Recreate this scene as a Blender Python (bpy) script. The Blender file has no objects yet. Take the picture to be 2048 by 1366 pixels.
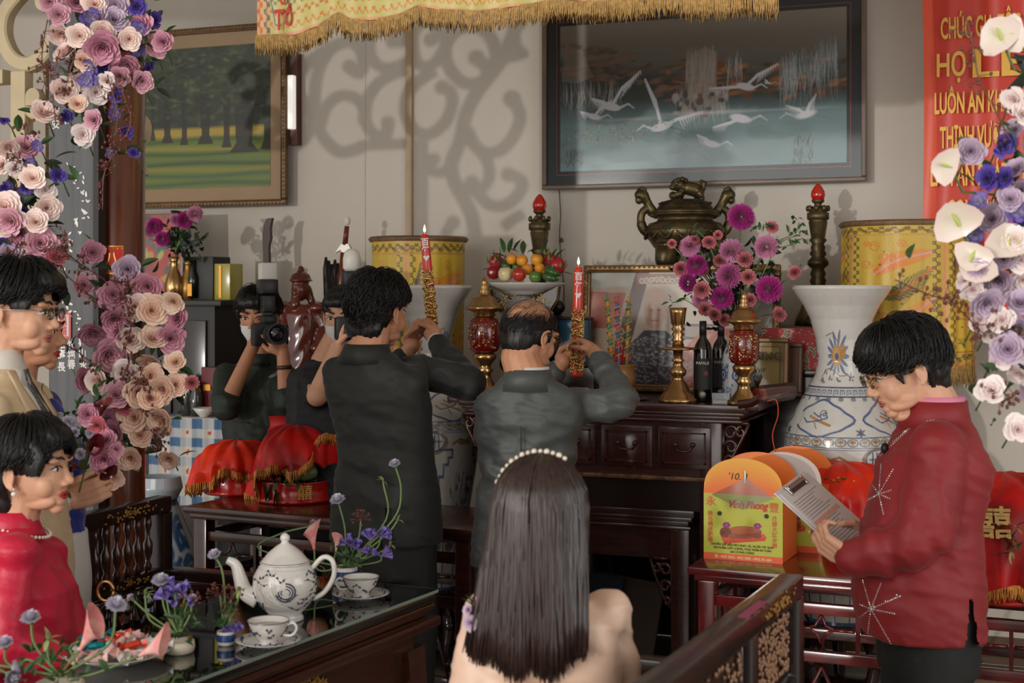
import bpy,bmesh,math,random
import numpy as np
from mathutils import Vector,Matrix,noise
random.seed(7);rng=np.random.default_rng(7)
PI=math.pi
sc=bpy.context.scene
C=sc.collection
R=math.radians
# ---------------------------------------------------------------- camera
YAW=R(21);FPX=2844.4;HZ=585.0;EYE=1.62
cd=bpy.data.cameras.new('camera');cam=bpy.data.objects.new('camera',cd);C.objects.link(cam)
cam.location=(0,0,EYE);cam.rotation_euler=(R(90),0,YAW)
cd.lens=50;cd.sensor_width=36;cd.shift_y=-(683-HZ)/2048
cd.clip_start=.05;cd.clip_end=60
cd.dof.use_dof=True;cd.dof.focus_distance=4.95;cd.dof.aperture_fstop=4.5
sc.camera=cam
# ---------------------------------------------------------------- light
w=bpy.data.worlds.new('daylight');sc.world=w;w.use_nodes=True
bg=w.node_tree.nodes['Background'];bg.inputs[0].default_value=(1.0,.965,.93,1);bg.inputs[1].default_value=1.0
KS,ES=.33,.035  # the low light that throws the fretwork shadow on the wall
sl=bpy.data.lights.new('low_sun','SUN');sun=bpy.data.objects.new('low_sun',sl);C.objects.link(sun)
sun.rotation_euler=Vector((KS,1,-ES)).to_track_quat('-Z','Y').to_euler()
sl.energy=.62;sl.angle=R(.75);sl.color=(1,.95,.88)
def area(name,loc,to,size,power,col=(1,1,1)):
    l=bpy.data.lights.new(name,'AREA');o=bpy.data.objects.new(name,l);C.objects.link(o)
    l.shape='RECTANGLE';l.size,l.size_y=size;l.energy=power;l.color=col
    o.location=loc;o.rotation_euler=(Vector(to)-Vector(loc)).to_track_quat('-Z','Y').to_euler();return o
area('doorway_daylight',(-2.6,-1.2,2.5),(-1.6,5,1.1),(3.6,2.2),95,(1,.97,.93))
area('courtyard_daylight',(2.15,2.6,1.9),(-2.2,4.2,1.2),(2.6,1.8),32,(.93,.97,1))
sc.view_settings.view_transform='Standard';sc.view_settings.look='None'
sc.view_settings.exposure=0.0;sc.view_settings.gamma=1.0;sc.view_settings.use_curve_mapping=False
# ---------------------------------------------------------------- helpers
RX=Vector((math.cos(YAW),math.sin(YAW),0));FW=Vector((-math.sin(YAW),math.cos(YAW),0));UP=Vector((0,0,1))
def ray(x,y):return FW+RX*((x-1024)/FPX)+UP*((HZ-y)/FPX)
E0=Vector((0,0,EYE))
def pY(x,y,Y):d=ray(x,y);return E0+d*(Y/d.y)
def pZ(x,y,Z):d=ray(x,y);return E0+d*((Z-EYE)/d.z)
def pD(x,y,D):return E0+ray(x,y)*D
def lin(c):
    c=np.asarray(c,float)/255.
    return np.where(c<=.04045,c/12.92,((c+.055)/1.055)**2.4)
def l4(c):return tuple(lin(c[:3]))+(1,)
MATS={}
def mat(name,col=(128,128,128),rough=.5,metal=0,var=0,vs=6,bump=0,bs=60,coat=0,vcol=False,stretch=None,emit=None,trans=0,sheen=0,rv=0,col2=None,spec=None,rnd=0):
    if name in MATS:return MATS[name]
    m=bpy.data.materials.new(name);m.use_nodes=True;MATS[name]=m
    nt=m.node_tree;N=nt.nodes;L=nt.links;b=N['Principled BSDF']
    b.inputs['Roughness'].default_value=rough;b.inputs['Metallic'].default_value=metal
    b.inputs['Coat Weight'].default_value=coat;b.inputs['Coat Roughness'].default_value=.12
    if sheen:b.inputs['Sheen Weight'].default_value=sheen;b.inputs['Sheen Roughness'].default_value=.4
    if spec is not None:b.inputs['Specular IOR Level'].default_value=spec
    if trans:b.inputs['Transmission Weight'].default_value=trans
    tc=N.new('ShaderNodeTexCoord');mp=N.new('ShaderNodeMapping');L.new(tc.outputs['Object'],mp.inputs[0])
    if stretch:mp.inputs['Scale'].default_value=stretch
    src=None
    if vcol:
        a=N.new('ShaderNodeAttribute');a.attribute_name='Col';src=a.outputs['Color']
    else:
        rgb=N.new('ShaderNodeRGB');rgb.outputs[0].default_value=l4(col);src=rgb.outputs[0]
    if var or col2:
        n=N.new('ShaderNodeTexNoise');n.inputs['Scale'].default_value=vs;n.inputs['Detail'].default_value=5;L.new(mp.outputs[0],n.inputs[0])
        mx=N.new('ShaderNodeMix');mx.data_type='RGBA';
        rp=N.new('ShaderNodeMapRange');rp.inputs[1].default_value=.35;rp.inputs[2].default_value=.65;L.new(n.outputs[0],rp.inputs[0])
        if col2:
            L.new(rp.outputs[0],mx.inputs[0]);L.new(src,mx.inputs[6]);mx.inputs[7].default_value=l4(col2)
        else:
            mx.blend_type='MULTIPLY';mx.inputs[0].default_value=1;L.new(src,mx.inputs[6])
            cr=N.new('ShaderNodeMapRange');cr.inputs[3].default_value=1-var;cr.inputs[4].default_value=1+var*.5;L.new(rp.outputs[0],cr.inputs[0]);L.new(cr.outputs[0],mx.inputs[7])
        src=mx.outputs[2]
        if rv:
            r2=N.new('ShaderNodeMapRange');r2.inputs[3].default_value=rough-rv;r2.inputs[4].default_value=rough+rv;L.new(n.outputs[0],r2.inputs[0]);L.new(r2.outputs[0],b.inputs['Roughness'])
    if rnd:
        oi=N.new('ShaderNodeObjectInfo');hs=N.new('ShaderNodeHueSaturation');r3=N.new('ShaderNodeMapRange')
        r3.inputs[3].default_value=1-rnd;r3.inputs[4].default_value=1+rnd;L.new(oi.outputs['Random'],r3.inputs[0]);L.new(r3.outputs[0],hs.inputs['Value']);L.new(src,hs.inputs['Color']);src=hs.outputs[0]
    L.new(src,b.inputs['Base Color'])
    if bump:
        n2=N.new('ShaderNodeTexNoise');n2.inputs['Scale'].default_value=bs;n2.inputs['Detail'].default_value=4;L.new(mp.outputs[0],n2.inputs[0])
        bp=N.new('ShaderNodeBump');bp.inputs['Strength'].default_value=bump;bp.inputs['Distance'].default_value=.01;L.new(n2.outputs[0],bp.inputs['Height']);L.new(bp.outputs[0],b.inputs['Normal'])
    if emit:b.inputs['Emission Color'].default_value=l4(emit[0]);b.inputs['Emission Strength'].default_value=emit[1]
    return m
def glass(name,tint=(235,240,240),fac=.06,rough=.03):
    if name in MATS:return MATS[name]
    m=bpy.data.materials.new(name);m.use_nodes=True;MATS[name]=m;N=m.node_tree.nodes;L=m.node_tree.links;N.clear()
    o=N.new('ShaderNodeOutputMaterial');t=N.new('ShaderNodeBsdfTransparent');g=N.new('ShaderNodeBsdfGlossy');mx=N.new('ShaderNodeMixShader');f=N.new('ShaderNodeFresnel')
    t.inputs[0].default_value=l4(tint);g.inputs['Roughness'].default_value=rough;f.inputs[0].default_value=1.5
    ad=N.new('ShaderNodeMath');ad.operation='ADD';ad.inputs[1].default_value=fac;L.new(f.outputs[0],ad.inputs[0])
    L.new(ad.outputs[0],mx.inputs[0]);L.new(t.outputs[0],mx.inputs[1]);L.new(g.outputs[0],mx.inputs[2]);L.new(mx.outputs[0],o.inputs[0]);return m
def wmat(o):
    m=o.matrix_basis.copy()
    if o.parent:m=wmat(o.parent)@m
    return m
def thing(name,label=None,cat=None,loc=(0,0,0),rz=0,group=None,kind=None,parent=None):
    o=bpy.data.objects.new(name,None);C.objects.link(o);o.empty_display_size=.1
    o.location=loc;o.rotation_euler=(0,0,rz)
    if parent:o.parent=parent
    return tag(o,label,cat,group,kind)
def tag(o,label=None,cat=None,group=None,kind=None):
    if label:o['label']=label
    if cat:o['category']=cat
    if group:o['group']=group
    if kind:o['kind']=kind
    return o
def link_mesh(name,me,m,parent=None,world=True,smooth=True,label=None,cat=None,group=None,kind=None,origin=None):
    """me verts are in world space (or in the parent's space when world=False)"""
    if m is not None:me.materials.append(m)
    if smooth:me.polygons.foreach_set('use_smooth',[True]*len(me.polygons))
    o=bpy.data.objects.new(name,me);C.objects.link(o)
    if parent is not None:
        o.parent=parent
        if world:me.transform(wmat(parent).inverted())
    else:
        n=len(me.vertices);co=np.empty(n*3);me.vertices.foreach_get('co',co);co=co.reshape(-1,3)
        b=origin or((co[:,0].min()+co[:,0].max())/2,(co[:,1].min()+co[:,1].max())/2,co[:,2].min())
        me.transform(Matrix.Translation(-Vector(b)));o.location=b
    return tag(o,label,cat,group,kind)
def rot(ax,a):return Matrix.Rotation(a,4,ax)
def TR(v):return Matrix.Translation(Vector(v))
def frame(z,x=None):
    z=Vector(z).normalized();x=Vector(x) if x is not None else(Vector((1,0,0)) if abs(z.x)<.9 else Vector((0,1,0)))
    y=z.cross(x).normalized();x=y.cross(z).normalized();return Matrix((x,y,z)).transposed()
class MB:
    def __init__(s,M=None):s.v=[];s.f=[];s.M=M or Matrix();s.smooth=True;s.col=None
    def add(s,vs,fs,M=None):
        k=len(s.v);T=s.M@M if M is not None else s.M
        s.v+=[tuple(T@Vector(p)) for p in vs];s.f+=[tuple(i+k for i in f) for f in fs];return s
    def box(s,a,b,M=None,bev=0):
        x0,y0,z0=a;x1,y1,z1=b
        if bev:
            t=bmesh.new();bmesh.ops.create_cube(t,size=1)
            for v in t.verts:v.co=Vector(((x0+x1)/2+v.co.x*(x1-x0),(y0+y1)/2+v.co.y*(y1-y0),(z0+z1)/2+v.co.z*(z1-z0)))
            bmesh.ops.bevel(t,geom=t.edges[:],offset=bev,segments=2,profile=.6,affect='EDGES')
            t.verts.ensure_lookup_table();s.add([v.co for v in t.verts],[[v.index for v in f.verts] for f in t.faces],M);t.free();return s
        return s.add([(x0,y0,z0),(x1,y0,z0),(x1,y1,z0),(x0,y1,z0),(x0,y0,z1),(x1,y0,z1),(x1,y1,z1),(x0,y1,z1)],
                     [(0,3,2,1),(4,5,6,7),(0,1,5,4),(1,2,6,5),(2,3,7,6),(3,0,4,7)],M)
    def lathe(s,prof,n=24,M=None,cap=True,wob=None):
        vs=[];fs=[];m=len(prof)
        for j,(r,z) in enumerate(prof):
            for i in range(n):
                a=2*PI*i/n;q=r*(wob(a,z) if wob else 1);vs.append((q*math.cos(a),q*math.sin(a),z))
        for j in range(m-1):
            for i in range(n):fs.append((j*n+i,j*n+(i+1)%n,(j+1)*n+(i+1)%n,(j+1)*n+i))
        if cap:
            if prof[0][0]>1e-5:fs.append(tuple(reversed(range(n))))
            if prof[-1][0]>1e-5:fs.append(tuple((m-1)*n+i for i in range(n)))
        return s.add(vs,fs,M)
    def tube(s,pts,r,n=8,M=None,cap=True,flat=1,up=None):
        pts=[Vector(p) for p in pts];m=len(pts)
        rs=r if hasattr(r,'__len__') else[r]*m
        vs=[];fs=[];x=Vector(up) if up is not None else None
        for j,p in enumerate(pts):
            t=(pts[min(j+1,m-1)]-pts[max(j-1,0)])
            if t.length<1e-9:t=Vector((0,0,1))
            t.normalize()
            if x is None:x=Vector((0,0,1)) if abs(t.z)<.9 else Vector((1,0,0))
            x=(x-t*x.dot(t))
            if x.length<1e-6:x=t.orthogonal()
            x.normalize();y=t.cross(x)
            for i in range(n):
                a=2*PI*i/n;vs.append(p+(x*math.cos(a)*flat+y*math.sin(a))*rs[j])
        for j in range(m-1):
            for i in range(n):fs.append((j*n+i,j*n+(i+1)%n,(j+1)*n+(i+1)%n,(j+1)*n+i))
        if cap:fs.append(tuple(reversed(range(n))));fs.append(tuple((m-1)*n+i for i in range(n)))
        return s.add(vs,fs,M)
    def ell(s,c,r,M=None,n=16,m=10,R_=None):
        if not hasattr(r,'__len__'):r=(r,r,r)
        vs=[(0,0,-1)];fs=[]
        for j in range(1,m):
            t=PI*j/m
            for i in range(n):a=2*PI*i/n;vs.append((math.sin(t)*math.cos(a),math.sin(t)*math.sin(a),-math.cos(t)))
        vs.append((0,0,1));k=len(vs)-1
        for i in range(n):fs.append((0,1+(i+1)%n,1+i));fs.append((k,k-n+i,k-n+(i+1)%n))
        for j in range(m-2):
            for i in range(n):a=1+j*n;fs.append((a+i,a+(i+1)%n,a+n+(i+1)%n,a+n+i))
        T=TR(c)@(R_ if R_ is not None else Matrix())@Matrix.Diagonal((*r,1))
        return s.add(vs,fs,M@T if M is not None else T)
    def limb(s,pts,rs,M=None,n=14):
        """rounded tapered chain"""
        s.tube(pts,rs,n,M)
        for p,r in zip(pts,rs):s.ell(p,r,M,n,8)
        return s
    def prism(s,poly,z0,z1,M=None):
        n=len(poly);vs=[(x,y,z0) for x,y in poly]+[(x,y,z1) for x,y in poly]
        fs=[tuple(reversed(range(n))),tuple(range(n,2*n))]+[(i,(i+1)%n,n+(i+1)%n,n+i) for i in range(n)]
        return s.add(vs,fs,M)
    def loft(s,secs,n=28,M=None):
        """secs: (cx,cy,z,a,b[,pw]) stacked rings"""
        vs=[];fs=[]
        for q in secs:
            cx,cy,z,a,b=q[:5];pw=q[5] if len(q)>5 else 2
            for i in range(n):
                t=2*PI*i/n;c,d=math.cos(t),math.sin(t)
                vs.append((cx+a*math.copysign(abs(c)**(2/pw),c),cy+b*math.copysign(abs(d)**(2/pw),d),z))
        m=len(secs)
        for j in range(m-1):
            for i in range(n):fs.append((j*n+i,j*n+(i+1)%n,(j+1)*n+(i+1)%n,(j+1)*n+i))
        fs.append(tuple(reversed(range(n))));fs.append(tuple((m-1)*n+i for i in range(n)))
        return s.add(vs,fs,M)
    def mesh(s,name):
        me=bpy.data.meshes.new(name);me.from_pydata(s.v,[],s.f);me.update();return me
    def obj(s,name,m,parent=None,world=True,smooth=True,**k):
        me=s.mesh(name)
        if smooth=='auto':
            o=link_mesh(name,me,m,parent,world,True,**k)
            try:me.set_sharp_from_angle(angle=R(35))
            except Exception:pass
            return o
        return link_mesh(name,me,m,parent,world,smooth,**k)
def fast_mesh(name,V,Q):
    me=bpy.data.meshes.new(name);V=np.asarray(V,np.float32);Q=np.asarray(Q,np.int32);k=Q.shape[1]
    me.vertices.add(len(V));me.vertices.foreach_set('co',V.ravel());me.loops.add(Q.size);me.loops.foreach_set('vertex_index',Q.ravel())
    me.polygons.add(len(Q));me.polygons.foreach_set('loop_start',np.arange(0,Q.size,k,dtype=np.int32));
    me.update(calc_edges=True);me.validate();return me
def setcol(me,col):
    a=me.color_attributes.new('Col','FLOAT_COLOR','POINT');n=len(me.vertices);c=np.ones((n,4),np.float32);c[:,:3]=col;a.data.foreach_set('color',c.ravel())
def grid(name,U,V_,fn,img=None,closed=False):
    """fn(u,v)->(x,y,z) arrays, u,v in 0..1; img: Canvas sampled with v=0 at its top"""
    us=np.linspace(0,1,U+1)[:U if closed else U+1];vs=np.linspace(0,1,V_+1);uu,vv=np.meshgrid(us,vs)
    P=np.stack(fn(uu.ravel(),vv.ravel()),-1);nu=len(us);j,i=np.meshgrid(np.arange(V_),np.arange(U),indexing='ij');i2=(i+1)%nu
    Q=np.stack([j*nu+i,(j+1)*nu+i,(j+1)*nu+i2,j*nu+i2],-1).reshape(-1,4)
    me=fast_mesh(name,P,Q)
    if img is not None:
        h,w_=img.a.shape[:2];X=np.clip((uu.ravel()*w_).astype(int),0,w_-1);Y=np.clip((vv.ravel()*h).astype(int),0,h-1);setcol(me,img.a[Y,X])
    return me
def fuse(mb,voxel=.004,sm=3,fac=.5):
    me=mb.mesh('tmp');o=bpy.data.objects.new('tmp',me);C.objects.link(o)
    md=o.modifiers.new('r','REMESH');md.mode='VOXEL';md.voxel_size=voxel
    if sm:ms=o.modifiers.new('s','SMOOTH');ms.iterations=sm;ms.factor=fac
    dg=bpy.context.evaluated_depsgraph_get();ev=o.evaluated_get(dg);m2=bpy.data.meshes.new_from_object(ev)
    bpy.data.objects.remove(o);bpy.data.meshes.remove(me);return m2
def getco(me):
    co=np.empty(len(me.vertices)*3);me.vertices.foreach_get('co',co);return co.reshape(-1,3)
def setco(me,co):me.vertices.foreach_set('co',co.ravel());me.update()
def normals(me):
    n=np.empty(len(me.vertices)*3);me.vertices.foreach_get('normal',n);return n.reshape(-1,3)
def delverts(me,mask):
    b=bmesh.new();b.from_mesh(me);b.verts.ensure_lookup_table();bmesh.ops.delete(b,geom=[v for v,q in zip(b.verts,mask) if q],context='VERTS');b.to_mesh(me);b.free()
# cheap smooth noise on arrays
_G=rng.random((64,64))*2-1
def n2(x,y,oct=3):
    r=0;a=1;s=0
    for k in range(oct):
        xi=np.floor(x).astype(int);yi=np.floor(y).astype(int);fx=x-xi;fy=y-yi;fx=fx*fx*(3-2*fx);fy=fy*fy*(3-2*fy)
        g=lambda i,j:_G[(i+17*k)%64,(j+29*k)%64]
        r=r+a*((g(xi,yi)*(1-fx)+g(xi+1,yi)*fx)*(1-fy)+(g(xi,yi+1)*(1-fx)+g(xi+1,yi+1)*fx)*fy);s+=a;a*=.5;x=x*2.03;y=y*2.03
    return r/s
class Canvas:
    """flat print painted in code; becomes the colour attribute of a dense sheet"""
    def __init__(s,w,h,col=(255,255,255)):
        s.w,s.h=w,h;s.a=np.empty((h,w,3));s.a[:]=lin(col);s.Y,s.X=np.mgrid[0:h,0:w].astype(float)
    def mix(s,m,col,box=None):
        c=lin(col) if not isinstance(col,np.ndarray) else col;m=np.clip(m,0,1)[...,None]
        if box:y0,y1,x0,x1=box;s.a[y0:y1,x0:x1]=s.a[y0:y1,x0:x1]*(1-m)+c*m
        else:s.a=s.a*(1-m)+c*m
    def _box(s,x0,x1,y0,y1):
        return max(0,int(y0)-1),min(s.h,int(y1)+3),max(0,int(x0)-1),min(s.w,int(x1)+3)
    def rect(s,x0,y0,x1,y1,col,al=1):
        b=s._box(x0+1,x1-3,y0+1,y1-3)
        if b[0]<b[1] and b[2]<b[3]:s.mix(np.full((b[1]-b[0],b[3]-b[2]),al),col,b)
    def ell(s,cx,cy,rx,ry,col,al=1,soft=1.,ang=0):
        m=max(rx,ry)+soft+1;b=s._box(cx-m,cx+m,cy-m,cy+m)
        if b[0]>=b[1] or b[2]>=b[3]:return
        X=s.X[b[0]:b[1],b[2]:b[3]]-cx;Y=s.Y[b[0]:b[1],b[2]:b[3]]-cy;c,d=math.cos(ang),math.sin(ang)
        q=np.sqrt(((X*c+Y*d)/rx)**2+((-X*d+Y*c)/ry)**2);s.mix((1-q)*min(rx,ry)/soft*al,col,b) if soft>1 else s.mix(np.clip((1-q)*min(rx,ry)+.5,0,1)*al,col,b)
    def poly(s,pts,col,al=1):
        xs=[p[0] for p in pts];ys=[p[1] for p in pts];b=s._box(min(xs),max(xs),min(ys),max(ys))
        if b[0]>=b[1] or b[2]>=b[3]:return
        X=s.X[b[0]:b[1],b[2]:b[3]];Y=s.Y[b[0]:b[1],b[2]:b[3]];ins=np.zeros(X.shape,bool);n=len(pts)
        for i in range(n):
            (x0,y0),(x1,y1)=pts[i],pts[(i+1)%n]
            if y0==y1:continue
            ins^=((y0>Y)!=(y1>Y))&(X<(x1-x0)*(Y-y0)/(y1-y0)+x0)
        s.mix(ins*float(al),col,b)
    def line(s,pts,w,col,al=1):
        w=w if hasattr(w,'__len__') else[w]*len(pts)
        for k in range(len(pts)-1):
            (x0,y0),(x1,y1)=pts[k],pts[k+1];r=max(w[k],w[k+1])/2
            b=s._box(min(x0,x1)-r-1,max(x0,x1)+r+1,min(y0,y1)-r-1,max(y0,y1)+r+1)
            if b[0]>=b[1] or b[2]>=b[3]:continue
            X=s.X[b[0]:b[1],b[2]:b[3]];Y=s.Y[b[0]:b[1],b[2]:b[3]];dx,dy=x1-x0,y1-y0;L2=dx*dx+dy*dy+1e-9
            t=np.clip(((X-x0)*dx+(Y-y0)*dy)/L2,0,1);d=np.hypot(X-x0-t*dx,Y-y0-t*dy);rr=(w[k]*(1-t)+w[k+1]*t)/2
            s.mix(np.clip(rr-d+.5,0,1)*al,col,b)
    def curl(s,cx,cy,r,w,col,turns=1.2,a0=0,dirn=1,al=1):
        p=[]
        for i in range(int(14*turns)+2):
            t=i/(14*turns+1);a=a0+dirn*t*turns*2*PI;q=r*(1-.75*t);p.append((cx+q*math.cos(a),cy+q*math.sin(a)))
        s.line(p,w,col,al)
def spl(pts,k=6):
    """Catmull-Rom through points"""
    P=[Vector(p) for p in pts];P=[P[0]*2-P[1]]+P+[P[-1]*2-P[-2]];o=[]
    for i in range(1,len(P)-2):
        for j in range(k):
            t=j/k;a,b,c,d=P[i-1:i+3];o.append(.5*((2*b)+(c-a)*t+(2*a-5*b+4*c-d)*t*t+(3*b-a-3*c+d)*t**3))
    o.append(P[-2]);return o
def dup(root,loc=None,rz=None,parent=None,label=None,group=None,scale=None,rotm=None):
    r=root.copy();C.objects.link(r)
    if parent is not None:r.parent=parent
    if loc is not None:r.location=loc
    if rz is not None:r.rotation_euler=(0,0,rz)
    if rotm is not None:r.rotation_euler=rotm.to_euler()
    if scale is not None:r.scale=scale if hasattr(scale,'__len__') else(scale,)*3
    if label:r['label']=label
    if group:r['group']=group
    for ch in list(root.children):
        c=ch.copy();C.objects.link(c);c.parent=r
        for g in list(ch.children):d=g.copy();C.objects.link(d);d.parent=c
    return r
def text(s,size,M,m,name='lettering',parent=None,depth=.0006,bold=0,sx=1,world=True,align='CENTER',shear=0,res=3):
    """letters in the local XY plane of M (x right, y up)"""
    cu=bpy.data.curves.new('t','FONT');cu.body=s;cu.size=size;cu.extrude=depth;cu.offset=bold;cu.align_x=align;cu.align_y='CENTER';cu.resolution_u=res;cu.shear=shear
    o=bpy.data.objects.new('t',cu);C.objects.link(o);dg=bpy.context.evaluated_depsgraph_get();dg.update()
    me=bpy.data.meshes.new_from_object(o.evaluated_get(dg));bpy.data.objects.remove(o)
    me.materials.clear();me.transform(M@Matrix.Diagonal((sx,1,1,1)))
    return link_mesh(name,me,m,parent,world,False)
# ================================================================ SETTING
WY=6.55
M_wall=mat('cream_wall_paint',(206,198,186),.75,var=.06,vs=1.3,bump=.05,bs=25)
M_gold_trim=mat('pale_wood_trim',(176,150,120),.5,var=.1)
M_ceil=mat('white_ceiling_paint',(212,206,196),.8)
M_cream=mat('cream_painted_wood',(196,178,142),.45,var=.12,vs=8,bump=.1,bs=30)
MB().box((-6.4,WY,0),(2.6,WY+.2,3.7)).obj('wall_back',M_wall,smooth=False,kind='structure')
MB().box((-6.5,4.6,0),(-6.3,WY,3.7)).box((-6.5,-1.8,3.3),(-6.3,4.6,3.7)).obj('wall_left',M_wall,smooth=False,kind='structure')
wr=MB().box((2.4,3.9,0),(2.6,WY,3.7)).box((2.4,-1.8,2.9),(2.6,3.9,3.7)).box((2.4,-1.8,0),(2.6,1.2,2.9)).obj('wall_right',M_wall,smooth=False,kind='structure')
MB().box((-6.5,-1.8,3.7),(2.6,WY+.2,3.85)).obj('ceiling',M_ceil,smooth=False,kind='structure')
fl=thing('floor',kind='structure');
M_grout=mat('grey_grout',(120,112,100),.8);MB().box((-6.5,-1.8,-.1),(2.6,WY,-.004)).obj('slab',M_grout,fl,smooth=False)
M_tile=mat('beige_floor_tile',(168,152,128),.18,var=.12,vs=3,rnd=.05)
tb=MB().box((-.198,-.198,-.004),(.198,.198,0)).mesh('tile');tb.materials.append(M_tile)
for i in range(-9,6):
    for j in range(4,16):
        o=bpy.data.objects.new('tile',tb);C.objects.link(o);o.parent=fl;o.location=(i*.4+.1,j*.4+.22,0)
MB().box((-6.3,WY-.015,0),(2.4,WY,.12)).obj('baseboard_back',mat('brown_baseboard',(96,66,48),.4),smooth=False,kind='structure')
# slim vertical trims on the back wall
a=pY(820,300,WY);MB().box((a.x-.018,WY-.02,.12),(a.x+.018,WY,3.7)).obj('trim_1',M_gold_trim,smooth=False,kind='structure')
a=pY(729,300,WY);MB().box((a.x-.006,WY-.004,.12),(a.x+.006,WY,3.7)).obj('trim_2',M_wall,smooth=False,kind='structure')
# ---- scrolled fretwork between the columns (its shadow falls on the back wall)
YF=4.42
def fretpt(cx,cy):  # a point of the shadow on the wall -> the point of the fretwork that throws it
    p=pY(500+cx/3.035,cy/3.035,WY);return(p.x-KS*(WY-YF),p.z+ES*(WY-YF))
def strip_mesh(mb,pts,wd,yc=YF,th=.045):
    P=spl([(x,y,0) for x,y in pts],5);n=len(P);wd=wd if hasattr(wd,'__len__') else[wd]*2
    vs=[];fs=[]
    for i,p in enumerate(P):
        t=P[min(i+1,n-1)]-P[max(i-1,0)];t.normalize();nn=Vector((-t.y,t.x,0));h=(wd[0]+(wd[1]-wd[0])*i/(n-1))/2
        a,b=p+nn*h,p-nn*h;e=h*.25;a2,b2=p+nn*(h-e),p-nn*(h-e)
        vs+=[(a.x,yc-th/2+e,a.y),(a2.x,yc-th/2,a2.y),(b2.x,yc-th/2,b2.y),(b.x,yc-th/2+e,b.y),(b.x,yc+th/2,b.y),(a.x,yc+th/2,a.y)]
    for i in range(n-1):
        for k in range(6):fs.append((i*6+k,i*6+(k+1)%6,i*6+6+(k+1)%6,i*6+6+k))
    fs+=[(0,1,2,3,4,5),tuple(reversed([(n-1)*6+k for k in range(6)]))]
    mb.add(vs,fs)
fr=thing('arch_fretwork','cream carved wooden scroll fretwork hanging left of the dark column','fretwork',(-4.0,YF,1.8))
SC=[([(600,405),(665,445),(690,380),(660,280),(580,255),(480,310),(415,440),(395,600),(400,720),(450,840),(540,920),(620,915),(690,885)],.062),
 ([(690,725),(690,650),(630,590),(540,585),(465,650),(430,760)],.058),([(835,745),(830,815),(760,820),(705,740),(712,620),(770,515),(870,450),(960,425)],.058),
 ([(860,255),(930,250),(930,150),(800,130),(735,230),(735,340),(800,410),(900,400),(965,370)],.055),([(1095,245),(1150,200),(1080,130),(1000,200),(1000,330),(1040,400),(1120,385),(1185,280),(1250,120)],.055),
 ([(1372,350),(1440,420),(1400,500),(1290,500),(1205,400),(1190,290),(1240,200),(1340,160),(1440,200),(1490,300),(1480,400),(1400,520)],.06),
 ([(1690,60),(1610,180),(1580,290),(1480,430),(1380,560),(1310,700),(1280,850),(1225,990),(1240,1100),(1300,1210),(1350,1320),(1370,1440)],.066),
 ([(1165,535),(1220,560),(1225,650),(1180,750),(1090,815),(1000,790),(945,690),(955,580),(1030,490),(1120,430)],.058),
 ([(1590,595),(1640,700),(1610,810),(1540,900),(1450,930),(1370,890),(1320,790)],.058),([(1110,965),(1085,1020),(1150,1050),(1225,1010)],.052),
 ([(1370,890),(1435,970),(1455,1070),(1400,1150),(1345,1100)],.052),([(1570,1055),(1650,1100),(1630,1180),(1550,1245),(1450,1240),(1370,1160),(1300,1130)],.056),
 ([(1600,250),(1640,330),(1570,350),(1500,330)],.05),([(1590,200),(1560,290),(1600,340),(1680,320)],.045),
 ([(1230,1360),(1190,1420),(1230,1480)],.05),([(1540,1380),(1600,1330),(1660,1300)],.05),
 ([(290,480),(340,400),(420,330),(500,280)],.06),([(290,560),(350,640),(400,700)],.055),([(300,640),(375,700),(360,800),(290,880),(180,890),(60,860)],.06),([(60,800),(100,700),(200,690),(230,780),(170,830)],.06),([(280,330),(200,420),(150,540),(100,700)],.06),([(-60,500),(20,420),(120,450),(120,560),(40,590)],.06)]
BALLS=[(600,405,46),(690,725,42),(835,745,44),(865,250,46),(1095,240,46),(1372,350,50),(1165,530,46),(1588,600,55),(1112,968,42),(1345,1105,42),(1568,1060,46),(1230,1350,44),(1600,240,42),(290,570,40),(170,830,40),(40,590,44)]
for pts,wd in SC:
    b=MB();strip_mesh(b,[fretpt(*p) for p in pts],wd);b.obj('scroll',M_cream,fr,smooth='auto')
for x,y,r in BALLS:
    px,pz=fretpt(x,y);rr=r/3.035/395*.95;b=MB();b.lathe([(rr*.8,-.0235),(rr,-.012),(rr,.0235)],20,TR((px,YF,pz))@rot('X',R(90)));b.obj('scroll_end',M_cream,fr,smooth=False)
b=MB()
for q_,(x0,y0,x1,y1) in enumerate([(1000,850,1075,1500),(690,850,960,905),(1000,1440,1600,1500),(-1500,-420,1600,-330)]):
    (ax,az),(bx,bz)=fretpt(x0,y0),fretpt(x1,y1);b=MB();b.box((min(ax,bx),YF-.025-q_*.0015,min(az,bz)),(max(ax,bx),YF+.025+q_*.0015,max(az,bz)),bev=.005);b.obj('rail',M_cream,fr,smooth=False)
# ---- dark round column, inlaid board in front of it
M_lac=mat('brown_lacquered_timber',(92,46,30),.22,var=.35,vs=5,coat=.4,stretch=(4,4,.6))
cp=pY(238,600,4.1);colm=thing('column','round brown lacquered wooden column behind the inlaid board','column',(cp.x,cp.y,0))
MB(TR(cp*1)@TR((0,0,-cp.z))).lathe([(.09,.12),(.088,1.0),(.088,3.7)],40).obj('shaft',M_lac,colm)
MB(TR((cp.x,cp.y,0))).lathe([(.15,0),(.15,.05),(.13,.08),(.11,.12)],40).obj('base',mat('grey_stone',(120,115,108),.6),colm)
bl=pY(97,600,3.96);br=pY(188,600,3.96);wb=br.x-bl.x
M_board=mat('grey_black_lacquered_board',(84,84,86),.3,var=.25,vs=4,stretch=(10,10,.8),coat=.3)
bd=thing('inlaid_board','tall grey lacquered board with pearl inlaid characters, fixed before the brown column','board',((bl.x+br.x)/2,3.96,0))
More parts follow.
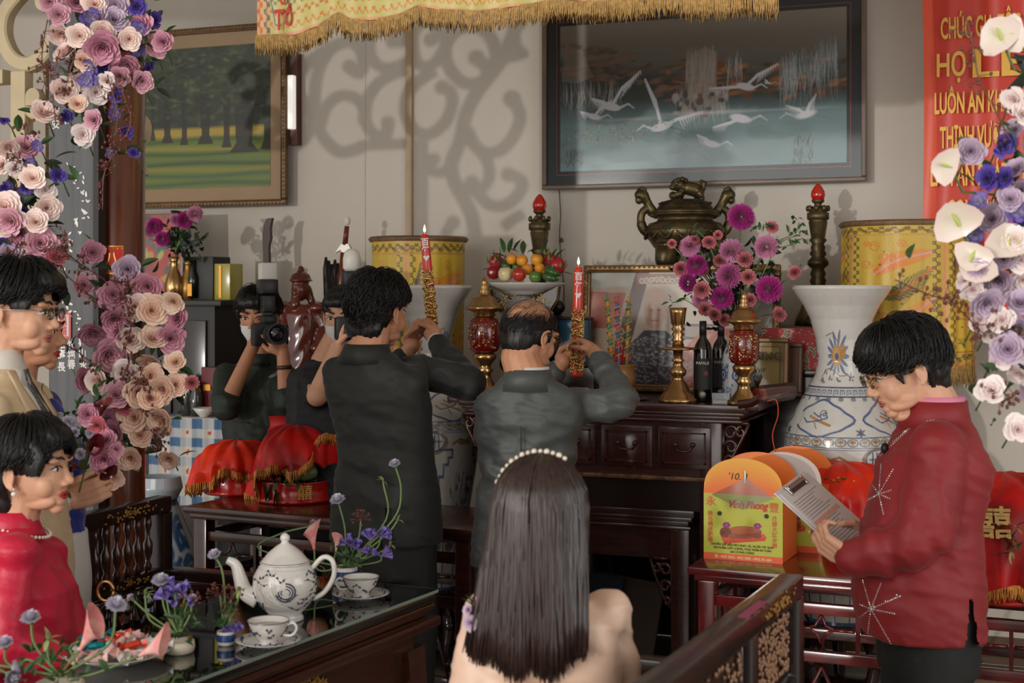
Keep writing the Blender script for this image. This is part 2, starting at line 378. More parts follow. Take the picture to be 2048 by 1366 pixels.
MB().box((bl.x,3.96,.35),(br.x,3.985,3.7),bev=.004).obj('panel',M_board,bd,smooth=False)
M_edge=mat('black_lacquer',(24,21,20),.5)
MB().box((br.x,3.955,.3),(br.x+.022,3.995,3.7)).obj('side_batten',M_edge,bd,smooth=False)
M_pearl=mat('mother_of_pearl',(226,222,216),.25,var=.25,vs=40,coat=.4)
FR=rot('X',R(90))  # upright sheet facing -Y
def face(p,s=1):return TR(p)@FR
for k,(px,py,ch) in enumerate([(123,690,'松'),(143,690,'竹'),(165,685,'梅'),(123,710,'壽'),(143,712,'福'),(165,708,'山'),(143,730,'春'),(167,733,'水'),(123,735,'長'),(120,36,'天'),(122,50,'地'),(120,105,'人'),(132,108,'和'),(112,225,'吉'),(112,250,'安'),(135,250,'平')]):
    p=pY(px,py,3.959);text(ch,.034,face(p),M_pearl,'inlay_character',bd,.0008,.0008)
for k in range(58):  # inlaid blossoms and leaves climbing the board
    t=k/58;y=330+330*t+random.uniform(-8,8);x=143+30*math.sin(t*7)*(1-.3*t)+random.uniform(-12,12);p=pY(x,y,3.9585)
    a=random.uniform(0,PI);s_=random.uniform(.006,.013)
    b=MB();b.lathe([(s_,0),(s_*.8,.0015),(0,.002)],6,TR(p)@rot('X',R(90))@rot('Z',a)@Matrix.Diagonal((1,.45,1,1)));b.obj('inlay_petal',M_pearl,bd,smooth=False)
# little red and white print stuck on the board
def redstamp(name,label,px,py,Y,w_,h_,edge,inner,chars,tcol,M0=None,cs=.04):
    t=thing(name,label,'paper print',pY(px,py,Y));p=pY(px,py,Y);T=M0 or face(p)
    MB().box((-w_/2,-h_/2,0),(w_/2,h_/2,.001),T).obj('border',edge,t,smooth=False)
    MB().box((-w_/2+.008,-h_/2+.008,.001),(w_/2-.008,h_/2-.008,.0016),T).obj('field',inner,t,smooth=False)
    for i,(cx,cy,ch) in enumerate(chars):text(ch,cs,T@TR((cx,cy,.0026)),tcol,'lettering',t,.0004,.0006)
    return t
M_red=mat('red_paper',(196,34,24),.5,var=.1);M_white=mat('white_paper',(222,214,206),.6);M_goldp=mat('gold_print',(214,150,54),.35,.5)
redstamp('paper_print','small white square print with red border stuck on the grey board',126,651,3.955,.066,.088,mat('pink_red_print',(206,96,84),.6),mat('pale_print',(205,196,198),.6),[(0,.014,'福'),(0,-.02,'囍')],mat('pink_ink',(208,84,74),.6),cs=.034)
# red paper wrapped on the round column
T=TR((cp.x,cp.y,0));rp=thing('red_paper_charm','red paper charm with gold characters wrapped on the brown column','paper print',(cp.x,cp.y-.09,1.67))
z0=1.62+(585-548)/585;z1=1.62+(585-492)/585
for nm,a0,a1,zz0,zz1,rr,mm in[('border',-150,-44,z0,z1,.0895,M_goldp),('field',-148.5,-45,z0+.004,z1-.004,.090,M_red)]:
    me=grid(nm,24,2,lambda u,v:(cp.x+rr*np.cos(np.radians(a0+(a1-a0)*u)),cp.y+rr*np.sin(np.radians(a0+(a1-a0)*u)),zz1+(zz0-zz1)*v));link_mesh(nm,me,mm,rp)
for k,(a_,ch) in enumerate([(-128,'吉'),(-97,'祥'),(-68,'八')]):
    aa=R(a_);q=Vector((cp.x+.0915*math.cos(aa),cp.y+.0915*math.sin(aa),(z0+z1)/2));text(ch,.05,TR(q)@rot('Z',aa+R(90))@FR,M_goldp,'lettering',rp,.0004,.0008)
for k in range(22):
    aa=R(-145+98*k/21)
    for zz in(z0+.01,z1-.01):q=Vector((cp.x+.0905*math.cos(aa),cp.y+.0905*math.sin(aa),zz));MB().lathe([(.0035,0),(0,.0012)],6,TR(q)@rot('Z',aa+R(90))@FR).obj('gold_dot',M_goldp,rp,smooth=False) if k%2 else None
# ---- framed pictures
def framed(name,label,x0,x1,z0,z1,Y,fw,fmat,sheet,matw=0,mmat=None,fillet=None,cat='picture',glassy=True,tilt=0,fd=.035,M0=None,bead=False):
    """local x right, y up, z towards the viewer"""
    W,H=x1-x0,z1-z0;t=thing(name,label,cat,((x0+x1)/2,Y,z0));T=M0 or(TR(((x0+x1)/2,Y,(z0+z1)/2))@rot('X',R(90)-tilt))
    for(a,b_,c_,d_) in[(-W/2,-H/2,W/2,-H/2+fw),(-W/2,H/2-fw,W/2,H/2),(-W/2,-H/2+fw,-W/2+fw,H/2-fw),(W/2-fw,-H/2+fw,W/2,H/2-fw)]:
        m_=MB();m_.box((a,b_,0),(c_,d_,fd),T,bev=min(fw,fd)*.25);m_.obj('frame_side',fmat,t,smooth=False)
    if bead:
        m_=MB();q=fw*.72
        for s_ in(-1,1):
            m_.tube([(-W/2+q,s_*(H/2-q),fd),(W/2-q,s_*(H/2-q),fd)],fw*.1,6,T);m_.tube([(s_*(W/2-q),-H/2+q,fd),(s_*(W/2-q),H/2-q,fd)],fw*.1,6,T)
            n_=int(W/.022)
            for i in range(n_):m_.ell((-W/2+W*(i+.5)/n_,s_*(H/2-fw*.35),fd),(.007,.005,.003),T,6,4)
            n_=int(H/.022)
            for i in range(n_):m_.ell((s_*(W/2-fw*.35),-H/2+H*(i+.5)/n_,fd),(.005,.007,.003),T,6,4)
        m_.obj('beading',fmat,t)
    MB().box((-W/2+.004,-H/2+.004,0),(W/2-.004,H/2-.004,.008),T).obj('backing',M_edge,t,smooth=False)
    if mmat:MB().box((-W/2+fw,-H/2+fw,.008),(W/2-fw,H/2-fw,.011),T).obj('mat',mmat,t,smooth=False)
    iw,ih=W/2-fw-matw,H/2-fw-matw
    me=grid('print',int(sheet.w),int(sheet.h),lambda u,v:(-iw+2*iw*u,ih-2*ih*v,.013+0*u),sheet);me.transform(T);link_mesh('print',me,mat('painted_print',vcol=True,rough=.5),t,smooth=False)
    if fillet:
        m_=MB();g=fillet[0]
        for s_ in(-1,1):m_.box((-iw-g,s_*(ih+g)-.0015,.011),(iw+g,s_*(ih+g)+.0015,.0135),T);m_.box((s_*(iw+g)-.0015,-ih-g,.011),(s_*(iw+g)+.0015,ih+g,.0135),T)
        m_.obj('fillet_line',fillet[1],t,smooth=False)
    if glassy:MB().box((-W/2+fw,-H/2+fw,.019),(W/2-fw,H/2-fw,.021),T).obj('pane',glass('picture_glass',(250,252,252),-.025,.09),t,smooth=False)
    return t
# crane landscape
cv=Canvas(480,250,(60,66,66));X,Y=cv.X/480,cv.Y/250
cv.mix(1-Y*2.2,(160,140,124));N1=n2(X*7,Y*9,5);N2_=n2(X*14+9,Y*14,4)
cv.mix(np.clip((Y-.52)*6,0,1),(116,138,140));cv.mix(np.clip((Y-.7)*3+N1*.5,0,1)*.8,(146,168,172));cv.mix(np.clip((N1-.1)*3,0,1)*np.clip((Y-.55)*4,0,1)*.5,(84,104,102))
treeline=.30-.12*np.sin(X*3.2+2.2)+.03*N2_
cv.mix(np.clip((Y-treeline)*14,0,1)*np.clip((.57-Y)*9,0,1),(52,54,52))
for k in range(330):
    x=random.random();top=.30-.12*math.sin(x*3.2+2.2);y=top+random.uniform(-.08,.15)
    if.33<x<.42:y+=.06
    c=random.choice([(156,84,42),(188,112,60),(132,72,42),(96,74,48),(70,62,44),(58,60,46)]) if x>.38 else random.choice([(120,92,76),(104,74,56),(86,70,58),(140,96,76)])
    cv.ell(x*480,y*250,random.uniform(6,22),random.uniform(2.5,6.5),c,.6,2.5,random.uniform(-.3,.1))
def falls(x0,x1,y0,y1,n,sl=0,c=(196,184,180)):
    for k in range(n):
        t=random.random();x=(x0+(x1-x0)*t)*480;ys=(y0+(random.random()*.1-.03)+sl*t)*250;ye=ys+(y1-y0)*250*random.uniform(.5,1)
        cv.line([(x,ys),(x+random.uniform(-3,3),(ys+ye)/2),(x+random.uniform(-7,5),ye)],[1,2.6,.5],c,random.uniform(.1,.42))
cv.poly([(2,95),(10,30),(40,45),(60,90),(30,100)],(150,128,112),.55)
falls(.0,.22,.40,.62,60);falls(.42,.60,.46,.72,90);falls(.455,.56,.22,.55,70);falls(.60,.65,.26,.48,22);falls(.78,.97,.32,.66,110,-.12,(190,196,200))
cv.poly([(228,62),(250,50),(272,60),(270,110),(280,150),(216,150),(226,100)],(176,158,146),.55)
for k in range(26):cv.ell(random.uniform(200,290),random.uniform(128,165),random.uniform(3,8),random.uniform(4,9),random.choice([(110,84,84),(190,170,168),(90,70,64),(150,80,70)]),.7,2)
cv.ell(265,160,110,5,(206,196,198),.6,4);cv.ell(120,165,90,4,(186,182,182),.5,3);cv.ell(390,160,90,3,(190,194,196),.5,3)
def crane(x,y,s,fl,wings,al=.9,c=(222,214,220)):
    s=s*1.2;f=lambda a,b:(x+a*s*fl,y+b*s)
    cv.ell(*f(0,0),13*s,5*s,c,al,1.5,.25*fl);cv.line([f(10,2),f(20,-2),f(27,3)],[3*s,2*s,1.2*s],c,al);cv.line([f(-10,1),f(-26,6)],[2*s,1],(60,60,60),al*.6)
    for(a,b) in wings:
        for k in range(9):
            t=k/8;q=f(a*(.45+.55*t),b*(.45+.55*t));cv.line([f(a*.05,b*.05),f(a*.4,b*.55),q,(q[0]+(-4+5*t)*s*fl,q[1]+(9-5*t)*s)],[3*s,3*s,2*s,.7],c,al*.8)
crane(90,142,1.25,1,[(34,-38),(-22,-10)]);crane(60,158,1.0,1,[(-20,-8),(26,-22)],.7);crane(178,180,1.3,-1,[(18,-52),(-44,-14)]);crane(318,120,1.1,1,[(-44,0),(40,-26)]);crane(355,116,.5,1,[(-8,-10)],.6)
crane(310,172,1.35,1,[(-28,8)],.55);crane(262,212,1.1,1,[(-18,-12)],.6);crane(416,170,1.3,-1,[(20,-10),(-10,-20)],.4)
for k in range(170):cv.ell(random.gauss(90,60),random.uniform(168,205),1.6,1.2,random.choice([(170,120,116),(190,160,150),(80,90,70),(140,110,60)]),.7)
for cx,cy,hh in[(25,215,32),(412,205,56)]:
    for k in range(34):x=cx+random.uniform(-16,16);y=cy+random.uniform(-4,hh*.7);cv.line([(x,y),(x+random.uniform(-3,3),y+random.uniform(5,12))],1.3,(84,74,46),.8)
for k in range(16):x=random.uniform(130,400);y=random.uniform(185,240);cv.line([(x,y),(x+14,y+6),(x+26,y+18)],1.2,(78,98,96),.4)
def wx(px,py=371):return pY(px,py,WY).x
xa,xb=wx(1095),wx(1737)
framed('crane_picture','wide dark framed landscape of white cranes and waterfalls under glass',xa,xb,2.115,2.99,WY-.05,.022,mat('worn_brown_frame',(104,84,66),.4,var=.2),cv,.066,mat('dark_blue_mat',(26,33,38),.5),(.018,mat('red_line',(176,80,66),.5)))
# park landscape, left
cv=Canvas(330,330,(44,54,40));X,Y=cv.X/330,cv.Y/330;N1=n2(X*8,Y*8,5);N3=n2(X*22,Y*22,3)
cv.mix(np.clip(N3*1.6,0,1)*.5,(92,104,62));cv.mix(np.clip(-N1*2,0,1)*.6,(24,30,24))
cv.mix(np.clip((Y-.56)*40,0,1),(176,150,62));cv.mix(np.clip((Y-.62)*30,0,1),(108,124,46))
for y,c in[(.66,(60,84,44)),(.72,(150,140,56)),(.755,(52,78,46)),(.80,(96,118,60)),(.83,(46,70,44)),(.87,(140,132,54)),(.91,(60,90,62)),(.97,(52,84,62))]:
    cv.mix(np.clip(1-np.abs(Y-y+.008*np.sin(X*9+y*40))*34,0,1)*.85,c)
for x,w_,b_ in[(.99,.05,.74),(.80,.035,.72),(.70,.055,.69),(.60,.03,.69),(.52,.04,.67),(.36,.03,.66),(.45,.02,.65),(.25,.05,.68),(.1,.04,.68),(.88,.1,.76)]:
    x0=x*330;cv.poly([(x0-w_*160,110),(x0+w_*160,110),(x0+w_*120,b_*300),(x0+w_*230,b_*330),(x0-w_*230,b_*330),(x0-w_*120,b_*300)],(40,38,34),.95)
for k in range(700):
    x=random.random();y=random.random()*(.52+.05*math.sin(x*14));g=random.choice([(36,44,32),(50,58,40),(66,74,48),(30,36,30),(58,68,42),(92,98,64)]);cv.ell(x*330,y*330,random.uniform(3,13),random.uniform(2,6),g,.5,2.5,random.random()*3)
xa,xb=wx(110,384),wx(587,384)
framed('park_picture','large framed park painting with oak trees and green lawn, behind the left column',xa,xb,2.075,3.03,WY-.05,.032,mat('brown_gilt_frame',(106,76,44),.35,.3,var=.3,vs=30),cv,.07,mat('tan_mat',(158,130,98),.6,var=.06),None,glassy=False,bead=True)
# wall lamp tube between picture and fringe
q=pY(585,205,WY-.06);t=thing('wall_light','slim white tube light on dark red holder beside the park picture','lamp',(q.x,WY,q.z-.33))
M_dkred=mat('dark_red_wood',(84,34,24),.35)
MB().box((q.x-.022,WY-.05,q.z-.22),(q.x+.022,WY,q.z+.26),bev=.004).obj('holder',M_dkred,t,smooth=False)
MB().box((q.x-.017,WY-.085,q.z-.14),(q.x+.017,WY-.05,q.z+.14),bev=.006).obj('tube',mat('lamp_white',(240,238,232),.4,emit=((250,246,240),.55)),t,smooth=False)
# ================================================================ FURNITURE
M_mah=mat('red_brown_lacquered_wood',(62,28,20),.26,var=.3,vs=7,coat=.3,stretch=(1,6,6))
M_dark=mat('dark_brown_lacquered_wood',(40,22,17),.26,var=.3,vs=6,coat=.3)
M_worn=mat('worn_gilt_edge',(128,88,50),.45,.2,var=.5,vs=30,col2=(60,30,22))
M_gilt=mat('old_gilding',(170,128,62),.35,.6,var=.3,vs=30)
def scrollwork(w_,h_,M,flip=1,m_=None,r=.006):
    """openwork corner bracket filling w x h from the corner (0,0) towards +x*flip, -y"""
    b=m_ or MB();f=flip
    def c(cx,cy,q,a0,tn,d=1):
        p=[]
        for i in range(15):
            t=i/14;a=a0+d*t*tn*2*PI;e=q*(1-.6*t);p.append((f*(cx+e*math.cos(a)),cy+e*math.sin(a),0))
        b.tube(p,[r*1.2*(1-.3*i/14) for i in range(15)],6,M,flat=1)
    c(w_*.3,-h_*.22,min(w_,h_)*.3,0,1.1);c(w_*.3,-h_*.55,w_*.28,PI,1.1,-1);c(w_*.7,-h_*.2,w_*.22,1.5,1,1);c(w_*.22,-h_*.85,w_*.2,.5,.9)
    b.tube([(0,0,0),(f*w_,0,0)],r,6,M);b.tube([(0,0,0),(0,-h_,0)],r,6,M);b.tube([(f*w_,0,0),(f*w_*.75,-h_*.35,0),(f*w_*.4,-h_*.75,0),(0,-h_,0)],r*.9,6,M);return b
def slab(name,x0,y0,x1,y1,zt,th,M,m,parent,molds=()):
    b=MB(M);b.box((x0,y0,zt-th),(x1,y1,zt),bev=.006);o=b.obj(name,m,parent,smooth='auto')
    z=zt-th
    for k,(ins,hh) in enumerate(molds):
        b=MB(M);b.box((x0+ins,y0+ins,z-hh),(x1-ins,y1-ins,z),bev=min(.005,hh*.4));b.obj('moulding',m,parent,smooth='auto');z-=hh
    return z
# ---- altar table
AY=5.41;al=pY(916,800,AY);ar=pY(1492,815,AY);AZ=1.185
AX0,AX1,AY1=al.x,ar.x,6.1
alt=thing('altar_table','long red-brown carved altar table behind the two men in suits','table',((AX0+AX1)/2,AY,0));I=Matrix()
z=slab('top',AX0,AY,AX1,AY1,AZ,.03,I,M_mah,alt,[(.012,.014),(.03,.016),(.018,.012)])
for x,f in((AX1,1),(AX0,-1)):  # rolled ends
    b=MB();b.tube([(x-f*.03,AY+.002,AZ+.004),(x+f*.02,AY+.002,AZ+.012),(x+f*.05,AY+.002,AZ+.03)],.017,8,I,flat=1);b.box((x-f*.01 if f>0 else x-.05,AY,AZ-.02),(x+.05 if f>0 else x+.01,AY1,AZ+.012),bev=.006);b.obj('rolled_end',M_mah,alt,smooth='auto')
zb=.90  # drawer zone
lx0,lx1=AX0+.10,AX1-.10
MB().box((lx0,AY+.04,zb),(lx1,AY1-.04,z)).obj('apron',M_mah,alt,smooth=False)
nD=4;dw=(lx1-lx0-.06)/nD
for i in range(nD):
    x0=lx0+.03+i*dw+.012;x1=x0+dw-.024
    d=MB().box((x0,AY+.022,zb+.03),(x1,AY+.045,z-.02),bev=.006).obj('drawer',M_mah,alt,smooth='auto')
    b=MB()
    for(a,b1,c,d1) in[(x0+.02,zb+.05,x1-.02,zb+.056),(x0+.02,z-.046,x1-.02,z-.04),(x0+.02,zb+.05,x0+.026,z-.04),(x1-.026,zb+.05,x1-.02,z-.04)]:b.box((a,AY+.014,b1),(c,AY+.024,d1))
    b.obj('bead',M_mah,d,smooth=False)
    b=MB();xm=(x0+x1)/2;b.tube([(xm-.035,AY+.012,zb+.12),(xm-.02,AY+.004,zb+.10),(xm+.02,AY+.004,zb+.10),(xm+.035,AY+.012,zb+.12)],.005,6);b.ell((xm-.035,AY+.014,zb+.125),.01,n=8,m=6).ell((xm+.035,AY+.014,zb+.125),.01,n=8,m=6);b.obj('pull',M_mah,d)
MB().box((lx0-.01,AY+.012,zb-.018),(lx1+.01,AY+.05,zb),bev=.005).obj('worn_ledge',M_worn,alt,smooth='auto')
MB().box((lx0,AY+.06,zb-.14),(lx1,AY1-.05,zb-.02)).obj('underframe',M_dark,alt,smooth=False)
for x in(lx0,lx1-.09):
    for y in(AY+.03,AY1-.12):
        b=MB();b.box((x,y,.06),(x+.09,y+.08,z),bev=.006);b.box((x-.012,y-.012,0),(x+.102,y+.092,.06),bev=.008);b.obj('leg',M_mah,alt,smooth='auto')
for x,f in((lx1,1),(lx0,-1)):
    for y in(AY+.05,):
        scrollwork(.10,.17,TR((x+(0 if f>0 else 0),y,z-.0))@rot('X',R(90)),f,r=.008).obj('openwork_bracket',M_mah,alt)
# lower inner table pushed beneath
z2=.76;b0=pY(1172,960,5.45).x;lo=thing('side_table','lower red-brown table tucked beneath the altar table','table',((b0+lx1)/2,5.45,0))
X0,X1=lx0+.13,lx1-.12
zz=slab('top',X0,5.48,X1,5.98,z2,.03,I,M_mah,lo,[(.012,.018),(.03,.02),(.018,.014)])
MB().box((X0+.04,5.52,zz-.12),(X1-.04,5.94,zz)).obj('apron',M_mah,lo,smooth=False)
for x in(X0+.02,X1-.10):
    for y in(5.5,5.88):MB().box((x,y,0),(x+.075,y+.07,zz),bev=.006).obj('leg',M_mah,lo,smooth='auto')
for x,f in((X1-.10,-1),(X0+.095,1)):scrollwork(.09,.2,TR((x,5.52,zz-.12))@rot('X',R(90)),f,r=.008).obj('openwork_bracket',M_mah,lo)
# ---- tall back altar against the wall
BX0,BX1=pY(1000,640,6.15).x,pY(1655,640,6.15).x;BZ=1.475
ba=thing('back_altar','tall dark altar cabinet against the wall under the crane picture','cabinet',((BX0+BX1)/2,6.15,0))
zz=slab('top',BX0,6.13,BX1,6.5,BZ,.035,I,M_dark,ba,[(.015,.02)])
MB().box((BX0+.04,6.17,.1),(BX1-.04,6.48,zz)).obj('body',M_dark,ba,smooth=False)
for i in range(6):
    x0=BX0+.06+i*(BX1-BX0-.12)/6;MB().box((x0+.01,6.155,zz-.26),(x0+(BX1-BX0-.12)/6-.01,6.175,zz-.03),bev=.006).obj('panel',M_mah,ba,smooth='auto')
for x in(BX0+.04,BX1-.12):MB().box((x,6.16,0),(x+.08,6.24,.1)).obj('foot',M_dark,ba,smooth=False)
# ---- low stands that carry the gift trays
def gift_stand(name,label,P,ang,L,D,zt,m,pan=4):
    t=thing(name,label,'table',P,ang);Mx=Matrix();W=wmat(t)
    b=lambda:MB(W)
    q=b();q.box((-.03,-.03,zt-.028),(L+.03,D+.03,zt),bev=.009);q.obj('top',m,t,smooth='auto')
    q=b();q.box((-.01,-.01,zt-.05),(L+.01,D+.01,zt-.028),bev=.006);q.obj('moulding',m,t,smooth='auto')
    for x in(0,L-.06):
        for y in(0,D-.06):q=b();q.box((x,y,0),(x+.06,y+.06,zt-.05),bev=.006);q.obj('leg',m,t,smooth='auto')
    for zz in(zt-.11,zt-.27,.12):
        for y in(.012,D-.042):q=b();q.box((.06,y,zz-.025),(L-.06,y+.03,zz+.012),bev=.004);q.obj('rail',m,t,smooth='auto')
        for x in(.012,L-.042):q=b();q.box((x,.06,zz-.025),(x+.03,D-.06,zz+.012),bev=.004);q.obj('rail',m,t,smooth='auto')
    w1=(L-.12)/pan
    for i in range(pan):
        x=.06+i*w1;q=b();q.box((x+w1-.006,.016,zt-.26),(x+w1+.006,.034,zt-.12));q.obj('lattice_post',m,t,smooth=False)
        q=b();zc=zt-.185;q.tube([(x+.01,.025,zc),(x+w1*.35,.025,zc)],.006,6);q.tube([(x+w1*.62,.025,zc),(x+w1-.01,.025,zc)],.006,6)
        for s_ in(-1,1):
            q.tube([(x+w1*.30,.025,zc),(x+w1*.42,.025,zc+s_*.012),(x+w1*.5,.025,zc+s_*.05)],.005,6);q.tube([(x+w1*.68,.025,zc),(x+w1*.56,.025,zc+s_*.012),(x+w1*.5,.025,zc+s_*.05)],.005,6)
        q.obj('lattice',m,t)
        for s_ in(0,1):
            q=b();q.tube([(x+.01+s_*(w1-.02),.025,.14),(x+w1*.5,.025,zt-.31)],.006,6);q.obj('lattice_diagonal',m,t)
    return t
gA=pZ(365,1012,.79);gB=pZ(651,1036,.79);angL=math.atan2(gB.y-gA.y,gB.x-gA.x)
st1=gift_stand('gift_stand','dark lattice stand under the left red-draped trays',(gA.x+.03,gA.y+.03,0),angL,1.22,.42,.79,M_mah,5)
gC=pZ(1378,1130,.68)
M_redwood=mat('red_lacquered_wood',(112,22,20),.2,var=.35,vs=8,coat=.5,col2=(62,16,16))
st2=gift_stand('gift_stand','red lacquered lattice stand under the roast pig boxes',(gC.x+.03,gC.y,0),R(-2.5),1.32,.38,.68,M_redwood,5)
gD=pZ(2010,1196,.66)
st3=gift_stand('gift_stand','dark red stand at the right edge under a gold-embroidered cloth',(.24,4.62,0),R(-3),.95,.42,.64,M_redwood,4)
# ---- tea table with glass
TA=pZ(872,1178,.76);tt=thing('tea_table','carved dark tea table topped with a sheet of glass','table',(TA.x,TA.y,0),R(-6));W=wmat(tt)
TL,TD=.50,1.95;q=MB(W)
M_lacq=mat('dark_lacquer_table_top',(34,36,30),.14,var=.4,vs=3,coat=.5)
MB(W).box((-TL,-TD,.722),(0,0,.75),bev=.008).obj('top',M_lacq,tt,smooth='auto')
MB(W).box((-TL-.004,-TD-.004,.7505),(.004,.004,.7585)).obj('glass_sheet',glass('table_glass',(214,228,220),.20,.03),tt,smooth=False)
M_gedge=mat('green_glass_edge',(128,150,138),.15,coat=.5)
for a,b_ in[((-TL-.005,.004,.7505),(.005,.0055,.7585)),((.004,-TD,.7505),(.0055,.005,.7585))]:MB(W).box(a,b_).obj('glass_edge',M_gedge,tt,smooth=False)
zz=.722
for ins,hh in[(.0,.018),(.02,.02),(-.012,.03),(.03,.016),(.045,.14)]:
    MB(W).box((-TL+ins,-TD+ins,zz-hh),(-ins,-ins,zz),bev=min(.009,hh*.45)).obj('moulding',M_mah,tt,smooth='auto');zz-=hh
for x in(-.12,-TL+.02):
    for y in(-.12,-TD+.02):
        b=MB(W);b.tube([(x+.05,y+.05,zz+.1),(x+.065,y+.065,.36),(x+.045,y+.045,.2),(x+.06,y+.06,.05)],[.065,.06,.045,.05],4,up=(1,1,0));b.ell((x+.06,y+.06,.045),(.06,.06,.045),n=12,m=8);b.obj('leg',M_mah,tt,smooth='auto')
b=MB(W)
for i in range(9):
    y=-.2-i*.2;scrollwork(.16,.13,TR((-.028,y,zz+.02))@rot('Z',R(-90))@rot('X',R(90)),1,b,.007)
b.obj('carved_apron',M_dark,tt)
b=MB(W)
for i in range(260):a=random.random();b.ell((-.041+.0,-.5-.5*a+random.uniform(-.02,.02),.60+.03*math.sin(a*9)+random.uniform(-.012,.012)),(.003,random.uniform(.003,.009),random.uniform(.002,.006)),n=5,m=4)
b.obj('gilt_carving',M_gilt,tt,kind='stuff')
b=MB(W)
for i in range(60):b.ell((-.1+random.gauss(0,.03),-.16+random.gauss(0,.035),.7502),(.006,.003,.0004),n=6,m=4)
b.obj('gilt_print',M_gilt,tt,kind='stuff')
# ---- carved benches with spindled backs
def bench(label,P,ang,L,flip):
    """back rail along local x from 0 (far end) to L; seat on local -y*flip side"""
    t=thing('carved_bench',label,'bench',P,ang);W=wmat(t);f=flip
    def bx(n,a,b_,m=M_dark,bev=.006):
        lo_=tuple(min(u,v) for u,v in zip(a,b_));hi=tuple(max(u,v) for u,v in zip(a,b_));q=MB(W);q.box(lo_,hi,bev=bev);return q.obj(n,m,t,smooth='auto')
    bx('top_rail',(-.02,-.028,.92),(L,.028,.97));bx('mid_rail',(0,-.02,.71),(L,.02,.745));bx('seat',(0,0,.42),(L,-f*.36,.46));bx('seat_rail',(0,-.02,.36),(L,.02,.46))
    bx('post',(-.025,-.028,0),(.025,.028,.92));bx('post',(.36,-.022,.0),(.41,.022,.92));bx('post',(L-.05,-.025,0),(L,.025,.92));bx('post',(.74,-.022,0),(.79,.022,.92))
    if f>0:bx('panel',(.03,-.006,.75),(.36,.006,.915),bev=.003)
    for k in range(6 if f<0 else 0):
        x=.07+k*.053;q=MB(W);q.lathe([(.009,.745),(.013,.76),(.006,.775),(.014,.80),(.016,.83),(.007,.85),(.007,.87),(.013,.89),(.009,.92)],10,TR((x,0,0)));q.obj('spindle',M_mah,t)
    for x0 in(.025,.41,.79):
        q=MB(W)
        for k in range(3):scrollwork(.11,.22,TR((x0+.01+k*.11,0,.70))@rot('X',R(90)),1,q,.008)
        q.obj('carved_panel',M_dark,t)
    for x0 in(.43,.80):bx('panel',(x0,-.006,.75),(x0+.3,.006,.915),bev=.003)
    q=MB(W)
    for i in range(220 if f<0 else 420):
        x0=random.choice((.45,.82) if f<0 else(.06,.45,.06));q.ell((x0+random.random()*.26,.010,random.uniform(.77,.90)),(random.uniform(.003,.009),.004,random.uniform(.003,.008)),n=6,m=4)
    q.obj('inlay',mat('amber_shell_inlay',(140,100,70),.3,coat=.4),t,kind='stuff')
    q=MB(W)
    for i in range(60):q.ell((random.gauss(.2,.06),.029,random.gauss(.945,.008)),(.006,.002,.004),n=6,m=4)
    for i in range(40):q.ell((random.gauss(.2,.06),.021,random.gauss(.73,.006)),(.006,.002,.004),n=6,m=4)
    q.obj('gilt_carving',M_gilt,t,kind='stuff')
    # arm at the far end
    bx('arm_rail',(-.03,-f*.03,.71),(.03,-f*.42,.745));bx('arm_panel',(-.008,-f*.03,.46),(.008,-f*.37,.70),bev=.003);bx('arm_post',(-.025,-f*.36,0),(.025,-f*.41,.71));bx('arm_moulding',(-.024,-f*.03,.685),(.024,-f*.39,.70),M_mah)
    bx('arm_moulding',(-.02,-f*.03,.655),(.02,-f*.38,.668),M_mah)
    q=MB(W)
    for k in range(4):scrollwork(.10,.13,TR((.012,-f*(.08+k*.07),.64))@rot('Z',R(-90*f))@rot('X',R(90)),1,q,.006)
    q.obj('arm_carving',M_gilt,t)
    for k in(0,1):
        q=MB(W)
        for a in(0,1.6,3.1,4.7):q.ell((.012,-f*(.12+k*.16)+.022*math.cos(a),.58+.022*math.sin(a)),(.004,.024,.02),n=10,m=6)
        q.obj('shell_flower',mat('olive_shell_inlay',(142,136,92),.35,coat=.4),t)
    return t
p1=pZ(322,992,.97);bench('carved dark bench with spindled back, behind the woman in red',(p1.x,p1.y,0),R(-90),1.9,-1)
p2=pZ(1580,1150,.97);bench('carved dark bench whose worn back rail runs below the pig boxes',(p2.x,p2.y,0),R(-93.5),1.9,1)
bo2=[o for o in C.objects if o.name.startswith('carved_bench')][-1];W=wmat(bo2);q=MB(W)
for k in range(40):x=random.uniform(.0,.5);q.ell((x,.027,.969-random.random()*.004),(random.uniform(.006,.02),.002,.0025),n=6,m=4)
q.obj('worn_edge',M_worn,bo2,kind='stuff');MB(W).box((.30,.004,.9702),(.46,.026,.9708)).obj('pink_paint_mark',mat('pink_paint',(150,62,96),.4),bo2,smooth=False)
